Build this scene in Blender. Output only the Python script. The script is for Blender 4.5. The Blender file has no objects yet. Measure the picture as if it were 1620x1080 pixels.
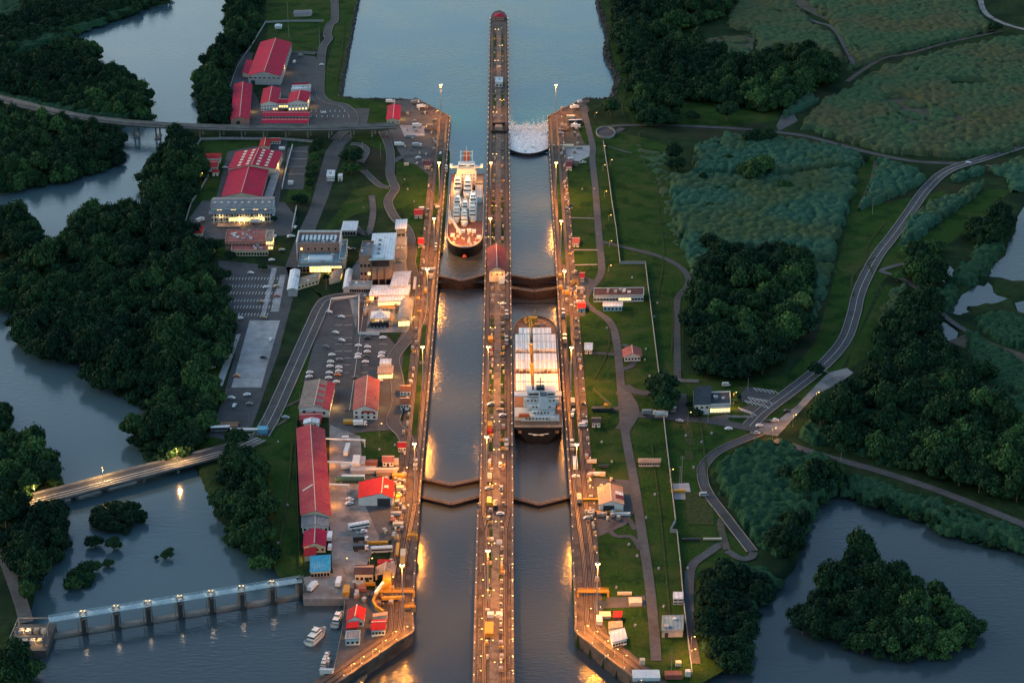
import bpy, math, random
import numpy as np
from mathutils import Vector, Matrix
from mathutils.geometry import tessellate_polygon
random.seed(7); RNG = np.random.default_rng(7)
S = bpy.context.scene
COL = S.collection
R = math.radians

# ---------------------------------------------------------------- camera
CAMH, PITCH, FPX, W0, H0 = 525.0, R(24.0), 3122.0, 1620.0, 1080.0
YAW = math.atan(15*math.cos(PITCH)/FPX)
cam_d = bpy.data.cameras.new('camera'); cam = bpy.data.objects.new('camera', cam_d); COL.objects.link(cam)
cam_d.sensor_width = 36; cam_d.lens = FPX/W0*36; cam_d.clip_start = 1; cam_d.clip_end = 30000
cam.location = (0, 0, CAMH); cam.rotation_euler = (R(90)-PITCH, 0, -YAW)
S.camera = cam
FWD = Vector((math.sin(YAW)*math.cos(PITCH), math.cos(YAW)*math.cos(PITCH), -math.sin(PITCH)))
RGT = Vector((math.cos(YAW), -math.sin(YAW), 0)); UPV = RGT.cross(FWD)
def P(px, py, z=0.0):
    'point of the photograph -> point of the place at height z'
    d = FWD*FPX + RGT*(px-W0/2) + UPV*(H0/2-py)
    t = (z-CAMH)/d.z
    return Vector((d.x*t, d.y*t, z))
def pxm(py): return 0.00174*(py+850)          # pixels of the photo per metre there

# ---------------------------------------------------------------- sky, sun, exposure
SUN_EL, SUN_AZ = R(12.0), R(300)                 # a low sun behind cloud, dusk
wd = bpy.data.worlds.new('World'); S.world = wd; wd.use_nodes = True
nt = wd.node_tree; bg = nt.nodes['Background']
sky = nt.nodes.new('ShaderNodeTexSky'); sky.sky_type = 'NISHITA'; sky.sun_disc = False
sky.sun_elevation = SUN_EL; sky.sun_rotation = SUN_AZ; sky.altitude = 500; sky.air_density = 1.4; sky.dust_density = 2.5; sky.ozone_density = 2.3
nt.links.new(sky.outputs['Color'], bg.inputs['Color']); bg.inputs['Strength'].default_value = 0.06
sl = bpy.data.lights.new('sun', 'SUN'); sl.energy = 0.12; sl.angle = R(60); sl.color = (1, .95, .9)
so = bpy.data.objects.new('sun', sl); COL.objects.link(so)
_sd = Vector((math.sin(SUN_AZ)*math.cos(SUN_EL), math.cos(SUN_AZ)*math.cos(SUN_EL), math.sin(SUN_EL)))
so.rotation_euler = _sd.to_track_quat('Z', 'Y').to_euler(); so.location = (0, 1200, 400)
S.view_settings.view_transform = 'Standard'; S.view_settings.look = 'None'; S.view_settings.exposure = 2.6; S.view_settings.gamma = 1
S.cycles.use_denoising = True
S.cycles.max_bounces = 5; S.cycles.diffuse_bounces = 2; S.cycles.glossy_bounces = 3; S.cycles.transparent_max_bounces = 6
S.cycles.sample_clamp_indirect = 4

# ---------------------------------------------------------------- materials
MATS = {}
def mat(name, col, rough=.85, var=.15, scale=.3, metal=0, emit=None, es=0, col2=None, detail=4, bump=0, bscale=1.0, spec=.3, coords='Object'):
    if name in MATS: return MATS[name]
    m = bpy.data.materials.new(name); m.use_nodes = True; t = m.node_tree; b = t.nodes['Principled BSDF']
    b.inputs['Roughness'].default_value = rough; b.inputs['Metallic'].default_value = metal
    b.inputs['Specular IOR Level'].default_value = spec
    tc = t.nodes.new('ShaderNodeTexCoord')
    if coords == 'Geometry':
        geo = t.nodes.new('ShaderNodeNewGeometry'); src = geo.outputs['Position']
    else: src = tc.outputs['Object']
    n = t.nodes.new('ShaderNodeTexNoise'); n.inputs['Scale'].default_value = scale; n.inputs['Detail'].default_value = detail
    n.inputs['Roughness'].default_value = .65
    t.links.new(src, n.inputs['Vector'])
    r = t.nodes.new('ShaderNodeMapRange'); r.inputs[1].default_value = .3; r.inputs[2].default_value = .7
    t.links.new(n.outputs['Fac'], r.inputs[0])
    mx = t.nodes.new('ShaderNodeMix'); mx.data_type = 'RGBA'
    c2 = col2 or tuple(min(1, c*(1+var*1.2)) for c in col)
    mx.inputs['A'].default_value = (*[c*(1-var) for c in col], 1); mx.inputs['B'].default_value = (*c2, 1)
    t.links.new(r.outputs[0], mx.inputs['Factor']); t.links.new(mx.outputs['Result'], b.inputs['Base Color'])
    if emit: b.inputs['Emission Color'].default_value = (*emit, 1); b.inputs['Emission Strength'].default_value = es
    if bump:
        n2 = t.nodes.new('ShaderNodeTexNoise'); n2.inputs['Scale'].default_value = bscale; n2.inputs['Detail'].default_value = 5
        t.links.new(src, n2.inputs['Vector'])
        bp = t.nodes.new('ShaderNodeBump'); bp.inputs['Strength'].default_value = bump; bp.inputs['Distance'].default_value = .5
        t.links.new(n2.outputs['Fac'], bp.inputs['Height']); t.links.new(bp.outputs['Normal'], b.inputs['Normal'])
    MATS[name] = m; return m
def stripes(m, col, width, axis=0, amount=.35):
    'thin darker seams (roof sheets, planks) along one object axis'
    t = m.node_tree; b = t.nodes['Principled BSDF']; src = b.inputs['Base Color'].links[0].from_socket
    tc = t.nodes.new('ShaderNodeTexCoord'); sp = t.nodes.new('ShaderNodeSeparateXYZ'); t.links.new(tc.outputs['Object'], sp.inputs[0])
    mu = t.nodes.new('ShaderNodeMath'); mu.operation = 'MULTIPLY'; mu.inputs[1].default_value = 1/width; t.links.new(sp.outputs[axis], mu.inputs[0])
    fr = t.nodes.new('ShaderNodeMath'); fr.operation = 'FRACT'; t.links.new(mu.outputs[0], fr.inputs[0])
    lt = t.nodes.new('ShaderNodeMath'); lt.operation = 'LESS_THAN'; lt.inputs[1].default_value = .22; t.links.new(fr.outputs[0], lt.inputs[0])
    ml = t.nodes.new('ShaderNodeMath'); ml.operation = 'MULTIPLY'; ml.inputs[1].default_value = amount; t.links.new(lt.outputs[0], ml.inputs[0])
    mx = t.nodes.new('ShaderNodeMix'); mx.data_type = 'RGBA'; mx.inputs['B'].default_value = (*col, 1)
    t.links.new(src, mx.inputs['A']); t.links.new(ml.outputs[0], mx.inputs['Factor']); t.links.new(mx.outputs['Result'], b.inputs['Base Color'])
    return m
def second_noise(m, col, scale, lo, hi, detail=3, dist=0.0):
    'large patches of another colour'
    t = m.node_tree; b = t.nodes['Principled BSDF']; src = b.inputs['Base Color'].links[0].from_socket
    g = t.nodes.new('ShaderNodeNewGeometry')
    n = t.nodes.new('ShaderNodeTexNoise'); n.inputs['Scale'].default_value = scale; n.inputs['Detail'].default_value = detail; n.inputs['Distortion'].default_value = dist
    t.links.new(g.outputs['Position'], n.inputs['Vector'])
    r = t.nodes.new('ShaderNodeMapRange'); r.inputs[1].default_value = lo; r.inputs[2].default_value = hi; t.links.new(n.outputs['Fac'], r.inputs[0])
    mx = t.nodes.new('ShaderNodeMix'); mx.data_type = 'RGBA'; mx.inputs['B'].default_value = (*col, 1)
    t.links.new(src, mx.inputs['A']); t.links.new(r.outputs[0], mx.inputs['Factor']); t.links.new(mx.outputs['Result'], b.inputs['Base Color'])
    return m

M_GROUND = second_noise(second_noise(mat('earth_and_scrub', (.018, .034, .014), .95, .4, .12, coords='Geometry', bump=.6, bscale=.6, spec=.02), (.036, .032, .020), .012, .55, .68), (.010, .022, .012), .03, .5, .62)
M_LAWN = second_noise(second_noise(second_noise(mat('mown_lawn', (.023, .051, .011), .95, .5, .7, coords='Geometry', detail=9, bump=.5, bscale=1.5, spec=.02), (.058, .062, .022), .024, .47, .74, 9, 1.6), (.012, .034, .009), .06, .5, .62, 7), (.036, .032, .018), .11, .66, .74, 6)
second_noise(M_LAWN, (.026, .058, .012), .28, .52, .66, 9, .6)
M_WORN = mat('worn_grass', (.040, .050, .020), .95, .4, .6, coords='Geometry', detail=8, spec=.02)
M_ASPH = second_noise(mat('asphalt', (.052, .052, .056), .9, .2, .25, coords='Geometry', detail=8), (.032, .032, .035), .06, .5, .7, 5)
M_ASPH2 = second_noise(mat('old_asphalt', (.068, .066, .068), .9, .25, .3, coords='Geometry', detail=8), (.046, .045, .046), .05, .48, .7, 6)
M_CONC = second_noise(mat('pale_concrete', (.29, .28, .285), .9, .2, .25, coords='Geometry', detail=8), (.18, .17, .17), .07, .45, .7, 6)
M_GRAVEL = second_noise(mat('pale_gravel', (.20, .19, .185), .95, .25, .6, coords='Geometry', detail=8), (.10, .095, .09), .08, .45, .65, 6)
M_DIRT = second_noise(mat('bare_dirt', (.070, .052, .040), .95, .4, .2, coords='Geometry', detail=8), (.030, .042, .022), .06, .45, .65, 6)
M_WHITE_LINE = mat('road_paint', (.62, .62, .6), .8, .25, 1.0, coords='Geometry')
M_KERB = mat('kerb_concrete', (.22, .20, .19), .9, .2, .5, coords='Geometry')
def water(name, col, rough, bs, bscale):
    m = bpy.data.materials.new(name); m.use_nodes = True; t = m.node_tree; b = t.nodes['Principled BSDF']
    b.inputs['Base Color'].default_value = (*col, 1); b.inputs['Roughness'].default_value = rough; b.inputs['IOR'].default_value = 1.333
    g = t.nodes.new('ShaderNodeNewGeometry'); mp = t.nodes.new('ShaderNodeMapping'); mp.inputs['Scale'].default_value = (.6, 1.6, 1)
    t.links.new(g.outputs['Position'], mp.inputs['Vector'])
    n = t.nodes.new('ShaderNodeTexNoise'); n.inputs['Scale'].default_value = bscale; n.inputs['Detail'].default_value = 4; t.links.new(mp.outputs[0], n.inputs['Vector'])
    n2 = t.nodes.new('ShaderNodeTexNoise'); n2.inputs['Scale'].default_value = .012; n2.inputs['Detail'].default_value = 5; t.links.new(g.outputs['Position'], n2.inputs['Vector'])
    mr = t.nodes.new('ShaderNodeMapRange'); mr.inputs[1].default_value = .35; mr.inputs[2].default_value = .65; mr.inputs[3].default_value = bs*.2; mr.inputs[4].default_value = bs*1.7
    t.links.new(n2.outputs['Fac'], mr.inputs[0])
    bp = t.nodes.new('ShaderNodeBump'); bp.inputs['Distance'].default_value = .6
    t.links.new(mr.outputs[0], bp.inputs['Strength']); t.links.new(n.outputs['Fac'], bp.inputs['Height']); t.links.new(bp.outputs['Normal'], b.inputs['Normal'])
    MATS[name] = m; return m
M_LAKE = water('lake_water', (.004, .080, .120), .14, .3, .35)
M_RIVER = water('river_water', (.052, .090, .104), .13, .16, .3)
M_LOCKW = water('lock_water', (.038, .048, .057), .165, .34, .45)
M_APPR = water('approach_water', (.040, .046, .052), .185, 1.0, .3)
M_POND = water('pond_water', (.036, .056, .066), .15, .25, .3)

# ---------------------------------------------------------------- mesh helpers
class MB:
    def __init__(s): s.v = []; s.f = []; s.m = []; s.mi = 0; s.T = None
    def pts(s, vs):
        i = len(s.v)
        s.v += [tuple(s.T @ Vector(v)) for v in vs] if s.T is not None else [tuple(v) for v in vs]
        return i
    def face(s, vs):
        i = s.pts(vs); s.f.append(tuple(range(i, i+len(vs)))); s.m.append(s.mi)
    def box(s, x, y, z, sx, sy, sz, rz=0, top=1.0, topy=None):
        'box centred in x, y, standing on z; top = taper of its upper face'
        ty = top if topy is None else topy; c, n = math.cos(rz), math.sin(rz); q = []
        for zz, kx, ky in ((z, 1, 1), (z+sz, top, ty)):
            for ax, ay in ((-.5, -.5), (.5, -.5), (.5, .5), (-.5, .5)):
                a, b = ax*sx*kx, ay*sy*ky; q.append((x+a*c-b*n, y+a*n+b*c, zz))
        i = s.pts(q)
        for f in ((0, 3, 2, 1), (4, 5, 6, 7), (0, 1, 5, 4), (1, 2, 6, 5), (2, 3, 7, 6), (3, 0, 4, 7)):
            s.f.append(tuple(i+k for k in f)); s.m.append(s.mi)
    def prism(s, poly, z0, z1):
        'upright prism over an outline (any winding)'
        poly = [tuple(p[:2]) for p in poly]
        if sum(a[0]*b[1]-b[0]*a[1] for a, b in zip(poly, poly[1:]+poly[:1])) < 0: poly = poly[::-1]
        n = len(poly); i = s.pts([(x, y, z0) for x, y in poly]+[(x, y, z1) for x, y in poly])
        for k in range(n):
            j = (k+1) % n; s.f.append((i+k, i+j, i+n+j, i+n+k)); s.m.append(s.mi)
        for t in tessellate_polygon([[Vector((x, y, 0)) for x, y in poly]]):
            a, b, c = (Vector((*poly[k], 0)) for k in t)
            if (b-a).cross(c-a).z < 0: t = t[::-1]
            s.f.append(tuple(i+n+k for k in t)); s.m.append(s.mi)
    def tube(s, pts, r, n=6, r2=None, cap=True):
        pts = [Vector(p) for p in pts]; r2 = r if r2 is None else r2; rings = []
        for k, p in enumerate(pts):
            d = (pts[min(k+1, len(pts)-1)]-pts[max(k-1, 0)]).normalized()
            a = d.cross(Vector((0, 0, 1)) if abs(d.z) < .95 else Vector((1, 0, 0))).normalized(); b = d.cross(a)
            rr = r+(r2-r)*k/max(1, len(pts)-1)
            rings.append(s.pts([p+(a*math.cos(6.2832*q/n)+b*math.sin(6.2832*q/n))*rr for q in range(n)]))
        for u, w in zip(rings, rings[1:]):
            for q in range(n): s.f.append((u+q, u+(q+1) % n, w+(q+1) % n, w+q)); s.m.append(s.mi)
        if cap:
            s.f.append(tuple(rings[0]+q for q in range(n))[::-1]); s.f.append(tuple(rings[-1]+q for q in range(n))); s.m += [s.mi]*2
    def beam(s, a, b, w, h):
        'box beam between two points, centred'
        a, b = Vector(a), Vector(b); d = (b-a).normalized()
        x = d.cross(Vector((0, 0, 1)) if abs(d.z) < .95 else Vector((0, 1, 0))).normalized()*w/2; u = x.cross(d).normalized()*h/2
        i = s.pts([a-x-u, a+x-u, a+x+u, a-x+u, b-x-u, b+x-u, b+x+u, b-x+u])
        for f in ((0, 3, 2, 1), (4, 5, 6, 7), (0, 1, 5, 4), (1, 2, 6, 5), (2, 3, 7, 6), (3, 0, 4, 7)):
            s.f.append(tuple(i+k for k in f)[::-1]); s.m.append(s.mi)
    def lathe(s, x, y, prof, n=10):
        rings = [s.pts([(x+r*math.cos(6.2832*k/n), y+r*math.sin(6.2832*k/n), z) for k in range(n)]) for r, z in prof]
        for u, w in zip(rings, rings[1:]):
            for q in range(n): s.f.append((u+q, u+(q+1) % n, w+(q+1) % n, w+q)); s.m.append(s.mi)
        s.f.append(tuple(rings[0]+q for q in range(n))[::-1]); s.f.append(tuple(rings[-1]+q for q in range(n))); s.m += [s.mi]*2
    def build(s, name, mats, parent=None, loc=None, smooth=False):
        me = bpy.data.meshes.new(name); me.from_pydata(s.v, [], s.f)
        for m in (mats if isinstance(mats, (list, tuple)) else [mats]): me.materials.append(m)
        if any(s.m): me.polygons.foreach_set('material_index', s.m)
        if smooth: me.polygons.foreach_set('use_smooth', [True]*len(s.f))
        me.update(); return link(name, me, parent, loc)
def link(name, me, parent=None, loc=None):
    o = bpy.data.objects.new(name, me); COL.objects.link(o)
    if parent is not None: o.parent = parent
    if loc is not None: o.location = loc
    return o
def tag(o, label=None, cat=None, group=None, kind=None):
    if label: o['label'] = label
    if cat: o['category'] = cat
    if group: o['group'] = group
    if kind: o['kind'] = kind
    return o
def thing(name, label, cat, loc=(0, 0, 0), rz=0, group=None):
    o = bpy.data.objects.new(name, None); COL.objects.link(o); o.location = loc; o.rotation_euler = (0, 0, rz)
    o.empty_display_size = .5
    return tag(o, label, cat, group)
KIDS = {}
def dup(root, loc, rz=None, label=None, group=None, scale=None):
    'a copy of a thing with copies of its parts and sub-parts'
    def cp(o, par):
        c = o.copy(); COL.objects.link(c)
        if par is not None: c.parent = par
        for ch in kids(o): cp(ch, c)
        return c
    def kids(o):
        if o.name not in KIDS: KIDS[o.name] = list(o.children)
        return KIDS[o.name]
    r = cp(root, None); r.location = loc
    if rz is not None: r.rotation_euler = (0, 0, rz)
    if scale is not None: r.scale = scale if isinstance(scale, (tuple, list)) else (scale,)*3
    if label: r['label'] = label
    if group: r['group'] = group
    return r
def np_mesh(name, V, F, mats, parent=None, smooth=False, attrs=None):
    'V (n,3), F (m,k) arrays'
    V = np.asarray(V, np.float32); F = np.asarray(F, np.int32); k = F.shape[1]
    me = bpy.data.meshes.new(name); me.vertices.add(len(V)); me.vertices.foreach_set('co', V.ravel())
    me.loops.add(F.size); me.loops.foreach_set('vertex_index', F.ravel())
    me.polygons.add(len(F)); me.polygons.foreach_set('loop_start', np.arange(0, F.size, k, dtype=np.int32))
    try: me.polygons.foreach_set('loop_total', np.full(len(F), k, np.int32))
    except Exception: pass
    if smooth: me.polygons.foreach_set('use_smooth', np.ones(len(F), bool))
    for m in (mats if isinstance(mats, (list, tuple)) else [mats]): me.materials.append(m)
    for an, arr in (attrs or {}).items():
        a = me.attributes.new(an, 'FLOAT', 'POINT'); a.data.foreach_set('value', np.asarray(arr, np.float32))
    me.update(calc_edges=True); me.validate(); return me
def smooth_path(pts, n=6):
    'Catmull-Rom through 2-D points'
    pts = [Vector(p) for p in pts]; out = []
    for i in range(len(pts)-1):
        p0, p1, p2, p3 = pts[max(i-1, 0)], pts[i], pts[i+1], pts[min(i+2, len(pts)-1)]
        for k in range(n):
            t = k/n; out.append(.5*((2*p1)+(p2-p0)*t+(2*p0-5*p1+4*p2-p3)*t*t+(3*p1-p0-3*p2+p3)*t**3))
    return out+[pts[-1]]
def wpath(px, z=0, n=6, smooth=True):
    q = smooth_path([Vector((a, b, 0)) for a, b in px], n) if smooth else [Vector((a, b, 0)) for a, b in px]
    return [P(p.x, p.y, z) for p in q]
def offset(path, d):
    out = []
    for k, p in enumerate(path):
        t = (path[min(k+1, len(path)-1)]-path[max(k-1, 0)]); t.z = 0; t.normalize()
        out.append(p+Vector((-t.y, t.x, 0))*d)
    return out
def strip(mb, path, w, z=None, off=0, w2=None):
    n = len(path); L = []; Rr = []
    for k in range(n):
        ww = w if w2 is None else w+(w2-w)*k/(n-1)
        L.append((k, off+ww/2)); Rr.append((k, off-ww/2))
    lp = [offset(path, d)[k] for k, d in L] if w2 is not None else offset(path, off+w/2)
    rp = [offset(path, d)[k] for k, d in Rr] if w2 is not None else offset(path, off-w/2)
    for k in range(n-1):
        q = [rp[k], rp[k+1], lp[k+1], lp[k]]
        if z is not None: q = [(p.x, p.y, z) for p in q]
        mb.face(q)
def dashes(mb, path, w, z, on, gap, off=0):
    p = offset(path, off); acc = 0; L = on+gap
    for a, b in zip(p, p[1:]):
        d = (b-a).length; t = 0; u = (b-a).normalized()
        while t < d:
            ph = acc % L; step = min((on-ph) if ph < on else (L-ph), d-t)+1e-4
            if ph < on: strip(mb, [a+u*t, a+u*min(d, t+step)], w, z)
            t += step; acc += step
LAYER = {}
def layer(kind, z):
    LAYER[kind] = LAYER.get(kind, 0)+1; return z+LAYER[kind]*.004
def sheet(name, px, m, z=.04, kind='structure', world=False, hgt=None):
    poly = [Vector(p).to_2d() for p in px] if world else [P(a, b, 0).to_2d() for a, b in px]
    mb = MB(); tri = tessellate_polygon([[Vector((*p, 0)) for p in poly]])
    i = mb.pts([(p.x, p.y, z) for p in poly])
    for t in tri:
        a, b, c = (poly[k] for k in t)
        if (b-a).cross(c-a) < 0: t = t[::-1]
        mb.f.append(tuple(i+k for k in t)); mb.m.append(0)
    return tag(mb.build(name, m), kind=kind)
def inside(poly, X, Y):
    r = np.zeros(X.shape, bool); n = len(poly)
    for k in range(n):
        (x1, y1), (x2, y2) = poly[k], poly[(k+1) % n]
        if y1 == y2: continue
        c = (y1 > Y) != (y2 > Y)
        r ^= c & (X < (x2-x1)*(Y-y1)/(y2-y1)+x1)
    return r
def edge_dist(poly, X, Y):
    d = np.full(X.shape, 1e9); n = len(poly)
    for k in range(n):
        (x1, y1), (x2, y2) = poly[k], poly[(k+1) % n]; dx, dy = x2-x1, y2-y1; L = dx*dx+dy*dy+1e-9
        t = np.clip(((X-x1)*dx+(Y-y1)*dy)/L, 0, 1); d = np.minimum(d, np.hypot(X-x1-t*dx, Y-y1-t*dy))
    return d
def wpoly(px, z=0): return [tuple(P(a, b, z)[:2]) for a, b in px]
# ================================================================ the setting
# outlines of the waters, as traced, each at its own level
RIVER = [(357,-14),(352,50),(335,85),(318,105),(305,125),(308,150),(318,180),(300,207),(265,212),(245,250),(225,270),(222,290),(226,305),(222,326),(150,340),(120,358),(95,380),(92,397),(75,405),(38,402),
  (28,398),(40,385),(70,360),(60,345),(30,335),(-30,335),(-30,296),(60,288),(130,272),(190,250),(200,230),(195,205),(215,190),(243,185),(240,160),(225,132),(190,114),(150,112),(152,92),(163,80),(130,66),(75,78),(28,86),(25,80),(60,65),(120,50),(150,35),(200,22),(270,5),(280,-14)]
RIVER2 = [(-30,470),(0,475),(25,495),(12,507),(42,545),(48,557),(125,572),(140,600),(185,625),(220,644),(262,640),(245,657),(202,677),(210,692),(230,717),(238,730),(300,735),(315,760),(320,775),(335,800),(330,812),(360,842),(385,870),(420,892),(440,908),(478,925),
  (470,935),(330,958),(200,978),(85,992),(40,1000),(55,970),(60,932),(78,895),(115,850),(110,805),(85,785),(108,765),(75,705),(45,685),(-30,690),(-30,680),(15,682),(28,660),(12,638),(-30,635)]
RIVER3 = [(85,992),(200,978),(330,958),(470,938),(480,945),(540,950),(560,1000),(530,1060),(505,1100),(490,1300),(40,1300),(62,1060),(45,1020),(30,1004)]
LAKE = [(570,-120),(567,0),(537,148),(546,154),(656,156),(712,186),(690,470),(664,783),(655,905),(652,985),(652,1000),(600,1030),(520,1085),(470,1140),(470,1400),(1150,1400),(1150,1140),(1022,1085),(960,1040),(912,1002),(911,960),(908,905),(903,785),(883,470),(866,186),(928,156),(968,155),(975,135),(974,115),(962,95),(958,78),(962,55),(948,10),(950,-120)]
LAKE_E = [(1310,782),(1340,772),(1390,790),(1450,808),(1500,836),(1560,847),(1620,860),(1760,900),(1900,1400),(1090,1400),(1098,1085),(1150,1058),(1197,1045),(1195,985),(1190,935),(1240,922),(1262,900),(1275,850),(1285,815)]
POND1 = [(1700,300),(1628,316),(1618,332),(1610,345),(1606,368),(1596,384),(1592,402),(1578,412),(1566,424),(1557,430),(1566,437),(1584,438),(1600,443),(1700,442)]
POND2 = [(1502,493),(1507,482),(1518,474),(1524,465),(1536,458),(1545,451),(1556,453),(1562,447),(1568,453),(1570,462),(1575,466),(1592,471),(1580,475),(1570,479),(1556,478),(1545,482),(1532,482),(1530,487),(1538,492),(1526,492),(1518,497),(1512,494)]
POND3 = [(1486,506),(1498,510),(1515,524),(1510,541),(1495,535)]
POND4 = [(1503,420),(1512,430),(1500,448),(1490,440)]
POND5 = [(1607,478),(1640,470),(1640,495),(1612,492)]
LV = dict(lake=-2.5, river=-3.0, low_river=-9.0, east=-3.0, pond=-.8, lower=-7.0)
WP = [(wpoly(RIVER, -3), 14, 6), (wpoly(RIVER2, -3), 14, 5), (wpoly(RIVER3, -3.5), 14, 4), (wpoly(LAKE, 0), 18, .5), (wpoly(LAKE_E, -3), 14, 6), (wpoly(POND1, -.8), 4, 8), (wpoly(POND2, -.8), 4, 4), (wpoly(POND3, -.8), 4, 4), (wpoly(POND4, -.8), 4, 4), (wpoly(POND5, -.8), 4, 4)]
def axis(lo, hi, step, far):
    a = list(np.arange(lo, hi+.01, step)); out = []; d = step; x = hi
    while x < far: d *= 1.6; x += d; out.append(x)
    pre = []; d = step; x = lo
    while x > -far: d *= 1.6; x -= d; pre.append(x)
    return np.array(pre[::-1]+a+out)
gx, gy = axis(-600, 640, 3.0, 9000), axis(730, 2160, 3.0, 12000)
GX, GY = np.meshgrid(gx, gy); GZ = np.zeros_like(GX)
for poly, deep, slope in WP:
    ax = np.array(poly); sel = (GX > ax[:, 0].min()-9) & (GX < ax[:, 0].max()+9) & (GY > ax[:, 1].min()-9) & (GY < ax[:, 1].max()+9)
    xs, ys = GX[sel], GY[sel]; ins = inside(poly, xs, ys); d = edge_dist(poly, xs, ys)
    zz = np.where(ins, -np.clip((d+2.5)/slope, 0, 1)*deep, -np.clip((2.5-d)/slope, 0, 1)*deep*(d < 2.5)*(slope > 1))
    GZ[sel] = np.minimum(GZ[sel], zz)
ny, nx = GX.shape; idx = np.arange(ny*nx).reshape(ny, nx)
GF = np.stack([idx[:-1, :-1], idx[:-1, 1:], idx[1:, 1:], idx[1:, :-1]], -1).reshape(-1, 4)
tag(link('ground', np_mesh('ground', np.stack([GX, GY, GZ], -1).reshape(-1, 3), GF, M_GROUND)), kind='structure')
def water_sheet(name, poly, z, m):
    return sheet(name, poly, m, z, world=True)
def q(*pp, z=0): return [P(a, b, z) for a, b in pp]
# river above the dam, river below it, lakes
c = [P(-400, -120, -3), P(480, -120, -3), P(480, 926, -3), P(478, 941.5, -3), P(80, 1005.5, -3), P(-400, 1080, -3)]
c[0].x -= 400; c[0].y += 2500; c[1].y += 2500
water_sheet('river', c, -3.0, M_RIVER)
sheet('tidal_river', [(-200,1049),(80,1003.5),(478,939.5),(575,948),(580,1060),(500,1200),(440,1500),(-200,1500)], M_POND, -3.5)
Yg = P(730, 455, -3).y
lx = lambda px, py: P(px, py, 0).x
YG1 = P(790, 437, 0).y     # the upper mitre gates
YG2 = P(850, 237, 0).y     # the overflowing gate of the east lane
YG3 = P(850, 461, 0).y
YG4 = P(790, 790, 0).y     # the lower gates
YLK = P(738, 262).y; XC = P(787, 437, 0).x      # middle of the centre wall
water_sheet('lake', [(-260, YG2-10, 0), (-260, 6000, 0), (260, 6000, 0), (260, YG2-10, 0), (60, YG2-10, 0), (60, YG2-2, 0), (XC, YG2-2, 0), (XC, YLK, 0), (-70, YLK, 0), (-70, YG2-10, 0)], -2.5, M_LAKE)
water_sheet('lock_water', [(-70, YG1-6, 0), (-70, YLK, 0), (XC, YLK, 0), (XC, YG1-6, 0)], -2.5, M_LOCKW)
water_sheet('lock_water', [(-75, 300, 0), (-75, YG1-6, 0), (XC, YG1-6, 0), (XC, 300, 0)], -7.0, M_LOCKW)
water_sheet('lock_water', [(XC, YG1-5, 0), (XC, YG2-2, 0), (60, YG2-2, 0), (60, YG1-5, 0)], -3.5, M_LOCKW)
water_sheet('lock_water', [(XC, YG3-5, 0), (XC, YG1-5, 0), (60, YG1-5, 0), (60, YG3-5, 0)], -6.5, M_LOCKW)
water_sheet('lock_water', [(XC, 300, 0), (XC, YG3-5, 0), (75, YG3-5, 0), (75, 300, 0)], -7.0, M_LOCKW)
sheet('approach_water', [(470,1500),(560,1085),(560,900),(1000,900),(1000,1085),(1150,1500)], M_APPR, -7.03)
sheet('lake_water', [(1080,1500),(1090,700),(1900,700),(2300,1500)], M_POND, -3.0)
for i, pp in enumerate((POND1, POND2, POND3, POND4, POND5)):
    c = sum((Vector(a) for a in pp), Vector((0, 0)))/len(pp)
    sheet('pond', [tuple(c+(Vector(a)-c)*1.08) for a in pp], M_POND, -.8)

# ---- lawns
def lawn(px, z=.02): return sheet('lawn', px, M_LAWN, layer('lawn', .02))
lawn([(890,200),(945,200),(1058,228),(1060,275),(1065,310),(1075,380),(1105,450),(1082,500),(1080,590),(1190,605),(1250,590),(1290,540),(1320,440),(1345,330),(1362,255),(1385,245),(1378,290),(1360,330),(1500,300),(1440,400),(1392,450),(1370,500),(1345,560),(1330,585),(1260,640),(1190,690),(1150,720),(1120,760),(1150,840),(1190,880),(1110,900),(1105,960),(1110,1030),(1150,1057),(1100,1086),(1022,1090),(965,1040),(925,990),(925,900),(905,600)])
lawn([(975,150),(1000,195),(1150,200),(1230,190),(1240,165),(1100,148),(1010,140),(985,110),(978,70),(962,0),(948,0),(960,50),(975,110)])
lawn([(1440,390),(1480,360),(1560,300),(1600,300),(1570,330),(1540,360),(1480,400),(1440,440),(1400,430)])
lawn([(1345,560),(1400,450),(1430,460),(1395,510),(1380,560),(1340,585)])
lawn([(420,0),(566,0),(537,146),(546,155),(620,160),(610,195),(520,195),(500,160),(530,60),(500,38),(420,38)])
lawn([(425,38),(505,38),(505,78),(460,85),(420,75)]); lawn([(300,224),(450,222),(440,300),(345,320),(300,320)]); lawn([(320,280),(345,280),(330,318),(305,318)])
lawn([(545,215),(610,215),(625,250),(630,285),(640,350),(660,400),(700,400),(712,240),(690,215),(640,260),(610,240)])
lawn([(505,375),(560,340),(600,330),(655,330),(655,420),(690,430),(700,300),(660,260),(600,290),(560,300)])
lawn([(490,455),(515,470),(490,530),(465,600),(430,660),(380,710),(420,760),(430,890),(440,912),(480,915),(470,680),(480,600),(500,530),(520,480),(495,452)], .025)
lawn([(555,685),(640,680),(645,725),(560,735)]); lawn([(580,812),(605,815),(628,850),(588,858)]); lawn([(625,560),(640,545),(650,520),(660,560),(660,640),(640,600)])
lawn([(310,585),(365,540),(350,605),(300,618)]); lawn([(300,720),(318,682),(350,690),(345,700)])
lawn([(660,460),(690,450),(672,700),(640,740)], .02); lawn([(470,265),(500,260),(490,320),(450,320)])
lawn([(545,470),(572,470),(568,525),(560,530)]); lawn([(345,390),(375,392),(372,406),(340,406)])
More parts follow.
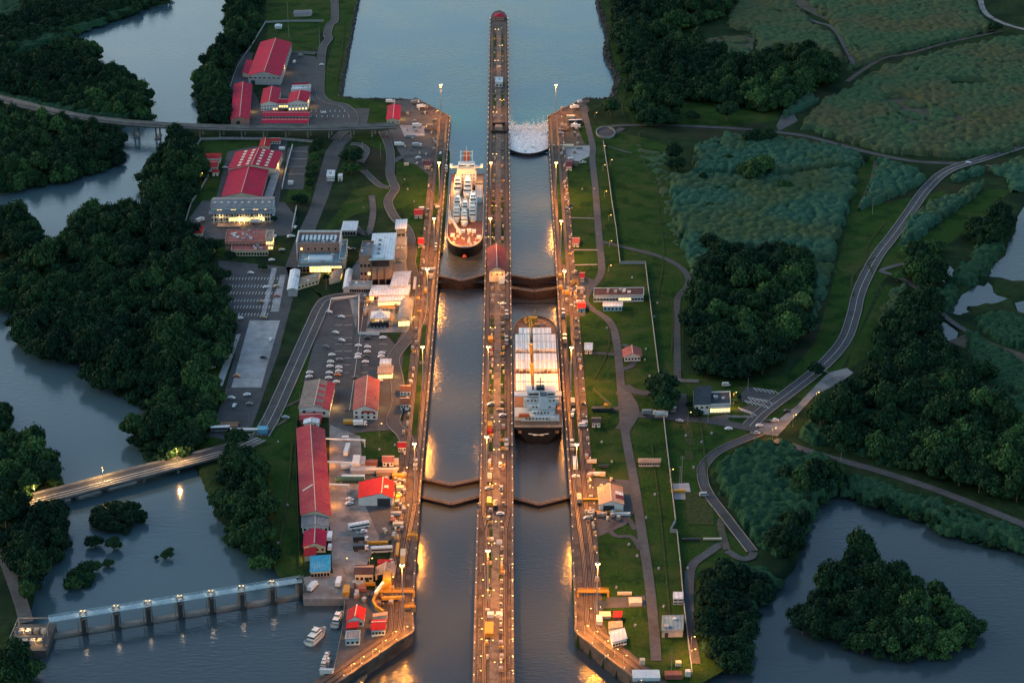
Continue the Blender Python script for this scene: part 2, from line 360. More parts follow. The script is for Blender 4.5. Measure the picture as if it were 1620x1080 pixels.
# ---- paved yards
def yard(px, m=None, z=.06, name='paved_yard'): return sheet(name, px, m or M_ASPH, layer('yard', .11))
yard([(345,412),(470,424),(492,380),(520,310),(545,230),(560,218),(540,205),(515,240),(490,330),(470,372),(452,420),(464,470),(440,560),(400,672),(378,700),(330,690),(350,640),(372,560),(370,500),(352,460)], z=.055, name='car_park')
yard([(516,478),(570,470),(562,528),(612,530),(625,545),(640,520),(655,505),(650,530),(638,560),(634,600),(628,660),(600,680),(530,690),(525,640),(480,605),(492,560)], z=.055, name='car_park')
yard([(525,650),(612,655),(640,668),(620,680),(560,684),(555,735),(640,740),(655,700),(652,790),(640,850),(590,860),(560,830),(540,860),(560,930),(600,935),(640,880),(640,960),(610,1000),(545,1070),(530,1060),(548,960),(545,900),(525,900),(520,660)], M_ASPH2, .05, 'work_yard')
yard([(522,672),(570,690),(578,800),(600,850),(575,905),(560,930),(528,925),(520,800)], M_GRAVEL, .07, 'concrete_apron')
yard([(395,507),(443,507),(413,613),(366,613)], M_CONC, .075, 'concrete_lane'); yard([(370,530),(381,528),(352,610),(340,612)], M_CONC, .075, 'concrete_lane')
yard([(430,424),(438,424),(420,498),(413,498)], M_CONC, .075, 'concrete_strip'); yard([(443,435),(452,435),(441,493),(428,493)], M_CONC, .075, 'concrete_strip')
yard([(455,235),(490,230),(480,300),(445,300)], z=.065, name='car_park'); yard([(425,135),(455,85),(500,90),(510,160),(560,172),(585,172),(580,200),(490,200),(490,140),(425,195)], z=.05, name='car_park')
yard([(365,135),(385,90),(400,85),(395,130),(425,195),(385,200),(360,195)], z=.05, name='service_yard'); yard([(300,345),(320,318),(450,320),(470,345),(460,372),(330,380),(310,372)], M_ASPH2, .05, 'work_yard')
yard([(340,322),(360,240),(455,222),(440,330)], z=.048, name='service_yard'); yard([(545,440),(575,400),(640,405),(660,440),(650,525),(565,528)], M_GRAVEL, .06, 'terrace_paving')
yard([(620,160),(655,157),(708,186),(695,290),(660,262),(640,255),(615,215),(612,200)], M_ASPH2, .05, 'work_yard')
yard([(632,198),(670,200),(672,215),(640,216)], M_CONC, .07, 'concrete_apron'); yard([(870,190),(925,158),(932,175),(915,205),(930,240),(912,265),(890,245)], M_DIRT, .05, 'work_yard')
yard([(885,233),(895,232),(935,230),(938,245),(915,256),(888,252)], M_CONC, .06, 'concrete_apron'); yard([(890,425),(945,445),(930,475),(925,500),(905,500),(892,470)], M_ASPH2, .05, 'work_yard')
yard([(1060,625),(1085,622),(1092,665),(1058,662)], z=.05, name='car_park'); yard([(1125,660),(1150,655),(1155,668),(1125,668)], M_ASPH2, .05, 'forecourt')
yard([(925,755),(1000,760),(1010,800),(990,830),(945,850),(925,840)], M_ASPH2, .05, 'work_yard'); yard([(960,945),(1020,942),(1022,960),(955,962)], M_ASPH2, .05, 'work_yard')
yard([(1064,765),(1090,764),(1095,790),(1067,790)], M_CONC, .06, 'concrete_pad'); yard([(1195,685),(1230,690),(1262,655),(1290,625),(1330,605),(1350,590),(1340,582),(1310,590),(1290,610),(1262,640),(1230,665),(1205,668)], M_GRAVEL, .06, 'gravel_track')
yard([(1180,612),(1228,618),(1215,640),(1165,635)], z=.05, name='car_park'); yard([(1185,640),(1165,650),(1192,657),(1205,645)], z=.05, name='car_park')
yard([(1240,175),(1255,178),(1262,192),(1232,208),(1228,200)], M_ASPH2, .05, 'gravel_track'); yard([(1500,540),(1530,528),(1620,560),(1620,590)], M_DIRT, .03, 'bare_earth')
yard([(1080,75),(1130,60),(1195,55),(1190,85),(1160,98),(1120,92)], M_DIRT, .02, 'bare_earth'); yard([(1385,165),(1400,150),(1450,150),(1500,165),(1530,182),(1570,185),(1560,196),(1500,206),(1450,200),(1400,185)], M_DIRT, .02, 'bare_earth'); yard([(1240,0),(1300,0),(1335,25),(1330,42),(1290,25)], M_DIRT, .02, 'bare_earth')
yard([(0,8),(12,0),(30,0),(28,20),(0,32)], M_DIRT, .02, 'bare_earth')
# ---- roads: centre line in the photograph, width in metres
def road(px, w, m=None, z=.10, name='road', centre=None, edges=False, kerb=0, n=6):
    z = layer('road', .28); path = wpath(px, 0, n); mb = MB(); strip(mb, path, w, z); tag(mb.build(name, m or M_ASPH), kind='structure')
    if edges or centre:
        mk = MB()
        if edges: strip(mk, path, .3, z+.06, w/2-.5); strip(mk, path, .3, z+.06, -w/2+.5)
        if centre == 'solid': strip(mk, path, .18, z+.06)
        elif centre: dashes(mk, path, .35, z+.06, 4, 7)
        tag(mk.build('road_marking', M_WHITE_LINE), kind='structure')
    if kerb:
        kb = MB()
        for sgn in (1, -1):
            e = offset(path, sgn*(w/2+kerb/2))
            for a, b in zip(e, e[1:]): kb.beam((a.x, a.y, .3), (b.x, b.y, .3), kerb*.55, .7)
        tag(kb.build('kerb', M_KERB), kind='structure')
    return path
road([(1700,205),(1620,230),(1560,250),(1500,270),(1465,300),(1440,335),(1415,370),(1385,410),(1360,460),(1350,500),(1335,540),(1300,580),(1250,620),(1210,650),(1186,674)], 8, centre='solid', kerb=.8)
road([(1200,680),(1130,667),(1080,662),(1000,655),(985,655)], 8, z=.11)
road([(1530,259),(1450,256),(1380,243),(1330,230),(1270,215),(1200,207),(1150,203),(1060,199),(980,199),(958,205),(950,213),(962,216),(985,203)], 6, z=.10)
road([(1205,684),(1140,712),(1115,735),(1111,752),(1120,780),(1150,820),(1190,872)], 5.5, kerb=.3)
road([(1225,696),(1300,720),(1400,748),(1500,782),(1620,830),(1700,865)], 6, M_ASPH2)
road([(922,168),(930,200),(938,235),(937,252),(942,300),(948,380),(952,420),(948,440),(930,462),(926,478),(938,490),(965,510),(976,545),(984,630),(990,690),(1003,760),(1015,840),(1027,920),(1035,1000),(1038,1045)], 5.2, M_ASPH2, .10)
road([(885,215),(891,330),(898,440),(905,530),(915,660),(920,740),(928,830)], 4.5, M_ASPH2, .115, 'footpath')
road([(952,383),(985,391),(1040,405),(1075,422),(1089,440),(1086,455),(1073,470),(1071,500),(1072,600)], 4.5, z=.10, name='footpath')
road([(985,620),(1000,650),(985,680)], 9, M_ASPH2, .105); road([(988,610),(1000,618),(1020,622),(1050,623)], 7, z=.108)
road([(935,559),(960,560),(975,562)], 4, M_ASPH, .095); road([(985,545),(995,550),(1005,558)], 3.5, M_ASPH, .095); road([(983,585),(998,580),(1003,572)], 4, M_ASPH, .095)
road([(950,645),(965,648),(985,645)], 5, M_ASPH, .096); road([(1003,800),(985,770),(960,765)], 7, M_ASPH, .096); road([(1005,838),(990,820),(965,835),(975,848),(1000,850),(1013,870)], 3, M_ASPH, .096)
road([(1150,865),(1140,862),(1120,875),(1095,895),(1090,930),(1092,990),(1100,1050)], 5, M_ASPH2, .06, 'dirt_track'); road([(1150,870),(1140,830),(1148,815)], 4, M_DIRT, .065, 'dirt_track')
road([(900,396),(945,396)], 2, M_KERB, .09, 'footpath'); road([(903,420),(945,419)], 2, M_KERB, .09, 'footpath'); road([(893,345),(940,346)], 1.5, M_KERB, .09, 'footpath')
road([(1440,415),(1395,428),(1420,438),(1455,460),(1500,505),(1540,530)], 4.5, M_ASPH2, .07, 'dirt_track'); road([(1240,12),(1290,35),(1318,45),(1340,80),(1352,105)], 5, M_ASPH2, .06, 'dirt_track'); road([(1550,-14),(1555,15),(1575,32),(1620,47),(1700,60)], 6, M_GRAVEL, .06)
road([(1585,50),(1500,68),(1440,85),(1400,92),(1370,108),(1340,130)], 5, M_DIRT, .05, 'dirt_track'); road([(1360,330),(1380,285),(1386,255)], 4, M_DIRT, .05, 'dirt_track'); road([(1560,262),(1590,268),(1604,278)], 3, M_ASPH2, .06, 'dirt_track'); road([(1525,-14),(1530,15)], 5, M_DIRT, .05, 'dirt_track')
# west bank
road([(412,690),(430,660),(452,612),(475,560),(495,515),(508,487),(520,474),(545,469),(562,469)], 9, centre='solid', kerb=1.0, z=.12)
road([(528,-14),(530,30),(522,40),(518,55),(520,62),(510,78),(507,120),(507,150),(520,162),(545,168),(560,185),(555,200),(540,212),(530,222)], 7.5, kerb=.4)
road([(500,85),(485,84),(460,83)], 6, kerb=.3, z=.105); road([(400,84),(385,90),(372,110),(366,135)], 6, kerb=.3, z=.107)
road([(605,208),(615,230),(618,250),(617,275),(622,290),(625,300),(614,320),(625,345),(645,365),(652,395),(650,415),(655,440),(655,470)], 6.5, kerb=.4)
road([(575,270),(600,293),(617,297)], 5, kerb=.3, z=.105); road([(617,260),(640,248),(680,245)], 6, z=.105)
road([(570,258),(580,240),(572,230),(555,228)], 5, z=.104, kerb=.3); road([(555,350),(580,372),(590,340),(588,310)], 5, M_ASPH2, z=.102)
road([(668,440),(664,500),(650,530),(632,552),(622,570),(628,600),(630,640),(622,668),(640,690),(650,720)], 7.5, kerb=.5, z=.104)
road([(705,215),(690,330),(676,440),(665,540),(655,660),(648,760),(640,850),(632,930)], 4.5, M_ASPH2, .118, 'footpath'); road([(577,480),(560,600),(553,650)], 7, z=.09, centre='solid')
road([(436,652),(460,640),(480,630)], 2.5, M_DIRT, .09, 'footpath'); road([(415,683),(440,672),(455,663)], 2.5, M_DIRT, .09, 'footpath')
road([(-20,860),(5,880),(18,910),(32,950),(42,985)], 7, M_ASPH2, .1)
# parking bays
pk = MB()
for (x0, y0), (x1, y1), n, L in (((352,440),(452,446),0,0),):
    pass
for y, xa, xb in ((443,358,448),(455,362,446),(466,364,445),(478,366,442),(488,370,438),(500,372,430)):
    for k in range(int((xb-xa)/5)):
        a = P(xa+5*k, y); strip(pk, [a, a+Vector((0.4, 4.5, 0))], .3, .3)
for (x0, y0, x1, y1) in ((1192,614,1226,619),(1183,629,1215,634),(1178,634,1210,641),(1168,645,1190,653)):
    for k in range(6):
        a = P(x0+(x1-x0)*k/5, y0+(y1-y0)*k/5); strip(pk, [a, a+Vector((2, -4.8, 0))], .32, .3)
    strip(pk, [P(x0, y0), P(x1, y1)], .35, .295)
for y in (500,515,535,545,556,567,578,590):
    for xa in (530,545,570,600):
        a = P(xa, y); strip(pk, [a, a+Vector((5, .6, 0))], .25, .3)
for y, xa, xb in ((240,462,488),(252,460,486),(264,457,484),(276,454,482)):
    strip(pk, [P(xa, y), P(xb, y)], .3, .3)
for y, xa, xb in ((178,492,552),(186,492,560)):
    for k in range(8): a = P(xa+(xb-xa)*k/8, y); strip(pk, [a, a+Vector((0, 6, 0))], .3, .3)
tag(pk.build('parking_marking', M_WHITE_LINE), kind='structure')
# rocky shores of the lake
M_ROCK = mat('shore_rock', (.055, .05, .048), .95, .5, .5, coords='Geometry')
def shore(px, w, h):
    mb = MB(); path = wpath(px, 0, 6); rr = random.Random(3)
    for a, b in zip(path, path[1:]):
        n = int((b-a).length/1.3)+1
        for k in range(n):
            for _ in range(3):
                p = a.lerp(b, k/n); s = rr.uniform(.8, 2.4); mb.T = Matrix.Translation((p.x+rr.uniform(-w, w), p.y+rr.uniform(-w, w), rr.uniform(-3.2, h-1))) @ Matrix.Rotation(rr.uniform(0, 6), 4, 'Z') @ Matrix.Rotation(rr.uniform(-.5, .5), 4, 'X')
                mb.box(0, 0, 0, s, s*rr.uniform(.6, 1), s*.8, 0, .6)
    mb.T = None; return tag(mb.build('shore_rocks', M_ROCK), kind='stuff')
shore([(947,-14),(948,10),(962,55),(959,78),(963,95),(974,115),(976,135),(968,154)], 3, 1.2)
shore([(567,-10),(552,70),(538,146)], 1.5, .8); shore([(538,148),(545,154),(600,157),(655,157)], 1.2, .6); shore([(930,156),(968,155)], 1.2, .6)

# worn tracks and drains on the lawns
for pp, w, m in (([(1045,240),(1040,320),(1050,400),(1040,470)], 1.0, M_WORN), ([(1020,470),(1062,480),(1062,560)], 1.2, M_WORN), ([(1100,610),(1120,760)], 1.2, M_WORN), ([(1030,700),(1045,820),(1060,980)], 1.0, M_WORN), ([(965,520),(960,560),(940,600)], 1.0, M_WORN), ([(990,150),(984,170),(990,192)], 1.2, M_WORN), ([(980,60),(990,120),(985,155),(960,180)], 1.2, M_WORN), ([(1395,460),(1370,400),(1400,352)], 1.2, M_WORN), ([(1350,470),(1348,440),(1365,420),(1385,408)], 2.0, M_WORN), ([(440,880),(455,780),(462,700)], 1.2, M_WORN), ([(545,30),(540,90),(530,140)], 1.4, M_WORN), ([(1010,210),(1020,260),(1035,285)], 1.4, M_WORN), ([(960,232),(985,240),(1000,243)], 2.0, M_ASPH2)):
    road(pp, w, m, name='worn_track')
for x, y, a, b in ((1090,690,3,10), (1090,720,3,6), (1094,700,2.5,4), (1085,668,3,9), (1102,800,7,16), (1108,815,8,10)):
    c = P(x, y); sheet('bare_patch', [(c.x-a, c.y-b), (c.x+a*.8, c.y-b*1.1), (c.x+a, c.y+b*.9), (c.x-a*.7, c.y+b)], M_WORN, layer('yard', .11), world=True)
road([(1192,874),(1188,882),(1172,884),(1150,872)], 4.5, M_ASPH2, name='dirt_track')
# ================================================================ trees, woods, tall grass
def leaf_mat(name, dark, light, odd):
    m = bpy.data.materials.new(name); m.use_nodes = True; t = m.node_tree; b = t.nodes['Principled BSDF']
    b.inputs['Roughness'].default_value = .75; b.inputs['Specular IOR Level'].default_value = .02
    at = t.nodes.new('ShaderNodeAttribute'); at.attribute_name = 'tint'; oi = t.nodes.new('ShaderNodeObjectInfo')
    ad = t.nodes.new('ShaderNodeMath'); ad.operation = 'ADD'; sp = t.nodes.new('ShaderNodeSeparateColor'); t.links.new(oi.outputs['Color'], sp.inputs[0]); t.links.new(at.outputs['Fac'], ad.inputs[0]); t.links.new(sp.outputs[0], ad.inputs[1])
    fr = t.nodes.new('ShaderNodeMath'); fr.operation = 'FRACT'; t.links.new(ad.outputs[0], fr.inputs[0])
    cr = t.nodes.new('ShaderNodeValToRGB'); e = cr.color_ramp.elements
    e[0].color = (*dark, 1); e[0].position = 0; e[1].color = (*light, 1); e[1].position = .85; k = e.new(1.0); k.color = (*odd, 1); k2 = e.new(.45); k2.color = (*[(a*.75+c*.25) for a, c in zip(dark, light)], 1)
    t.links.new(fr.outputs[0], cr.inputs[0])
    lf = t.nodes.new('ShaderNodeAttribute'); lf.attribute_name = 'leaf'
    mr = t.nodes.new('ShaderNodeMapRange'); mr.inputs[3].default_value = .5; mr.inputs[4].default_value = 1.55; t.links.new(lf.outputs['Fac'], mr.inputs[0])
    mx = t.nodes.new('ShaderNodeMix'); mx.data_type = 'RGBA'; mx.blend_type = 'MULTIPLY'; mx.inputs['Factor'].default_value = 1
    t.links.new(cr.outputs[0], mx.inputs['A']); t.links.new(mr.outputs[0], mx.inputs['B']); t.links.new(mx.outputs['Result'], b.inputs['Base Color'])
    MATS[name] = m; return m
M_LEAF = leaf_mat('tree_foliage', (.008, .024, .016), (.056, .120, .038), (.125, .135, .045))
M_BARK = mat('bark', (.09, .07, .055), .95, .3, 1.5)
def crown_arrays(seed, rx, h, z0, lobes=7, leaves=420, size=.95):
    'irregular crown: inner boughs of foliage plus leaf clumps spread over and between the lobes'
    g = np.random.default_rng(seed); V = []; F = []; LF = []; n = 0; sh = (7.5/lobes)**.45
    C = []
    for k in range(lobes):
        a = 6.283*k*.618+g.uniform(-.4, .4); rr = 0 if k == 0 else rx*g.uniform(.3, .78)
        C.append((rr*math.cos(a), rr*math.sin(a), z0+h*(.66 if k == 0 else g.uniform(.28, .52)), rx*g.uniform(.32, .58)*sh*(1.2 if k == 0 else 1)))
    # inner mass, its colour darkened to paint in the shade inside the crown
    ico_v, ico_f = ICO
    for x, y, z, r in C:
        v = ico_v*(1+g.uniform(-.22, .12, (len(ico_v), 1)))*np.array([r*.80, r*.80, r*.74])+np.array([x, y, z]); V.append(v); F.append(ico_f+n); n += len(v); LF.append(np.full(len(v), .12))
    # leaf clumps (triangle pairs)
    per = leaves//lobes
    for x, y, z, r in C:
        d = g.normal(size=(per, 3)); d[:, 2] = np.abs(d[:, 2])*.9-.25; d /= np.linalg.norm(d, axis=1)[:, None]
        c = np.array([x, y, z])+d*np.array([r, r, r*.9])*g.uniform(.78, 1.2, (per, 1))
        nn = d+g.normal(scale=.32, size=(per, 3)); nn /= np.linalg.norm(nn, axis=1)[:, None]
        t = np.cross(nn, g.normal(size=(per, 3))); t /= np.linalg.norm(t, axis=1)[:, None]; b = np.cross(nn, t)
        s = size*g.uniform(.45, 1.1, (per, 1)); 
        p0 = c+t*s; p1 = c-t*s*.5+b*s*.9; p2 = c-t*s*.6-b*s*.8
        v = np.stack([p0, p1, p2], 1).reshape(-1, 3); V.append(v); F.append(np.arange(len(v)).reshape(-1, 3)+n); n += len(v)
        LF.append(np.repeat(g.uniform(0, 1, per), 3))
    return np.concatenate(V), np.concatenate(F), np.concatenate(LF)
def ico():
    t = (1+5**.5)/2; v = np.array([(-1, t, 0), (1, t, 0), (-1, -t, 0), (1, -t, 0), (0, -1, t), (0, 1, t), (0, -1, -t), (0, 1, -t), (t, 0, -1), (t, 0, 1), (-t, 0, -1), (-t, 0, 1)], float); v /= np.linalg.norm(v[0])
    f = [(0, 11, 5), (0, 5, 1), (0, 1, 7), (0, 7, 10), (0, 10, 11), (1, 5, 9), (5, 11, 4), (11, 10, 2), (10, 7, 6), (7, 1, 8), (3, 9, 4), (3, 4, 2), (3, 2, 6), (3, 6, 8), (3, 8, 9), (4, 9, 5), (2, 4, 11), (6, 2, 10), (8, 6, 7), (9, 8, 1)]
    vs = list(map(tuple, v)); mid = {}; out = []
    def m(a, b):
        k = (min(a, b), max(a, b))
        if k not in mid: p = (np.array(vs[a])+np.array(vs[b]))/2; vs.append(tuple(p/np.linalg.norm(p))); mid[k] = len(vs)-1
        return mid[k]
    for a, b, c in f: x, y, z = m(a, b), m(b, c), m(c, a); out += [(a, x, z), (b, y, x), (c, z, y), (x, y, z)]
    return np.array(vs), np.array(out)
ICO = ico()
# kinds: a unit-size set of crowns (radius about 6 m, height about 9 m) with trunks
PROTO = []
for sd in range(7):
    rx, h, z0 = ((6, 7, 2.2), (6.5, 6, 2.5), (5.5, 8, 2.5), (6.8, 6.2, 1.5), (5.8, 7.2, 2.8), (6.2, 5.5, 1.2), (6, 7.5, 2))[sd]
    V, F, LFt = crown_arrays(sd+11, rx, h, z0, (8, 13, 10, 16, 9, 12, 14)[sd], 1250, .72)
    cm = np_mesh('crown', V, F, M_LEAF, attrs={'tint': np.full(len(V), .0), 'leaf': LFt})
    mb = MB(); rr = random.Random(sd); mb.tube([(0, 0, -.3), (rr.uniform(-.2, .2), rr.uniform(-.2, .2), z0*.8), (0, 0, z0+h*.5)], .42, 6, .18)
    for k in range(5):
        a = k*1.256+rr.random(); mb.tube([(0, 0, z0*.8), (math.cos(a)*rx*.3, math.sin(a)*rx*.3, z0+h*.3), (math.cos(a)*rx*.55, math.sin(a)*rx*.55, z0+h*.5)], .2, 5, .06)
    tm = bpy.data.meshes.new('trunk'); tm.from_pydata(mb.v, [], mb.f); tm.materials.append(M_BARK)
    PROTO.append((cm, tm))
NTREE = [0]
def tree(px, py, size, label, group=None, kind=None, zc=None, world=None, name='tree', flat=1.0):
    'one tree with its crown seen at (px, py); size = crown diameter in metres'
    r = random.Random(int(px*31+py*17)); k = r.randrange(7) if kind is None else kind; s = size/12.0
    p = world or P(px, py, (5.5*s*flat if zc is None else zc)); p = Vector((p[0], p[1], 0))
    z = ground_z(p.x, p.y)
    t = thing(name, label, 'tree', (p.x, p.y, z), r.uniform(0, 6.28), group); t.scale = (s, s, s*flat*r.uniform(.9, 1.12))
    cw = link('crown', PROTO[k][0], t); cw.color = (tint_at(p.x, p.y, r.random()), 0, 0, 1); link('trunk', PROTO[k][1], t); NTREE[0] += 1
    return t
def tint_at(x, y, u):
    n = .5+.25*math.sin(x*.031+1.3*math.sin(y*.017))+.25*math.sin(y*.027-x*.012+2)
    return float(np.clip(.08+.42*n+.5*(u-.35)*(.4+n), 0, .97))
def ground_z(x, y):
    i = int(np.clip(np.searchsorted(gx, x), 1, len(gx)-1)); j = int(np.clip(np.searchsorted(gy, y), 1, len(gy)-1))
    return float(max(-3.2, GZ[j-1:j+1, i-1:i+1].mean()))
# --- woods: canopy outlines as seen; the biggest-looking crowns are trees of their own, the rest one canopy
WOODS = [
 ('wood on the north shore of the river', [(30,-14),(278,-14),(200,18),(150,30),(120,45),(60,60),(20,78),(-10,80),(-10,35),(32,22)], 11, .8),
 ('wood on the river peninsula under the viaduct', [(-12,88),(25,88),(75,76),(130,65),(160,78),(150,108),(190,110),(225,130),(240,178),(225,183),(120,170),(-12,140)], 12, 1),
 ('wood on the river peninsula south of the viaduct', [(-12,170),(100,192),(195,210),(200,225),(188,248),(130,270),(60,286),(-12,298)], 12, 1),
 ('strip of trees between the river and the northern workshops', [(358,-14),(413,-14),(410,40),(400,62),(375,88),(363,118),(364,150),(356,193),(320,193),(308,150),(303,125),(320,100),(345,75),(355,45)], 11, 1),
 ('large wood between the river and the car park', [(265,212),(298,206),(305,228),(318,245),(328,258),(322,280),(298,322),(288,347),(318,372),(322,402),(333,440),(350,470),(366,500),(363,540),(350,572),(310,588),(298,610),(268,638),(220,638),(180,620),(140,595),(120,567),(48,552),(40,538),(14,503),(28,490),(-12,472),(-12,412),(40,402),(95,382),(120,347),(150,333),(225,322),(222,282),(245,252)], 13, 1),
 ('wood on the small headland in the river', [(-12,334),(30,333),(66,355),(52,376),(34,398),(-12,405)], 11, 1),
 ('wood beside the road bridge and car park', [(262,632),(310,612),(352,618),(357,640),(338,668),(322,690),(290,718),(250,728),(230,718),(207,690),(202,674),(245,655)], 13, 1),
 ('islet of trees at the river edge', [(-12,642),(12,642),(26,660),(16,678),(-12,680)], 10, 1),
 ('wood on the west bank by the road bridge', [(-12,690),(45,684),(73,702),(104,755),(60,772),(50,795),(95,800),(110,835),(112,850),(75,888),(55,928),(45,965),(30,920),(10,870),(-12,850)], 12, 1),
 ('trees below the road bridge on the east river bank', [(362,700),(398,708),(418,742),(430,800),(433,858),(428,888),(410,882),(380,862),(357,835),(332,805),(345,780),(337,752)], 13, 1),
 ('bushy islet in the river south of the road bridge', [(143,800),(160,785),(190,780),(222,790),(232,805),(220,818),(180,828),(155,822)], 9, .8),
 ('long bushy islet near the dam', [(100,912),(108,895),(140,876),(158,878),(150,892),(138,906),(122,916)], 7, .8),
 ('wood on the west bank below the dam', [(-12,1005),(38,1022),(62,1055),(55,1095),(-12,1095)], 12, 1),
 ('wood on the east shore of the lake', [(968,25),(985,-14),(1165,-14),(1152,18),(1108,35),(1062,52),(1098,72),(1138,78),(1172,98),(1232,76),(1298,82),(1328,102),(1318,128),(1270,150),(1242,168),(1200,174),(1150,162),(1050,150),(1000,143),(985,110),(976,70)], 14, 1),
 ('clump of trees by the lake lawn', [(1000,152),(1058,142),(1078,175),(1074,192),(1022,194),(1002,175)], 12, 1),
 ('dark wood in the middle of the tall grass', [(1088,478),(1108,420),(1150,395),(1200,392),(1260,402),(1285,412),(1288,440),(1280,480),(1272,530),(1240,568),(1190,596),(1130,596),(1088,578),(1085,520)], 13, 1),
 ('wood between the eastern road and the lake', [(1390,520),(1430,465),(1485,480),(1492,540),(1570,590),(1520,625),(1622,655),(1632,790),(1560,778),(1480,750),(1400,722),(1310,695),(1285,662),(1330,620),(1378,580)], 13, 1),
 ('trees on the neck of land by the ponds', [(1432,400),(1470,385),(1500,375),(1480,420),(1500,440),(1450,450),(1432,430)], 12, 1),
 ('trees on the bank of the eastern pond', [(1560,345),(1590,322),(1602,335),(1588,375),(1562,385),(1520,372),(1530,352)], 11, 1),
 ('dark trees in the scrub by the eastern lake', [(1240,745),(1290,722),(1330,735),(1335,760),(1295,790),(1275,840),(1262,872),(1230,872),(1215,840),(1255,800)], 11, 1),
 ('bushes along the north bank of the eastern lake', [(1340,752),(1400,768),(1480,795),(1560,818),(1632,840),(1632,862),(1560,844),(1500,832),(1450,805),(1390,790),(1342,772)], 7, .8),
 ('wooded island in the eastern lake', [(1262,965),(1290,912),(1340,872),(1365,866),(1392,886),(1430,902),(1460,905),(1478,918),(1510,952),(1548,972),(1552,1000),(1530,1018),(1440,1032),(1370,1018),(1300,1000),(1266,985)], 12, 1),
 ('trees between the fence and the eastern lake', [(1112,905),(1150,888),(1212,902),(1236,920),(1198,940),(1192,990),(1186,1048),(1150,1052),(1112,1018),(1108,950)], 9, .9),
]
SPOTS = []
for wi, (wname, poly, size, flat) in enumerate(WOODS):
    ax = np.array(poly, float); g = np.random.default_rng(100+wi)
    size *= .87; world = wpoly(poly, 5.0); wa = np.array(world); step = size*.58
    xs = np.arange(wa[:, 0].min(), wa[:, 0].max(), step); ys = np.arange(wa[:, 1].min(), wa[:, 1].max(), step)
    XX, YY = np.meshgrid(xs, ys); XX = XX+g.uniform(-.42, .42, XX.shape)*step; YY = YY+g.uniform(-.42, .42, YY.shape)*step
    ok = inside(world, XX, YY); d = edge_dist(world, XX, YY); ok &= d > size*.14
    for x, y in zip(XX[ok], YY[ok]):
        sz = size*float(np.clip(g.lognormal(0, .30), .5, 1.65)); SPOTS.append((sz/math.hypot(y, CAMH)*1000, wi, x, y, sz, flat*float(g.uniform(.75, 1.6))))
SPOTS.sort(key=lambda a: -a[0])
SINGLES = []
N_SINGLE = 225
cV, cF, cT, cL = [], [], [], []; nv = 0
LOW = [crown_arrays(50+k, 6, (6.8, 5.4, 7.6)[k % 3], (1.8, 1.2, 2.2)[k % 3], (7, 11, 9, 14, 8, 12, 10, 15, 9)[k], 640, .85) for k in range(9)]
for k, (_, wi, x, y, sz, fl) in enumerate(SPOTS):
    if k < N_SINGLE:
        tree(x, y, sz, 'dark green crown in the '+WOODS[wi][0], 'trees of the '+WOODS[wi][0], world=(x, y, 0), flat=fl); continue
    V, F, Lf = LOW[k % 9]; s = sz/12; a = (k*2.399) % 6.283; ca, sa = math.cos(a)*s, math.sin(a)*s
    z = ground_z(x, y)
    cV.append(np.stack([V[:, 0]*ca-V[:, 1]*sa+x, V[:, 0]*sa+V[:, 1]*ca+y, V[:, 2]*s*fl+z], 1)); cF.append(F+nv); nv += len(V)
    cT.append(np.full(len(V), tint_at(x, y, (k*.618) % 1.0))); cL.append(Lf)
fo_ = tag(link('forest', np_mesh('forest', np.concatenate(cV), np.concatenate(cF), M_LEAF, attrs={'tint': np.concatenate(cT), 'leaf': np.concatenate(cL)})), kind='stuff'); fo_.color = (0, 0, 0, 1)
print('SPOTS', len(SPOTS))
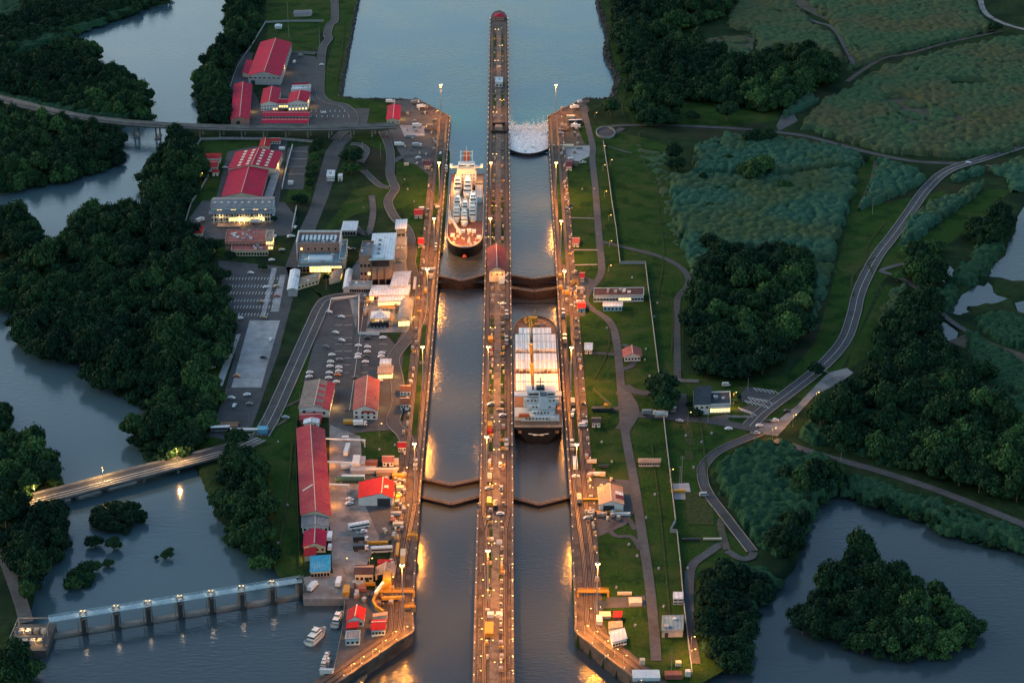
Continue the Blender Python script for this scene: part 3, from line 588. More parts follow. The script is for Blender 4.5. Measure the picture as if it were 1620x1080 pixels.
# --- tall grass in billows
M_CANE = mat('tall_grass', (.030, .080, .052), .9, .5, .9, coords='Geometry', detail=9, bump=1.0, bscale=2.2, spec=.02)
second_noise(M_CANE, (.055, .080, .036), .014, .45, .64, 7)
M_CANE2 = second_noise(mat('dry_tall_grass', (.042, .082, .042), .9, .5, .9, coords='Geometry', detail=9, bump=1.0, bscale=2.2, spec=.02), (.075, .080, .040), .016, .42, .62, 8)
M_SCRUB = mat('low_scrub', (.020, .054, .028), .9, .5, .5, coords='Geometry', detail=9, bump=1.0, bscale=1.4, spec=.02)
def billow(name, px, h=3.2, cell=7.0, step=1.25, m=None, gaps=0.0, seed=0, z=0, holes=()):
    h *= 1.25; cell *= .74; poly = wpoly(px, h*.6); a = np.array(poly); g = np.random.default_rng(seed+5)
    x0, x1, y0, y1 = a[:, 0].min()-2, a[:, 0].max()+2, a[:, 1].min()-2, a[:, 1].max()+2
    X, Y = np.meshgrid(np.arange(x0, x1, step), np.arange(y0, y1, step)); X = X+g.uniform(-.3, .3, X.shape)*step; Y = Y+g.uniform(-.3, .3, Y.shape)*step
    def worley(c, sy=1.0):
        I = np.floor(X/c).astype(int); J = np.floor(Y/(c*sy)).astype(int); i0, j0 = I.min()-1, J.min()-1
        jit = g.uniform(0, 1, (I.max()-i0+3, J.max()-j0+3, 3)); best = np.full(X.shape, 9.); hh = np.zeros(X.shape)
        for di in (-1, 0, 1):
            for dj in (-1, 0, 1):
                jj = jit[I+di-i0, J+dj-j0]; d = np.hypot((I+di+jj[..., 0])-X/c, (J+dj+jj[..., 1])-Y/(c*sy)); cl = d < best; best = np.where(cl, d, best); hh = np.where(cl, jj[..., 2], hh)
        return best, hh
    b1, h1 = worley(cell, 1.25); b2, h2 = worley(cell*.36)
    Z = h*(.18+.35*h1+.75*np.sqrt(np.clip(1-(b1/.82)**2, 0, 1)))+h*.16*np.sqrt(np.clip(1-b2*b2, 0, 1))+g.uniform(-.10, .10, X.shape)*h*.6
    ins = inside(poly, X, Y); d = edge_dist(poly, X, Y); d = np.where(ins, d, -d)+np.sin(X*.35)*.8+np.cos(Y*.27)*.8+(h1-.55)*5.0+(h2-.5)*1.6
    Z = np.where(d > 0, Z*np.clip(d/1.6, 0, 1)**.5, -.5)
    for hp in holes:
        hw = wpoly(hp, 0); hd = edge_dist(hw, X, Y); hi = inside(hw, X, Y); Z = np.where(hi, -.5, Z*np.clip(hd/2.5, .0, 1))
    if gaps:
        b3, h3 = worley(cell*2.6); Z = np.where((b3 > 1-gaps), -.4, Z)
    ny, nx = X.shape; keep = np.maximum.reduce([Z[:-1, :-1], Z[1:, :-1], Z[1:, 1:], Z[:-1, 1:]]) > -.2
    id_ = np.arange(ny*nx).reshape(ny, nx); F = np.stack([id_[:-1, :-1], id_[:-1, 1:], id_[1:, 1:], id_[1:, :-1]], -1)[keep]
    used = np.unique(F); mp = np.full(ny*nx, -1); mp[used] = np.arange(len(used))
    V = np.stack([X, Y, Z+z], -1).reshape(-1, 3)[used]
    return tag(link(name, np_mesh(name, V, mp[F], m or M_CANE, smooth=True)), kind='stuff')
billow('tall_grass', [(1100,232),(1150,212),(1210,215),(1330,232),(1366,247),(1358,262),(1330,262),(1220,275),(1150,272),(1095,270)], 3.4, 7, seed=1)
billow('tall_grass', [(1060,278),(1090,272),(1150,276),(1225,279),(1330,268),(1355,265),(1352,300),(1335,345),(1325,372),(1318,408),(1280,412),(1262,405),(1190,390),(1130,395),(1098,430),(1085,395),(1080,365),(1066,352),(1065,318),(1060,300)], 3.4, 8, seed=2)
billow('tall_grass', [(1285,418),(1318,418),(1300,470),(1285,520),(1276,520),(1286,470)], 3, 7, seed=3)
billow('tall_grass', [(1100,470),(1118,448),(1135,442),(1110,480),(1098,520),(1092,500)], 3, 6, seed=4)
billow('tall_grass', [(1390,250),(1442,264),(1466,284),(1430,302),(1362,328),(1356,324),(1382,282)], 3.2, 7, seed=5)
billow('tall_grass', [(1555,287),(1542,308),(1472,355),(1442,382),(1425,382),(1440,340),(1482,316)], 3.2, 6, seed=6)
billow('tall_grass', [(1506,278),(1550,262),(1556,268),(1545,275),(1508,284)], 2.5, 6, seed=7)
billow('tall_grass', [(1268,198),(1300,160),(1345,138),(1400,105),(1500,78),(1590,58),(1635,58),(1635,215),(1600,235),(1520,246),(1400,238),(1340,222)], 3.0, 7.5, 1.7, M_CANE2, seed=8, gaps=.10, holes=[[(1398,158),(1425,152),(1448,160),(1470,172),(1500,178),(1535,186),(1560,192),(1520,197),(1490,203),(1462,194),(1440,199),(1425,186)],[(1500,128),(1560,130),(1580,136),(1510,138)]])
billow('tall_grass', [(1342,108),(1355,100),(1335,60),(1320,40),(1290,10),(1260,-14),(1540,-14),(1548,22),(1575,45),(1500,62),(1400,86),(1370,98)], 2.6, 7.5, 1.9, M_CANE2, seed=9, gaps=.12)
billow('tall_grass', [(1170,-14),(1240,-14),(1290,40),(1318,55),(1338,95),(1325,92),(1300,78),(1235,72),(1200,88),(1196,50),(1150,40),(1160,10)], 2.6, 7.5, 1.8, M_CANE2, seed=10, gaps=.1)
billow('tall_grass', [(1240,185),(1300,158),(1285,145),(1250,160),(1238,175)], 2.5, 7, seed=11); billow('tall_grass', [(1560,265),(1635,245),(1635,300),(1600,300),(1590,275)], 2.6, 8, seed=12)
M_SCRUB2 = M_SCRUB
billow('low_scrub', [(1135,738),(1168,712),(1200,698),(1240,702),(1320,728),(1335,758),(1290,798),(1272,850),(1230,872),(1195,852),(1168,805),(1142,775)], 3.4, 6, 1.3, M_SCRUB, seed=13)
billow('low_scrub', [(1335,745),(1400,764),(1480,790),(1560,815),(1640,845),(1640,868),(1560,850),(1500,838),(1450,808),(1390,792),(1335,776)], 2.6, 5, 1.4, M_SCRUB, seed=14)
billow('low_scrub', [(1265,690),(1290,650),(1330,630),(1420,640),(1500,660),(1500,740),(1400,728),(1310,700)], 3.0, 6, 1.5, M_SCRUB, seed=15)
billow('low_scrub', [(1500,600),(1560,610),(1640,640),(1640,690),(1560,670),(1500,640)], 3.0, 6, 1.5, M_SCRUB, seed=16)
billow('low_scrub', [(1395,500),(1410,462),(1432,445),(1440,460),(1425,490),(1400,522),(1385,530)], 2.8, 5, 1.3, M_CANE, seed=17)
billow('low_scrub', [(1465,460),(1515,450),(1510,475),(1495,490),(1470,478)], 2.4, 5, 1.3, M_SCRUB, seed=18); billow('low_scrub', [(1545,500),(1590,490),(1640,510),(1640,548),(1590,545),(1550,520)], 2.4, 5, 1.3, M_SCRUB, seed=19)
billow('low_scrub', [(1500,440),(1540,400),(1555,375),(1590,380),(1560,430),(1530,448)], 2.6, 6, 1.4, M_SCRUB, seed=20); billow('low_scrub', [(1530,525),(1560,535),(1640,585),(1640,640),(1570,600),(1530,555)], 2.4, 5, 1.4, M_SCRUB, seed=21)
billow('low_scrub', [(1108,905),(1150,888),(1210,898),(1240,922),(1200,945),(1190,1000),(1190,1050),(1150,1055),(1115,1025),(1105,960)], 1.8, 5, 1.3, M_SCRUB, seed=22, gaps=.25)
billow('low_scrub', [(-15,-14),(275,-14),(200,20),(120,50),(25,84),(-15,90)], 3, 7, 1.8, M_SCRUB, seed=23)
billow('low_scrub', [(-15,130),(60,140),(180,172),(235,182),(180,186),(60,172),(-15,160)], 3, 6, 1.6, M_SCRUB, seed=24)
billow('low_scrub', [(200,560),(320,520),(350,560),(310,595),(240,610),(180,590)], 3, 6, 1.5, M_SCRUB, seed=25)

billow('tall_grass', [(1380,165),(1400,148),(1450,148),(1505,165),(1530,180),(1575,185),(1560,198),(1500,208),(1450,202),(1400,187)], 1.6, 8, 1.5, M_CANE2, seed=31, gaps=.5)
billow('tall_grass', [(1080,78),(1130,60),(1195,55),(1190,86),(1160,98),(1120,94)], 1.5, 8, 1.5, M_CANE2, seed=32, gaps=.45)
billow('tall_grass', [(1000,228),(1055,240),(1058,290),(1066,330),(1078,380),(1070,395),(1050,330),(1030,270)], .5, 5, 1.6, M_CANE2, seed=33, gaps=.55)
# ================================================================ the locks
M_WALL = second_noise(mat('lock_concrete', (.082, .060, .050), .9, .35, .35, coords='Geometry', detail=8), (.034, .023, .019), .11, .45, .68, 6)
M_WALL2 = second_noise(mat('pale_lock_concrete', (.13, .10, .082), .9, .3, .6, coords='Geometry', detail=8), (.07, .05, .042), .2, .48, .7, 6)
M_TRACK = mat('track_bed', (.040, .022, .017), .9, .35, .8, coords='Geometry', detail=6)
M_RAIL = mat('rail_steel', (.20, .15, .12), .5, .2, 2, metal=.4)
M_GATE = mat('gate_steel', (.032, .020, .017), .75, .35, .5, detail=7)
M_GATE2 = mat('gate_walkway', (.05, .034, .029), .8, .3, .7)
M_RAILING = mat('railing_paint', (.20, .16, .13), .6, .2, 1)
M_POLE = mat('galvanised_pole', (.30, .30, .30), .5, .15, 1, metal=.5)
M_SODIUM = mat('sodium_lamp', (.9, .6, .2), emit=(1, .5, .12), es=7)
M_SODIUM2 = mat('small_sodium_lamp', (.9, .6, .2), emit=(1, .48, .09), es=2.2)
M_MARKER = mat('marker_lamp', (.9, .8, .7), emit=(1, .56, .22), es=.95)
SOD = (1.0, .35, .04); WARM = (1.0, .55, .18)
def point(loc, power, col=SOD, radius=.8, parent=None, name='lamp_light'):
    l = bpy.data.lights.new(name, 'POINT'); l.energy = power; l.color = col; l.shadow_soft_size = radius
    o = bpy.data.objects.new(name, l); COL.objects.link(o); o.location = loc
    if parent: o.parent = parent
    return o
def spot(loc, power, col=SOD, radius=1.0, parent=None, cone=150):
    l = bpy.data.lights.new('mast_light', 'SPOT'); l.energy = power; l.color = col; l.shadow_soft_size = radius; l.spot_size = R(cone); l.spot_blend = .12
    o = bpy.data.objects.new('mast_light', l); COL.objects.link(o); o.location = loc
    if parent: o.parent = parent
    return o
def wx(px, py): p = P(px, py, 0); return (p.x, p.y)
def lerp_path(pts, n=10): return wpath(pts, 0, n)
def track(mb_bed, mb_rail, path, z):
    strip(mb_bed, path, 2.9, z)
    for d in (-.76, .76): 
        e = offset(path, d)
        for a, b in zip(e, e[1:]): mb_rail.beam((a.x, a.y, z+.12), (b.x, b.y, z+.12), .22, .22)
    e = path
    for a, b in zip(e, e[1:]): mb_rail.beam((a.x, a.y, z+.1), (b.x, b.y, z+.1), .3, .16)
def lock_wall(label, outline, coping_lines, tracks, plots, road=None, slabs=()):
    root = thing('lock_wall', label, 'lock wall', (0, 0, 0))
    mb = MB(); mb.prism([wx(*p) for p in outline], -16, .55); mb.build('concrete_wall', M_WALL, root)
    for cl in coping_lines:
        cb = MB(); path = wpath(cl, 0, 8)
        for a, b in zip(path, path[1:]): cb.beam((a.x, a.y, .62), (b.x, b.y, .62), 1.1, .7)
        cb.build('coping', M_WALL2, root)
    for tr in tracks:
        a, b = MB(), MB(); track(a, b, wpath(tr, 0, 8), .60); t = a.build('tow_track', M_TRACK, root); b.build('rail', M_RAIL, t)
    if road:
        rb = MB(); strip(rb, wpath(road, 0, 8), 4.2, .58); rb.build('service_path', M_WALL2, root)
    for i, pl in enumerate(plots):
        pb = MB(); pts = [wx(*p) for p in pl]; z = .575+.003*(i % 4); pb.face([(x, y, z) for x, y in pts] if sum(a[0]*b[1]-b[0]*a[1] for a, b in zip(pts, pts[1:]+pts[:1])) > 0 else [(x, y, z) for x, y in pts[::-1]])
        pb.build('grass_plot', M_LAWN, root)
    for x, y, w, d in slabs:
        p = P(x, y); sb = MB(); sb.box(p.x, p.y, .55, w, d, .35); sb.build('machinery_slab', M_WALL2, root)
    return root
def band(xa, xb, ya, yb, ca, cb):   # a plot between two heights, the sides given as px offsets either side of a moving middle
    return [(ca+xa, ya), (ca+xb, ya), (cb+xb*pxm(yb)/pxm(ya), yb), (cb+xa*pxm(yb)/pxm(ya), yb)]
def mid(y): return np.interp(y, [0, 100, 470, 780, 1080], [789.5, 789, 787.5, 785.5, 781])
def cx(y, m): return float(mid(y)+m*pxm(y))     # px of a line m metres east of the middle of the centre wall
CW_L = [(cx(y, -8.9), y) for y in (32, 200, 437, 700, 803)]+[(cx(808, -10), 808), (cx(960, -9.7), 960), (cx(1110, -9.4), 1110)]
CW_R = [(cx(y, 8.9), y) for y in (32, 200, 437, 700, 803)]+[(cx(960, 8.9), 960), (cx(1110, 9.2), 1110)]
tip = [(cx(26, -8), 26), (cx(20, -5.5), 20), (cx(17, 0), 17), (cx(20, 5.5), 20), (cx(26, 8), 26)]
cplots = []
for ya, yb in ((55, 75), (80, 92), (145, 175), (258, 300), (310, 340), (352, 385), (505, 520), (526, 540), (550, 566), (580, 625), (632, 655), (682, 715)):
    for m0, m1 in ((-4.6, -2.5), (2.4, 4.4)):
        if (ya*7+int(m0*10)) % 5 == 0: continue
        cplots.append([(cx(ya, m0), ya), (cx(ya, m1), ya), (cx(yb, m1), yb), (cx(yb, m0), yb)])
for ya, yb in ((838, 850), (875, 900), (902, 920), (930, 945)):
    for m0, m1 in ((-3.2, -1.7), (1.7, 3.1)):
        if (ya, m0) in ((930, 1.7), (838, 1.7)): continue
        cplots.append([(cx(ya, m0), ya), (cx(ya, m1), ya), (cx(yb, m1), yb), (cx(yb, m0), yb)])
lock_wall('long centre wall with two tow tracks running between both lock lanes', CW_L+CW_R[::-1]+tip[::-1], [CW_L[:5], CW_L[5:], CW_R],
  [[(cx(y, s*a), y) for y, a in ((40, 6.6), (200, 6.6), (437, 6.8), (700, 7), (800, 7), (820, 6.2), (835, 5.2), (850, 4.9), (960, 4.9), (1110, 4.7))] for s in (-1, 1)], cplots, [(cx(y, 0), y) for y in (45, 200, 385)] + [(cx(y, 0), y) for y in (445, 700, 960, 1110)],
  [(cx(y, m), y, 3.6, 4) for y in (455, 470, 481, 575, 500, 250, 150, 742, 320) for m in (-3.6, 3.4)])
LW = [(712, 188), (703, 300), (690, 470), (676, 640), (664, 783), (664, 800), (657, 890), (653, 960), (652.5, 984), (652.5, 1000)]
LWo = [(x-13.5*pxm(y), y) for x, y in LW]
LWF = LW+[(628, 1016), (590, 1042), (520, 1090)]; LWFo = [(x-13.5*pxm(y), y) for x, y in LW[:-1]]+[(607, 1000), (580, 1022), (545, 1047), (478, 1090)]
lock_wall('western lock wall with tow tracks beside the visitor lawns and work yards', LWF+LWFo[::-1], [LWF[:6], LWF[6:]],
  [[(x-m*pxm(y), y) for (x, y), m in zip(LW[:-1], (2.6, 2.6, 2.6, 2.6, 2.6, 2.8, 5.6, 5.6, 5.8))]+[(628, 1004), (600, 1025), (560, 1053), (510, 1088)],
   [(x-m*pxm(y), y) for (x, y), m in zip(LW[:-1], (9, 9, 9, 9, 9, 9, 10.5, 10.5, 10.5))]+[(615, 1003), (590, 1022), (550, 1050), (498, 1088)]],
  [[(x-7.6*pxm(y), y) for x, y in ((709, 240), (700, 345))]+[(x-4.6*pxm(y), y) for x, y in ((700, 345), (709, 240))], [(x-7.6*pxm(y), y) for x, y in ((686, 515), (676, 640), (672, 690))]+[(x-4.6*pxm(y), y) for x, y in ((672, 690), (676, 640), (686, 515))]],
  slabs=[(672, 455, 5, 4), (670, 475, 4, 3), (676, 420, 5, 2.5), (668, 575, 4, 4), (690, 325, 4, 5)])
RW = [(866, 188), (874, 320), (883, 470), (893, 640), (903, 785), (907, 890), (910, 950), (911, 985), (911.5, 1000)]
RWF = RW+[(930, 1016), (960, 1040), (1030, 1093)]; RWFo = [(x+13.5*pxm(y), y) for x, y in RW[:-1]]+[(962, 1004), (985, 1022), (1070, 1093)]
lock_wall('eastern lock wall with tow tracks along the wide open lawns', RWF+RWFo[::-1], [RWF[:5], RWF[5:]],
  [[(x+m*pxm(y), y) for (x, y), m in zip(RW[:-1], (2.6, 2.6, 2.6, 2.6, 2.7, 5.6, 5.6, 5.8))]+[(935, 1000), (965, 1025), (1000, 1053), (1045, 1090)],
   [(x+m*pxm(y), y) for (x, y), m in zip(RW[:-1], (8, 8, 8, 8, 8, 10, 10.2, 10.4))]+[(950, 1000), (975, 1020), (1010, 1050), (1055, 1088)]],
  [[(x+4.4*pxm(y), y) for x, y in ((880, 420), (870, 260))]+[(x+6.8*pxm(y), y) for x, y in ((870, 260), (880, 420))], [(x+4.4*pxm(y), y) for x, y in ((901, 745), (885, 500))]+[(x+6.8*pxm(y), y) for x, y in ((885, 500), (901, 745))]],
  slabs=[(893, 440, 4, 4), (893, 455, 4, 4), (902, 575, 4, 3), (905, 640, 3.6, 3)])
# upstream wing walls, flaring towards the lake
for lab, pts in (('western wing wall flaring from the lock mouth to the lake', [(712, 186), (656, 156), (650, 161), (690, 190)]), ('eastern wing wall flaring from the lock mouth to the lake', [(866, 186), (927, 156), (934, 161), (886, 190)])):
    rt = thing('wing_wall', lab, 'wall'); mb = MB(); mb.prism([wx(*p) for p in pts], -14, .45); mb.build('concrete_wall', M_WALL, rt)
    cb = MB(); a, b = P(*pts[0]), P(*pts[1]); cb.beam((a.x, a.y, .7), (b.x, b.y, .7), 1.3, .8); cb.build('coping', M_WALL2, rt)
# mitre gates
def gate(label, l, a, r, top, bottom, th=1.2):
    L, A, Q = P(*l, top), P(*a, top), P(*r, top); root = thing('mitre_gate', label, 'lock gate', (A.x, A.y, 0))
    o = Vector((A.x, A.y, 0))
    for p, e in ((L, A), (Q, A)):
        d = (e-p); d.z = 0; ln = d.length; d.normalize(); n = Vector((-d.y, d.x, 0))
        if n.y > 0: n = -n
        mb = MB(); p0 = p-o; e0 = e-o
        def slab(t0, t1, off0, off1, z0, z1, m):
            mb.mi = m; c = [p0+d*t0+n*off0, p0+d*t1+n*off0, p0+d*t1+n*off1, p0+d*t0+n*off1]; mb.prism([(v.x, v.y) for v in c], z0, z1)
        slab(0, ln-.05, -th/2, th/2, bottom, top-.3, 0)
        k = 0
        z = bottom+.8
        while z < top-1: slab(.2, ln-.3, th/2, th/2+.28, z, z+.25, 0); z += 1.3
        for k in range(1, 7): slab(ln*k/7-.12, ln*k/7+.12, th/2, th/2+.22, bottom, top-.4, 0)
        leaf = mb.build('gate_leaf', [M_GATE, M_GATE2], root)
        w = MB(); mb = w
        slab(0, ln-.05, -th/2-.15, th/2+.45, top-.3, top, 0); w.build('walkway', M_GATE2, leaf)
        rb = MB()
        for off in (-th/2-.05, th/2+.35):
            for zz in (.55, 1.1): rb.beam(p0+d*.2+n*off+Vector((0, 0, zz)), e0+n*off-d*.1+Vector((0, 0, zz)), .1, .1)
            t = .3
            while t < ln: q0 = p0+d*t+n*off; rb.beam(q0, q0+Vector((0, 0, 1.1)), .1, .1); t += 2.4
        for v in rb.v: pass
        rb.build('handrail', M_RAILING, leaf)
    return root
gate('upper mitre gate of the west lane below the yacht carrier', (689, 435), (731, 444), (768.5, 434), .3, -17)
gate('upper mitre gate of the east lane, first of a pair', (806, 435), (845, 441), (883, 435), .3, -17)
gate('second mitre gate of the east lane ahead of the bulk carrier', (806, 455), (845, 461), (885, 455), .2, -17)
gate('thin mitre gate of the west lane, upstream one of the lower pair', (667, 757), (714, 767), (763, 757), -4.9, -17)
gate('lowest mitre gate of the west lane', (663, 785), (714, 797), (763, 784), -4.9, -17)
gate('lowest mitre gate of the east lane below the bulk carrier', (807, 786), (853, 798), (905, 785), -4.9, -17)
# overflowing curved gate of the east lane
og = thing('overflow_gate', 'curved dark gate with white water pouring over it', 'lock gate')
A0, A1, AM = P(805.5, 234), P(867, 233), P(838, 241.5)
arc = [A0.lerp(A1, t)+Vector((0, -(1-(2*t-1)**2)*(A0.y-AM.y), 0)) for t in np.linspace(0, 1, 17)]
mb = MB(); mb.prism([(p.x, p.y) for p in arc]+[(p.x, p.y+1.6) for p in arc[::-1]], -16, -1.6); mb.build('gate_face', M_GATE, og)
mb = MB()
for a, b in zip(arc, arc[1:]): mb.beam((a.x, a.y-.3, -1.2), (b.x, b.y-.3, -1.2), .8, .5)
for k in range(0, 17, 2): mb.box(arc[k].x, arc[k].y-.5, -6, .5, .6, 5)
mb.build('gate_rib', M_GATE2, og)
m = second_noise(mat('foaming_water', (.70, .69, .66), .6, .25, .5, coords='Geometry', detail=8, bump=1, bscale=1.0, col2=(.9, .9, .88)), (.30, .33, .36), .25, .58, .68, 7, 1.5); 
V, F = [], []; nu, nv_ = 60, 46; gg = np.random.default_rng(5)
B0, B1 = P(805.5, 200), P(867, 199)
for j in range(nv_):
    t = j/(nv_-1)
    for i in range(nu):
        u = i/(nu-1); p = A0.lerp(A1, u)+Vector((0, -(1-(2*u-1)**2)*(A0.y-AM.y), 0)); b = B0.lerp(B1, u); qx = p.lerp(b, t)
        step = math.floor(t*9)/9; z = -1.5+step*1.9+(.35 if ((t+.03*math.sin(u*31)+.02*math.sin(u*67+t*9))*9) % 1 < .25 else 0)+gg.uniform(-.35, .35)+(gg.uniform(0, 2.2) if t > .62 else 0)*(.3+.7*abs(2*u-1))
        V.append((qx.x, qx.y, z if t < .99 else -2.6))
for j in range(nv_-1):
    for i in range(nu-1): a = j*nu+i; F.append((a, a+1, a+nu+1, a+nu))
tag(link('white_water', np_mesh('white_water', V, F, m)), kind='stuff')
mb = MB(); rr = random.Random(9)      # spray thrown up behind it
for k in range(2600):
    u = rr.random(); t = rr.gauss(.15, .55); p = B0.lerp(B1, u); edge = max(0, 1-u*7)
    h = abs(rr.gauss(0, 2.2+edge*9+3*max(0, u-.55)))*(.5+.5*math.sin(u*23)**2); s = rr.uniform(.12, .5)*(1+max(0, rr.gauss(0, .6)))
    c = Vector((p.x+rr.uniform(-1, 1), p.y-9+t*14, -1+h)); pts = [c+Vector((rr.uniform(-s, s), rr.uniform(-s, s), rr.uniform(-s, s)*1.6)) for _ in range(4)]
    i = mb.pts(pts); mb.f += [(i, i+1, i+2), (i, i+2, i+3), (i, i+3, i+1), (i+1, i+3, i+2)]; mb.m += [0]*4
tag(mb.build('water_spray', m), kind='stuff')
# ---------------------------------------------------------------- lamps of the locks
def mast(px, py, label, h=30.0, power=27000, group='high masts of the locks', light=True):
    b = P(px, py, h); root = thing('high_mast', label, 'lamp post', (b.x, b.y, .1), 0, group)
    mb = MB(); mb.lathe(0, 0, [(.9, 0), (.9, .4), (.42, .5), (.34, h*.5), (.2, h)], 8); mb.build('pole', M_POLE, root)
    mb = MB(); mb.lathe(0, 0, [(.5, h-.2), (.95, h), (.95, h+.25), (.25, h+.6)], 12); mb.build('lamp_ring', M_POLE, root)
    for k in range(6):
        a = k*1.047; mb = MB(); mb.box(.8*math.cos(a), .8*math.sin(a), h-.6, .5, .5, .5); mb.build('lamp', M_SODIUM, root)
    if light: spot((0, 0, h-1.3), power, SOD, 1.6, root)
    return root
for px, py, la in ((694.5, 257, 'western high mast at the stern of the yacht carrier'), (686.5, 345, 'western high mast on the lawn beside the yacht carrier bow'), (668.5, 548, 'western high mast between the river terrace and lower chamber'), (655.6, 701, 'western high mast by the red roofed yard hut'),
   (880, 257, 'eastern high mast beside the overflow chamber'), (888, 349, 'eastern high mast beside the upper chamber'), (904, 549, 'eastern high mast by the bow of the bulk carrier'), (912.5, 702, 'eastern high mast by the stern of the bulk carrier'), (945.6, 891, 'eastern high mast on the lawn by the lower approach'),
   (893, 428, 'eastern high mast at the upper mitre gates'), (676, 425, 'western high mast at the upper mitre gates'), (636, 893, 'western high mast over the yellow crane yard')):
    mast(px, py, la, 30, 16000 if (px, py) == (636, 893) else 27000)
for py, m_, pw, la in ((257, -5.6, 6500, 'high mast on the centre wall beside the yacht carrier bridge'), (345, -5.4, 8000, 'high mast on the centre wall beside the yacht carrier bow'), (548, -5.4, 16000, 'high mast on the centre wall across from the bulk carrier bow'), (690, -5.4, 16000, 'high mast on the centre wall across from the bulk carrier stern'), (870, -3.4, 16000, 'high mast on the lower centre wall')):
    b_ = P(0, py, 30); gy_ = H0; yb = min(range(int(py), 1080), key=lambda v: abs(P(0, v, 0).y-b_.y)); x_ = cx(yb, m_); p_ = P(x_, yb, 0); hx = 810+FPX*(Vector((p_.x, p_.y, 30))-Vector((0, 0, CAMH))).dot(RGT)/(Vector((p_.x, p_.y, 30))-Vector((0, 0, CAMH))).dot(FWD)
    mast(hx, py, la, 30, pw, 'high masts of the centre wall')
for px, py, la in ((697, 134, 'tall slim mast on the western wing wall'), (879.5, 134, 'tall slim mast on the eastern wing wall')):
    mast(px, py, la, 30, 16000)
def post(px, py, label, h=9.0, power=900, group=None, arms=2, ground=True, col=SOD, name='lamp_post', z=.5):
    'street lamp: base at (px, py)'
    b = P(px, py, 0); root = thing(name, label, 'lamp post', (b.x, b.y, z), 0, group)
    mb = MB(); mb.lathe(0, 0, [(.25, 0), (.22, .5), (.11, .6), (.08, h)], 6)
    for s in ((-1, 1) if arms == 2 else (1,)): mb.tube([(0, 0, h-.1), (s*.7, 0, h+.15), (s*1.5, 0, h+.1)], .06, 5)
    mb.build('pole', M_POLE, root)
    for s in ((-1, 1) if arms == 2 else (1,)): mb = MB(); mb.box(s*1.5, 0, h-.1, .55, .32, .18); mb.build('lamp_head', M_SODIUM2, root)
    if power: spot((0, 0, h-.5), power, col, .5, root, 160)
    return root
G = 'twin lamp posts along the centre wall'
for k, (y, m) in enumerate([(62, -2), (88, 2), (112, -2), (175, 3), (195, -3), (262, -3), (345, -3), (395, -5.5), (452, 0), (500, 2), (540, -3), (600, 2), (640, -3), (690, 0), (735, 0), (790, -2), (850, 1.5), (885, -2), (910, 2), (960, -2), (1000, 2), (1040, -2), (1075, 2)]):
    post(cx(y, m), y, 'twin armed sodium lamp post standing on the centre wall', 9.5, 700, G)
G = 'small lamps on the outer strips of the lower centre wall'
for y in (905, 930, 955, 991, 1008, 1024, 1051, 1074):
    for m in (-7.6, 7.4):
        post(cx(y, m), y, 'short lamp on the low outer strip of the centre wall', 4.5, 260 if y > 970 else 0, G, 1)
for k, (x, y) in enumerate([(640, 1004), (622, 1012), (606, 1026), (590, 1040), (571, 1052), (556, 1063)]):
    post(x, y, 'short lamp along the curved western approach wall', 4.5, 900, 'lamps of the western approach wall', 1)
for k, (x, y) in enumerate([(925, 1003), (940, 1012), (957, 1027), (972, 1040), (986, 1050)]):
    post(x, y, 'short lamp along the curved eastern approach wall', 4.5, 900, 'lamps of the eastern approach wall', 1)
# white marker lamps along the wall edges
mk = MB(); mk.lathe(0, 0, [(.16, 0), (.12, .9), (.12, 1.0)], 6); mk.mi = 1; mk.lathe(0, 0, [(.12, 1.0), (.16, 1.15), (.11, 1.3)], 6)
base = mk.build('marker_light', [M_POLE, M_MARKER], None, (0, 0, -50)); first = [base]
def markers(line, label, group, gap=13):
    path = wpath(line, 0, 8); acc = 0
    for a, b in zip(path, path[1:]):
        d = (b-a).length; t = (gap-acc) % gap
        while t < d:
            p = a.lerp(b, t/d)
            o = first.pop() if first else base.copy()
            if o is not base: COL.objects.link(o)
            o.location = (p.x, p.y, .95); tag(o, label, 'light', group); t += gap
        acc = (acc+d) % gap
markers([(x+.0*pxm(y), y) for x, y in CW_L], 'small white marker light on the western edge of the centre wall', 'marker lights on the western edge of the centre wall', 14)
markers([(x-.0*pxm(y), y) for x, y in CW_R], 'small white marker light on the eastern edge of the centre wall', 'marker lights on the eastern edge of the centre wall', 14)
markers(LWF, 'small white marker light on the coping of the western lock wall', 'marker lights of the western lock wall', 13)
markers(RWF, 'small white marker light on the coping of the eastern lock wall', 'marker lights of the eastern lock wall', 13)
markers([(RW[k][0]+12.5*pxm(RW[k][1]), RW[k][1]) for k in range(8)], 'small white marker light along the inner edge of the eastern lawn', 'marker lights along the eastern lawn', 18)
# ================================================================ the two ships and the boats
M_HULL = mat('dark_hull_paint', (.009, .011, .014), .5, .3, .4); M_HULLRED = mat('red_hull_paint', (.17, .028, .020), .6, .3, .4)
M_SHIPW = mat('white_ship_paint', (.72, .68, .62), .5, .1, .5); M_SHIPG = second_noise(mat('weathered_ship_white', (.52, .51, .49), .55, .15, .5, detail=7), (.34, .31, .28), .25, .55, .7, 7); M_CREAM = mat('cream_ship_paint', (.62, .50, .38), .55, .12, .5)
M_REDDECK = mat('red_deck_paint', (.17, .040, .026), .7, .4, .5, col2=(.26, .10, .05)); M_GREYDECK = mat('grey_deck', (.17, .16, .15), .8, .3, .5)
M_DARKW = mat('dark_window', (.012, .014, .018), .15, .1, 1); M_YELL = mat('yellow_crane_paint', (.40, .20, .02), .55, .2, 1)
M_HATCH = stripes(mat('hatch_cover', (.66, .64, .62), .6, .10, .6), (.32, .30, .28), 2.9, 0, .6); M_BROWN = mat('rusty_brown', (.16, .085, .05), .85, .4, .8)
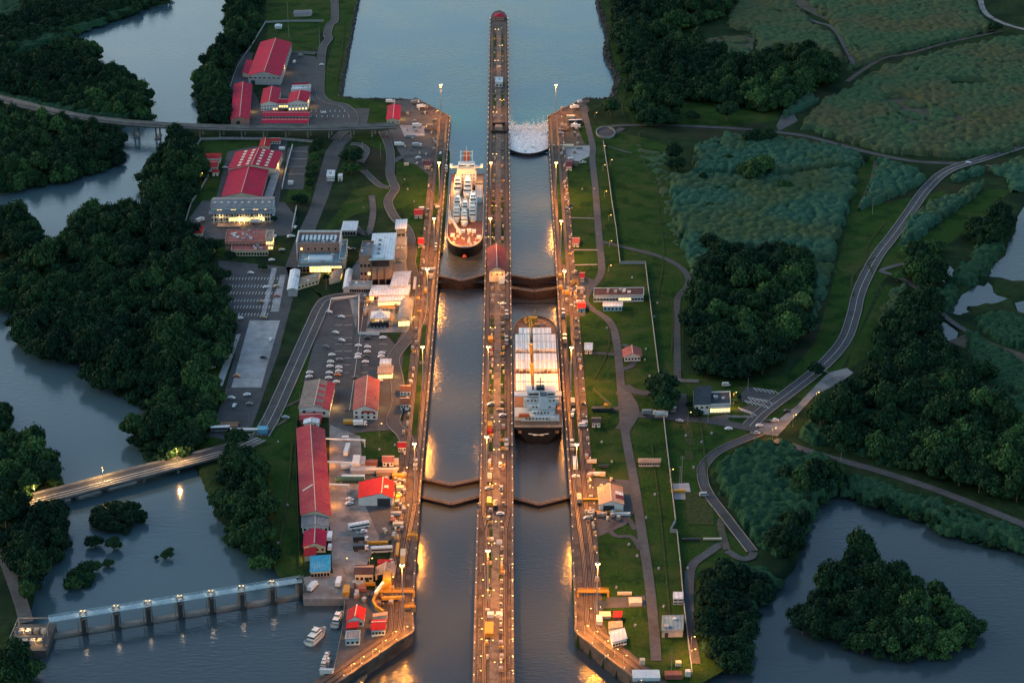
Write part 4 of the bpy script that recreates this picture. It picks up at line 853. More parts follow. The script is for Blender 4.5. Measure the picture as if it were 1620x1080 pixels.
M_BLUEW = mat('pale_blue_paint', (.42, .50, .54), .6, .12, .6); M_ORANGE = mat('lifeboat_orange', (.55, .09, .02), .5, .1, 1); M_LITWIN = mat('lit_window', (.8, .5, .2), emit=(1, .52, .13), es=.75)
M_GLASSB = mat('sky_blue_glazing', (.10, .22, .30), .12, .15, .6)
def hull_rings(L, B, D, bow=.22, stern=.08, full=2.2, flare=.10, n=40):
    'sections from stern (y=-L/2) to bow (y=+L/2); returns deck outline and mesh arrays'
    ys = np.concatenate([np.linspace(-L/2, L/2-L*bow, 14), L/2-L*bow*(1-np.sin(np.linspace(0, math.pi/2, 14)))[1:]])
    zs = np.array([0, .25, .6, 1.0])*D; V = []; ro = []
    for y in ys:
        fb = max(0, (y-(L/2-L*bow))/(L*bow)); fs = max(0, ((-L/2+L*stern)-y)/(L*stern)); row = []
        for z in zs:
            k = z/D; w = B/2*(max(0, 1-fb**full)**(1/full) if full else 1); w *= (1-fb*(1-k)*.35); w *= 1-.62*fs**1.3*max(0, 1-k)*(1 if stern > .06 else .2); w = max(w, .12)
            row.append((w, y+fb**4*(k-1)*L*flare*.5+fs**2*(1-k)*L*.012, z))
        ro.append(row)
    return ys, ro
def hull(mb, L, B, D, deck_mi=1, bul=1.1, **kw):
    ys, ro = hull_rings(L, B, D, **kw); nz = len(ro[0]); st, pt = [], []
    for row in ro:
        st.append(mb.pts([(w, y, z) for w, y, z in row])); pt.append(mb.pts([(-w, y, z) for w, y, z in row]))
    m0 = mb.mi
    for a in range(len(ro)-1):
        for k in range(nz-1):
            mb.f.append((st[a]+k, st[a+1]+k, st[a+1]+k+1, st[a]+k+1)); mb.f.append((pt[a]+k, pt[a]+k+1, pt[a+1]+k+1, pt[a+1]+k)); mb.m += [m0, m0]
    a = 0; mb.f.append(tuple([st[0]+k for k in range(nz)]+[pt[0]+k for k in range(nz)][::-1])); mb.m.append(m0)
    a = len(ro)-1; mb.f.append(tuple([st[a]+k for k in range(nz)][::-1]+[pt[a]+k for k in range(nz)])); mb.m.append(m0)
    out = [(r[-1][0], r[-1][1]) for r in ro]; deck = out+[(-w, y) for w, y in out[::-1]]
    mb.mi = deck_mi; zz = D-.25
    for a in range(len(out)-1): mb.face([(-out[a][0]*.985, out[a][1], zz), (out[a][0]*.985, out[a][1], zz), (out[a+1][0]*.985, out[a+1][1], zz), (-out[a+1][0]*.985, out[a+1][1], zz)])
    mb.mi = m0
    return out
def bulwark(out, D, h, m, parent, y0=-1e9, t=.35):
    mb = MB()
    for sgn in (1, -1):
        for (w, y), (w2, y2) in zip(out, out[1:]):
            if y >= y0: mb.beam((sgn*w, y, D+h/2-.2), (sgn*w2, y2, D+h/2-.2), t, h)
    w, y = out[-1]; mb.beam((-w, y, D+h/2-.2), (w, y, D+h/2-.2), t, h); return mb.build('bulwark', m, parent)
# ---- yacht carrier in the west lane; bow towards the viewer (rotated half a turn)
bow, acc = P(736, 391, 8), P(738, 298, 8); L1 = (acc.y-bow.y)+34; c1 = Vector(((bow.x+acc.x)/2, bow.y+L1/2, -2.5))
ship = thing('yacht_carrier_ship', 'ship with red foredeck carrying white motor yachts through the west lane', 'ship', c1, math.pi+math.atan2(acc.x-bow.x, -(acc.y-bow.y))*-1*0+0)
mb = MB(); o1 = hull(mb, L1, 26, 10.5, bow=.17); mb.build('hull', [M_HULL, M_REDDECK], ship); bulwark(o1, 10.5, 1.4, M_CREAM, ship, -L1*.2)
bs = MB(); bs.mi = 0
def s1(px, py, z=8.2): p = P(px, py, z); return Vector((-(p.x-c1.x), -(p.y-c1.y), z+2.5))   # a point of the place in the ship's own frame
mb = MB(); mb.box(0, -L1/2+L1*.39, 10.32, 25, L1*.55, .12); mb.build('cargo_deck', M_GREYDECK, ship)
ya = -L1/2+34
ac = MB(); ac.box(.5, ya-7, 10.3, 15, 14, 12.5); ac.box(.5, ya-8, 22.8, 13.5, 12, 3.2); ab = ac.build('accommodation_block', M_CREAM, ship)
for z in (12.6, 15.4, 18.2, 21):
    for k in range(6): w = MB(); w.box(-5.2+2.2*k, ya+.02, z, .9, .14, .9); w.build('cabin_window', M_DARKW, ab)
wb = MB(); wb.box(.5, ya-6, 26, 25, 5, .6); wb.box(.5, ya-6, 26.6, 13, 6, 2.6); wb.box(-11.3, ya-6, 26.6, 2.2, 4.6, 1.3); wb.box(12.3, ya-6, 26.6, 2.2, 4.6, 1.3); wb.box(.5, ya-6, 29.2, 12, 6.5, .4); br = wb.build('bridge', M_SHIPW, ship)
w = MB(); w.box(.5, ya-2.9, 27.3, 12, .2, 1.0); w.build('bridge_window', M_DARKW, br); w = MB(); w.box(.5, ya-3.3, 26.25, 24.6, .2, .5); w.build('bridge_front_rail', M_CREAM, br)
ms = MB()
for x in (-4, 5): ms.tube([(x, ya-7, 29.4), (x, ya-7, 39)], .35, 6)
ms.beam((-4, ya-7, 35), (5, ya-7, 35), .3, .3); ms.beam((-4, ya-7, 38), (5, ya-7, 38), .3, .3); ms.tube([(.5, ya-7, 29), (.5, ya-7, 43)], .25, 6); ms.build('mast', M_SHIPW, ship)
fu = MB(); fu.box(.5, ya-14, 29, 5, 5, 7, 0, .9); fu.build('funnel', M_ORANGE, ship)
rb = MB(); rb.box(-7.5, ya+1.8, 10.3, 5, 3, 3); rb.box(6.5, ya+1.8, 10.3, 5, 3, 3); rb.build('winch_house', M_REDDECK, ship)
sp = MB(); sp.box(-9.2, ya-3, 10.3, 6.5, 20, 4.5); sp.box(-9.2, ya-4, 14.8, 5.5, 16, 1.2); sp.build('side_house', M_GREYDECK, ship); 
pt = MB(); pt.box(-9.3, ya+19, 10.3, 5.6, 27, 4.8); pt.build('pontoon_stack', M_BLUEW, ship)
w = MB()
for k in range(10): w.box(-9.3, ya+7.5+2.6*k, 15.1, 5.2, .25, .2); w.box(-9.3+2*(k % 3-1), ya+19, 15.1, .2, 26, .12) if k < 3 else None
w.build('pontoon_rib', M_GREYDECK, ship)
cr = MB(); a, b = s1(712, 353), s1(729, 377); a.z = 16; b.z = 14; cr.beam(a, b, 1.3, 1.5); cr.lathe(a.x, a.y, [(1.1, 10.2), (1, 16.5)], 10); cr.beam(a, a+Vector((0, -10, 1)), 1, 1); cr.build('deck_crane', M_CREAM, ship)
wn = MB(); rr = random.Random(2)
for k in range(16):
    wn = MB(); x, y = rr.uniform(-8.5, 8.5), L1/2-rr.uniform(5, 26); 
    (wn.box(x, y, 10.3, rr.uniform(.8, 2.2), rr.uniform(.8, 2.5), rr.uniform(.6, 1.8)) if k % 2 else wn.lathe(x, y, [(.5, 10.2), (.5, 11.4), (.7, 11.5)], 8)); wn.build('deck_fitting', M_CREAM, ship)
bx = MB()
for k, (x, y) in enumerate(((-6.5, 30), (-3, 31), (1.5, 30), (5, 31), (9, 22), (-10.2, 18))): bx.box(x, L1/2-y, 10.3, 3, 2.4, 2.2)
bx.build('deck_locker', M_SHIPW, ship)
an = MB(); an.box(0, L1/2-1.2, 2.6, 2.6, 2.5, 1.4, 0, .6); an.build('bow_bulb_tip', M_ORANGE, ship)
ship.rotation_euler = (0, 0, math.pi)
point((0, ya+8, 24), 600, (1, .72, .45), 1.5, ship, 'deck_light'); point((0, L1/2-34, 19), 700, (1, .6, .3), 1.5, ship, 'deck_light'); point((0, ya+40, 24), 800, (1, .8, .6), 1.5, ship, 'deck_light')
# yachts
def yacht_model():
    t = thing('motor_yacht', 'white motor yacht', 'yacht', (0, 0, -60)); mb = MB(); o = hull(mb, 20, 5.6, 3.4, 1, bow=.45, full=1.6, flare=.3); mb.build('hull', [M_SHIPW, M_SHIPW], t)
    z = 3.3
    for k, (y0, ln, w, h) in enumerate(((-1.5, 13, 4.6, 2.1), (-2.5, 9.5, 4.2, 1.9), (-3.2, 5.5, 3.4, 1.3))):
        s = MB(); s.box(0, y0, z, w, ln, h, 0, .93, .86); c = s.build('deckhouse', M_SHIPW, t)
        g = MB(); g.box(0, y0, z+h*.42, w*.985, ln*.99, h*.36); g.build('window_band', M_DARKW, c); z += h
        s = MB(); s.box(0, y0-.3, z, w*1.02, ln*.98, .18); s.build('deck_roof', M_SHIPW, t); z += .18
    s = MB(); s.beam((-1.6, -4.5, z), (-1.2, -4.9, z+1.6), .25, .3); s.beam((1.6, -4.5, z), (1.2, -4.9, z+1.6), .25, .3); s.beam((-1.3, -4.9, z+1.6), (1.3, -4.9, z+1.6), .5, .25); s.build('radar_arch', M_SHIPW, t)
    return t
Y0 = yacht_model()
yl = [(724, 303, 1.15, 'white motor yacht on deck nearest the bridge, west side'), (740, 307, 1.2, 'white motor yacht on deck nearest the bridge, beside the pontoons'), (723.5, 330, 1.0, 'white motor yacht on deck, west column, upper one'), (722.5, 347, 1.0, 'white motor yacht on deck, west column by the crane boom'),
      (735.5, 337, .95, 'white motor yacht on deck, middle column, upper one'), (734.5, 352, .95, 'white motor yacht on deck, middle column nearest the bow'), (748.5, 327, 1.05, 'white motor yacht on deck, east column, upper one'), (747.5, 345, 1.05, 'white motor yacht on deck, east column nearest the bow')]
for k, (px, py, s, la) in enumerate(yl):
    p = P(px, py, 8.6); o = Y0 if k == 0 else dup(Y0, p); o.location = (p.x, p.y, 8.0); o.rotation_euler = (0, 0, math.pi); o.scale = (s, s, s); o['label'] = la; o['group'] = 'yachts on the carrier'
# ---- bulk carrier in the east lane; bow away
b2, s2 = P(846, 499, 6), P(852, 676, 5); L2 = b2.y-s2.y; c2 = Vector(((b2.x+s2.x)/2, (b2.y+s2.y)/2, -7)); rz2 = -math.atan2(b2.x-s2.x, L2)
sh = thing('bulk_carrier_ship', 'dark bulk carrier with white hatch covers and yellow cranes in the east lane', 'ship', c2, rz2)
D2 = 12.0
mb = MB(); o2 = hull(mb, L2, 28.5, D2, bow=.17, stern=.07); mb.build('hull', [M_HULL, M_BROWN], sh); bulwark(o2, D2, 1.3, M_BROWN, sh, L2*.28)
def ly(py, z=7): p = P(849, py, z); return p.y-c2.y
for k, (ya_, yb_) in enumerate(((527.3, 518.5), (539.5, 528.8), (551.8, 540.8), (570.6, 558.8), (583, 571.8), (603, 591), (617.5, 604.2))):
    y0, y1 = ly(ya_), ly(yb_); kx = .82 if k == 0 else 1
    for x0, w in ((-13.1*kx, 9.4*kx), (-1.7, 14.6*kx)):
        h = MB(); h.box(x0+w/2, (y0+y1)/2, D2-.2, w, y1-y0, 2.3); hc = h.build('hatch_cover', M_HATCH, sh)
        h = MB()
        for q_ in range(1, int(w/2.9)): h.box(x0+q_*2.9, (y0+y1)/2, D2+2.1, .18, y1-y0, .12)
        h.build('hatch_seam', M_GREYDECK, hc)
for k, (py, ln, lab) in enumerate(((512, 26, ''), (555.3, 30, ''), (587, 34, ''))):
    y = ly(py, 8); c = MB(); c.lathe(-3.2, y, [(1.0, D2-.3), (.9, D2+6), (1.3, D2+6.2), (1.3, D2+8), (.8, D2+8.3)], 12); c.box(-3.2, y-1.3, D2+6.2, 1.8, 1.4, 1.6); cc = c.build('cargo_crane', M_YELL, sh)
    j = MB()
    for s in (-.8, .8): j.beam((-3.2+s, y-1.5, D2+6.6), (-3.2+s*.5, y-ln, D2+4), .3, .4)
    for q_ in range(9): t = (q_+.5)/9; j.beam((-4+.4*t, y-1.5-(ln-1.5)*t, D2+6.6-2.6*t), (-2.4-.4*t, y-1.5-(ln-1.5)*(t+.05), D2+6.5-2.6*t), .2, .2)
    j.build('crane_jib', M_YELL, cc)
for py in (555.3, 587):
    g = MB(); y = ly(py); rr = random.Random(int(py))
    for q_ in range(12): g.box(-12+2.2*q_, y+rr.uniform(-1.5, 1.5), D2-.3, rr.uniform(1, 1.9), rr.uniform(1, 2.4), rr.uniform(.8, 2.6))
    g.build('deck_machinery', M_BROWN, sh)
g = MB(); rr = random.Random(4); yb = L2/2
for q_ in range(24): x, y = rr.uniform(-7, 7), yb-rr.uniform(3, 16); g.box(x, y, D2-.3, rr.uniform(.7, 2), rr.uniform(.7, 2.2), rr.uniform(.6, 1.8)); g.build('deck_fitting', M_YELL if q_ % 3 else M_GREYDECK, sh); g = MB()
g.tube([(0, yb-6, D2), (0, yb-6, D2+8)], .2, 6); g.box(0, yb-6, D2, 3.4, 2.6, 2.4); g.build('foremast', M_YELL, sh)
ys = -L2/2
ac = MB(); ac.box(2, ys+28, D2-.3, 21, 11, 8); ac.box(2, ys+21, D2-.3, 17, 6, 5.4); ac.box(3, ys+16, D2-.3, 14, 5, 3.8); ac.box(1, ys+11.5, D2-.3, 23, 5, 2.4); a2 = ac.build('accommodation_block', M_SHIPG, sh)
dk = MB(); dk.box(-8, ys+16, D2-.3, 12, 12, 2.8); dk.build('poop_deck_house', M_CREAM, sh)
for (y, z, n, x0) in ((ys+20.4, 13.6+D2-12, 0, 0), (ys+17.96, D2+4.2, 6, -3), (ys+13.46, D2+2.5, 5, -2), (ys+8.96, D2+.9, 7, -7)):
    for k in range(n): w = MB(); w.box(x0+2*k, y, z, 1.0, .14, 1.0); w.build('cabin_window', M_DARKW, a2)
for k in range(8): w = MB(); w.box(-6+2.2*k, ys+22.46, D2+6.3, 1.0, .14, 1.0); w.build('cabin_window', M_DARKW, a2)
wb = MB(); wb.box(0, ys+29, D2+7.8, 28.5, 6, .5); wb.box(2, ys+29, D2+8.3, 17, 8.5, 2.8); wb.box(2, ys+29.5, D2+11.1, 18, 9, .35); br2 = wb.build('bridge', M_SHIPG, sh)
w = MB(); w.box(2, ys+24.7, D2+9.3, 15, .14, 1.1); w.build('bridge_window', M_DARKW, br2); w = MB(); w.box(1.5, ys+29, D2+11.4, 5, 4, 1.8); w.box(-3, ys+28, D2+11.4, 1, 1, 2.6); w.tube([(1.5, ys+29, D2+13), (1.5, ys+29, D2+19)], .3, 6); w.beam((-1, ys+29, D2+16), (4, ys+29, D2+16), .25, .25); w.build('monkey_island', M_DARKW, br2)
fu = MB(); fu.box(3, ys+16, D2+5.5, 5.5, 6, 8.5, 0, .88); fu.build('funnel', M_BLUEW, sh); fu = MB(); fu.box(3, ys+16, D2+14, 4.2, 4.8, .5); fu.build('funnel_cap', M_DARKW, sh)
for x, y, la in ((12.3, ys+17, 1), (-8.5, ys+9, 0)):
    b = MB(); b.box(x, y, D2+2.8, 2.6 if la else 7, 7.5 if la else 2.6, 1.8, 0, .8); b.build('lifeboat', M_ORANGE, sh)
dv = MB()
for y in (ys+13, ys+21): dv.beam((11, y, D2-.2), (11, y, D2+5.5), .4, .4); dv.beam((11, y, D2+5.5), (14, y, D2+5.3), .4, .4)
dv.build('davit', M_GREYDECK, sh)
e = MB()
for s in (-1, 1): e.beam((0, ys-.12, 7.2), (s*6, ys-.12, 8.0), .16, .5); e.beam((0, ys-.12, 7.2), (s*3, ys-.12, 6.9), .16, .45)
e.build('stern_emblem', M_SHIPW, sh)
e = MB()
for x in (-11, 11): e.box(x, ys-.2, 8.4, 2.0, .5, 1.6)
e.build('mooring_port', M_BROWN, sh); 
rl = MB()
for sgn in (-1, 1):
    for zz in (.6, 1.2):
        for (w0, y), (w1, y1_) in zip(o2, o2[1:]):
            if y1_ < L2*.3: rl.beam((sgn*w0*.99, y, D2+zz), (sgn*w1*.99, y1_, D2+zz), .1, .1)
for zz in (.6, 1.2): rl.beam((-o2[0][0], ys+.2, D2+zz), (o2[0][0], ys+.2, D2+zz), .1, .1)
rl.build('deck_rail', M_CREAM, sh)
for y in (55, 20, -15): point((-3, y, D2+11), 150, (1, .84, .66), 1.5, sh, 'deck_light')
# ---- small boats at the south-west quay
def boat_model():
    t = thing('launch', 'white launch', 'boat', (0, 0, -70)); mb = MB(); hull(mb, 15, 4.6, 2.2, 1, bow=.4, full=1.7, flare=.25); mb.build('hull', [M_SHIPW, M_GREYDECK], t)
    s = MB(); s.box(0, -1.5, 2.0, 3.6, 7.5, 2.1, 0, .93); c = s.build('cabin', M_SHIPW, t); g = MB(); g.box(0, -1.5, 3.0, 3.55, 7.45, .7); g.build('window_band', M_DARKW, c)
    s = MB(); s.box(0, -.6, 4.1, 2.8, 3.4, 1.5, 0, .9); w = s.build('wheelhouse', M_SHIPW, t); g = MB(); g.box(0, -.6, 4.7, 2.76, 3.36, .55); g.build('window_band', M_DARKW, w)
    s = MB(); s.tube([(0, -2, 5.5), (0, -2, 8)], .08, 5); s.build('mast', M_SHIPW, t); return t
B0 = boat_model()
for k, (px, py, rz, s, la) in enumerate(((501, 1007, -.45, 1.1, 'white motor launch moored at the outer end of the jetty'), (535, 980, -.2, .95, 'launch with brown afterdeck moored along the quay wall'), (517, 1037, -.2, .55, 'small white boat on the pontoon, upper one'), (513, 1047, -.1, .6, 'small white boat on the pontoon, second from the quay'), (520, 1045, -.25, .5, 'small grey-white boat on the pontoon nearest the quay'))):
    p = P(px, py, -3); o = B0 if k == 0 else dup(B0, p); o.location = (p.x, p.y, -4.0); o.rotation_euler = (0, 0, rz); o.scale = (s,)*3; o['label'] = la; o['group'] = 'boats at the south-west quay'
# ================================================================ buildings
def roofmat(name, col, fade, seam=None, w=1.2):
    m = second_noise(mat(name, col, .75, .3, .5, detail=8, spec=.06), fade, .09, .45, .7, 7); second_noise(m, tuple(c*.55+.02 for c in col), .22, .60, .72, 8, 1.2); return stripes(m, seam or tuple(c*.62 for c in col), w, 0, .55)
M_RED = roofmat('red_roof_sheet', (.42, .016, .048), (.34, .026, .055)); M_RED2 = roofmat('faded_red_roof', (.30, .085, .075), (.34, .15, .12)); M_REDB = roofmat('bright_red_roof', (.40, .022, .025), (.30, .025, .03))
M_PINK = roofmat('pinkish_rust_roof', (.38, .06, .065), (.30, .03, .055)); M_PATCH = roofmat('patched_grey_roof', (.20, .155, .135), (.26, .20, .17)); M_GREYR = roofmat('grey_roof', (.20, .20, .21), (.14, .14, .15)); M_WHITER = roofmat('white_roof', (.60, .62, .64), (.50, .52, .54), w=2)
M_BLUER = roofmat('blue_roof', (.05, .28, .42), (.20, .38, .46)); M_DARKR = roofmat('dark_slate_roof', (.035, .045, .055), (.06, .07, .08)); M_BROWNR = roofmat('brown_roof', (.085, .045, .04), (.13, .07, .055)); M_TEALR = roofmat('teal_grey_roof', (.16, .24, .26), (.26, .32, .34), w=2); M_TANR = roofmat('tan_roof', (.36, .25, .18), (.28, .18, .13)); M_MAROON = roofmat('maroon_roof', (.12, .035, .05), (.16, .055, .06))
M_WW = mat('white_wall', (.55, .53, .50), .85, .12, .4, detail=6); M_CW = mat('cream_wall', (.52, .42, .30), .85, .12, .4, detail=6); M_GW = mat('grey_wall', (.30, .29, .29), .85, .18, .4, detail=6); M_SW = mat('salmon_wall', (.38, .20, .15), .85, .15, .4, detail=6); M_BRW = mat('brown_wall', (.27, .165, .115), .85, .15, .35, detail=6); M_BW = mat('pale_blue_wall', (.33, .42, .46), .85, .12, .4); M_RW = mat('rust_wall', (.22, .075, .055), .85, .2, .5)
M_RIDGE = mat('ridge_cap', (.50, .36, .28), .8, .15, .8); M_SKYL = mat('roof_skylight', (.55, .47, .36), .4, .15, 1); M_DOOR = mat('dark_door', (.025, .032, .04), .6, .2, 1); M_LIT2 = mat('lit_glazing', (.8, .5, .2), emit=(1, .50, .12), es=.95); M_CYAN = mat('cyan_glazing', (.05, .3, .4), .2, .1, .6, emit=(.1, .45, .6), es=.22)
ALL_H = {}
def house(name, label, cat, fl, fr, bl, h, rh=2.0, roof='gable', wm=None, rm=None, win=(), side=0, door=None, ridge=.5, over=.5, lit=(), sky=0, group=None, parapet=.9, lamp=0):
    """front base corners fl, fr and back-left eave corner bl (photo), wall height h. win = rows of (count, z, w, hgt);
    lit = rows whose windows are lit; door = (u0, u1, height); sky = rows of roof lights"""
    wm = wm or M_WW; rm = rm or M_RED
    A, B, C = P(*fl, 0), P(*fr, 0), P(*bl, h); U = B-A; C.z = 0; V = C-A; w = U.length; d = V.length
    if d < 3 or d > 150: print('depth?', label, round(w, 1), round(d, 1))
    u, v = U.normalized(), V.normalized(); o = A+U/2+V/2
    t = thing(name, label, cat, (o.x, o.y, .1), 0, group); t.location.z = .1
    T = Matrix(((u.x, v.x, 0, 0), (u.y, v.y, 0, 0), (0, 0, 1, 0), (0, 0, 0, 1)))
    W, D = w/2, d/2
    def mk(): m = MB(); m.T = T; return m
    mb = mk(); mb.box(0, 0, -.6, w, d, h+.6)
    rx = -W+w*ridge
    if roof == 'gable':
        for y in (-D+.02, D-.02): mb.face([(-W, y, h), (W, y, h), (rx, y, h+rh)] if y < 0 else [(W, y, h), (-W, y, h), (rx, y, h+rh)])
    if roof == 'gablex':
        for x in (-W+.02, W-.02): mb.face([(x, D, h), (x, -D, h), (x, 0, h+rh)] if x < 0 else [(x, -D, h), (x, D, h), (x, 0, h+rh)])
    wall = mb.build('wall', wm, t)
    r = mk(); th = .22
    def slab(q):
        r.face(q); r.face([(x, y, z-th) for x, y, z in q[::-1]])
        for k in range(4): a, b = q[k], q[(k+1) % 4]; r.face([a, (a[0], a[1], a[2]-th), (b[0], b[1], b[2]-th), b])
    if roof == 'gable':
        sl = rh/(w*ridge); sr = rh/(w*(1-ridge)); zl, zr = h-sl*over+.28, h-sr*over+.28; zt = h+rh+.28
        slab([(-W-over, -D-over, zl), (rx, -D-over, zt), (rx, D+over, zt), (-W-over, D+over, zl)]); slab([(rx, -D-over, zt), (W+over, -D-over, zr), (W+over, D+over, zr), (rx, D+over, zt)])
        ro = r.build('roof', rm, t); m = mk(); m.beam((rx, -D-over-.05, zt+.05), (rx, D+over+.05, zt+.05), .5, .3); m.build('ridge_cap', M_RIDGE, ro)
        if sky:
            for fx in (.22, .40, .62, .80):
                for k in range(sky):
                    f = (fx/ridge) if fx < ridge else (1-fx)/(1-ridge); m = mk(); x = -W+w*fx; z = h+.28+rh*f; y = -D+d*(k+.5)/sky; sx = w*.065; dz = (sl if fx < ridge else -sr)*sx/2
                    q = [(x-sx/2, y-d/sky*.27, z-dz+.08), (x+sx/2, y-d/sky*.27, z+dz+.08), (x+sx/2, y+d/sky*.27, z+dz+.08), (x-sx/2, y+d/sky*.27, z-dz+.08)]; m.face(q); m.build('skylight', M_SKYL, ro)
        g_ = random.Random(int(fl[0]*3+fl[1]))
        for k in range(int(d/14)):
            sx = g_.choice((-.45, .5)); m = mk(); f = 1-abs(sx)*.95; m.box(rx+sx*(W if sx > 0 else W), -D+d*(k+g_.uniform(.3, .7))/int(d/14), h+.1+rh*max(.2, f-.25), .9, .9, .9, 0, .8); m.build('roof_vent', M_GREYR, ro)
    elif roof == 'gablex':
        s = rh/D; ze = h-s*over+.28; zt = h+rh+.28
        slab([(-W-over, -D-over, ze), (W+over, -D-over, ze), (W+over, 0, zt), (-W-over, 0, zt)]); slab([(-W-over, 0, zt), (W+over, 0, zt), (W+over, D+over, ze), (-W-over, D+over, ze)])
        ro = r.build('roof', rm, t); m = mk(); m.beam((-W-over, 0, zt+.05), (W+over, 0, zt+.05), .5, .3); m.build('ridge_cap', M_RIDGE, ro)
        for k in range(sky):
            m = mk(); x = -W+w*(k+.5)/sky; m.box(x, -D*.45, h+rh*.5, w/sky*.4, 1.6, 1.1, 0, .9); m.build('dormer', M_SKYL, ro)
    elif roof == 'hip':
        k = min(W, D)*.8; zt = h+rh; e = over; a = [(-W-e, -D-e, h), (W+e, -D-e, h), (W+e, D+e, h), (-W-e, D+e, h)]
        b = [(-W+k, -D+k, zt), (W-k, -D+k, zt), (W-k, D-k, zt), (-W+k, D-k, zt)]
        for i in range(4): j = (i+1) % 4; r.face([a[i], a[j], b[j], b[i]])
        r.face(b); r.face(a[::-1]); r.build('roof', rm, t)
    elif roof == 'shed':
        slab([(-W-over, -D-over, h+.3), (W+over, -D-over, h+.3), (W+over, D+over, h+rh+.3), (-W-over, D+over, h+rh+.3)]); r.build('roof', rm, t)
        m = mk(); m.box(0, D-.15, h, w, .3, rh); m.build('back_wall', wm, t)
    elif roof == 'flat':
        r.box(0, 0, h, w+over, d+over, .25); ro = r.build('roof', rm, t)
        if parapet:
            m = mk()
            for x, y, sx, sy in ((0, -D, w+.5, .35), (0, D, w+.5, .35), (-W, 0, .35, d-.4), (W, 0, .35, d-.4)): m.box(x, y, h+.22, sx, sy, parapet)
            m.build('parapet', wm, t)
            g = random.Random(int(fl[0]*7+fl[1]))
            for q_ in range(max(0, int(w*d/55))):
                m = mk(); m.box(g.uniform(-W*.75, W*.75), g.uniform(-D*.7, D*.7), h+.25, g.uniform(1, 2.4), g.uniform(1, 2.6), g.uniform(.7, 1.5)); m.build('rooftop_unit', M_WW if q_ % 2 else M_GW, ro)
    elif roof == 'vault':
        n = 10; pr = [(-W-over+(w+2*over)*k/n, h+.1+rh*math.sin(math.pi*k/n)) for k in range(n+1)]
        for (x0, z0), (x1, z1) in zip(pr, pr[1:]): slab([(x0, -D-over, z0), (x1, -D-over, z1), (x1, D+over, z1), (x0, D+over, z0)])
        r.build('roof', rm, t); m = mk(); q = [(x, -D-.02, z) for x, z in pr]; m.face(q); m.build('gable_end', wm, t)
    for ri, (n, z, ww, hh) in enumerate(win):
        for k in range(n):
            m = mk(); x = -W+w*(k+.5)/n; m.box(x, -D-.04, z, min(ww, w/n*.8), .16, hh); m.build('window', (M_LITWIN if (ri, k) in lit or ri in lit else M_DARKW), t)
    for k in range(side):
        for sx in (-1, 1): m = mk(); m.box(sx*(W+.04), -D+d*(k+.5)/side, h*.45, .16, min(1.6, d/side*.6), h*.28); m.build('window', M_DARKW, t)
    if door: m = mk(); m.box(-W+w*(door[0]+door[1])/2, -D-.05, 0, w*(door[1]-door[0]), .2, door[2]); m.build('door', M_DOOR, t)
    if lamp: point(T @ Vector((W+2.2 if lamp > 0 else -W-2.2, -D*.3, h*.8)), abs(lamp), WARM, .4, t, 'wall_lamp')
    t['w'] = w; t['d'] = d; del t['w'], t['d']
    ALL_H[label] = (t, T, W, D, h); return t
H = house
# --- northern workshops
H('workshop', 'largest northern workshop with long two-tone red gable roof and grey front', 'workshop', (393.5, 134), (444.5, 135), (412.5, 67), 8.6, 4, rm=M_RED, wm=M_GW, win=((7, 6, 2.4, 1),), side=9, door=(.08, .2, 4), lamp=400)
H('shed', 'small red lean-to on the west flank of the largest northern workshop', 'shed', (384, 122), (396.5, 124), (391, 98), 4, 1.6, 'shed', M_CW, side=2)
H('workshop', 'long red gabled workshop beside the river trees, salmon front', 'workshop', (365.5, 197), (394.5, 197), (371, 134), 4.6, 2.4, wm=M_SW, rm=M_RED, side=8, door=(.3, .5, 3), lamp=350)
H('office_building', 'northern red gabled office with white front, western of two', 'office', (413, 176), (440, 175), (417.5, 141), 6.5, 2.2, rm=M_RED, win=((6, 3.6, 1, 1.2), (6, .9, 1, 1.2)), side=4, lit=((1, 5), (1, 4)), lamp=260)
H('office_building', 'northern red gabled office with white front, eastern of two', 'office', (456, 176), (487, 175), (460, 147), 7.5, 2.2, rm=M_RED, win=((6, 4.4, 1, 1.2), (6, 1.2, 1, 1.2)), side=4, lit=(1,), lamp=500)
H('link_building', 'low red link block with warm lights between the northern offices', 'building', (441, 172), (456, 172), (443, 157), 5, 1.5, 'gablex', rm=M_RED, win=((4, 1.2, 1.2, 1.4),), lit=(0,), lamp=300)
H('annex', 'white flat annex behind the eastern northern office', 'building', (461, 150), (490, 148), (463, 138), 4, 1, 'flat', M_WW, M_WHITER, side=2)
H('shed', 'small red hip roof behind the white flat northern annex', 'shed', (462, 140), (488, 139), (464, 134), 3.4, 1.4, 'hip', M_WW, M_RED)
H('carport', 'upper one of two long low red carports north of the viaduct', 'carport', (415.5, 190), (489, 190), (417, 177), 3.4, 1, 'gablex', M_GW, M_RED, win=((14, .3, 2, 2),))
H('carport', 'lower one of two long low red carports next to the viaduct', 'carport', (414, 201), (487, 201), (416, 188.5), 3.4, 1, 'gablex', M_GW, M_RED, win=((14, .3, 2, 2),))
H('guard_house', 'two-step red gabled house at the end of the viaduct', 'house', (612, 197), (632, 197), (614, 168), 4, 1.8, rm=M_RED, wm=M_CW, win=((3, 1.4, 1, 1.2),), side=3, lamp=300)
H('hut', 'grey roofed hut among trees at the northern lawn', 'hut', (465, 27), (492, 26), (467, 18), 3.2, 1.6, 'gablex', M_GW, M_GREYR)
H('pavilion', 'white pavilion on the northern lawn', 'pavilion', (435, 46), (445, 46), (436, 39), 2.6, 1.4, 'hip', M_WW, M_WHITER)
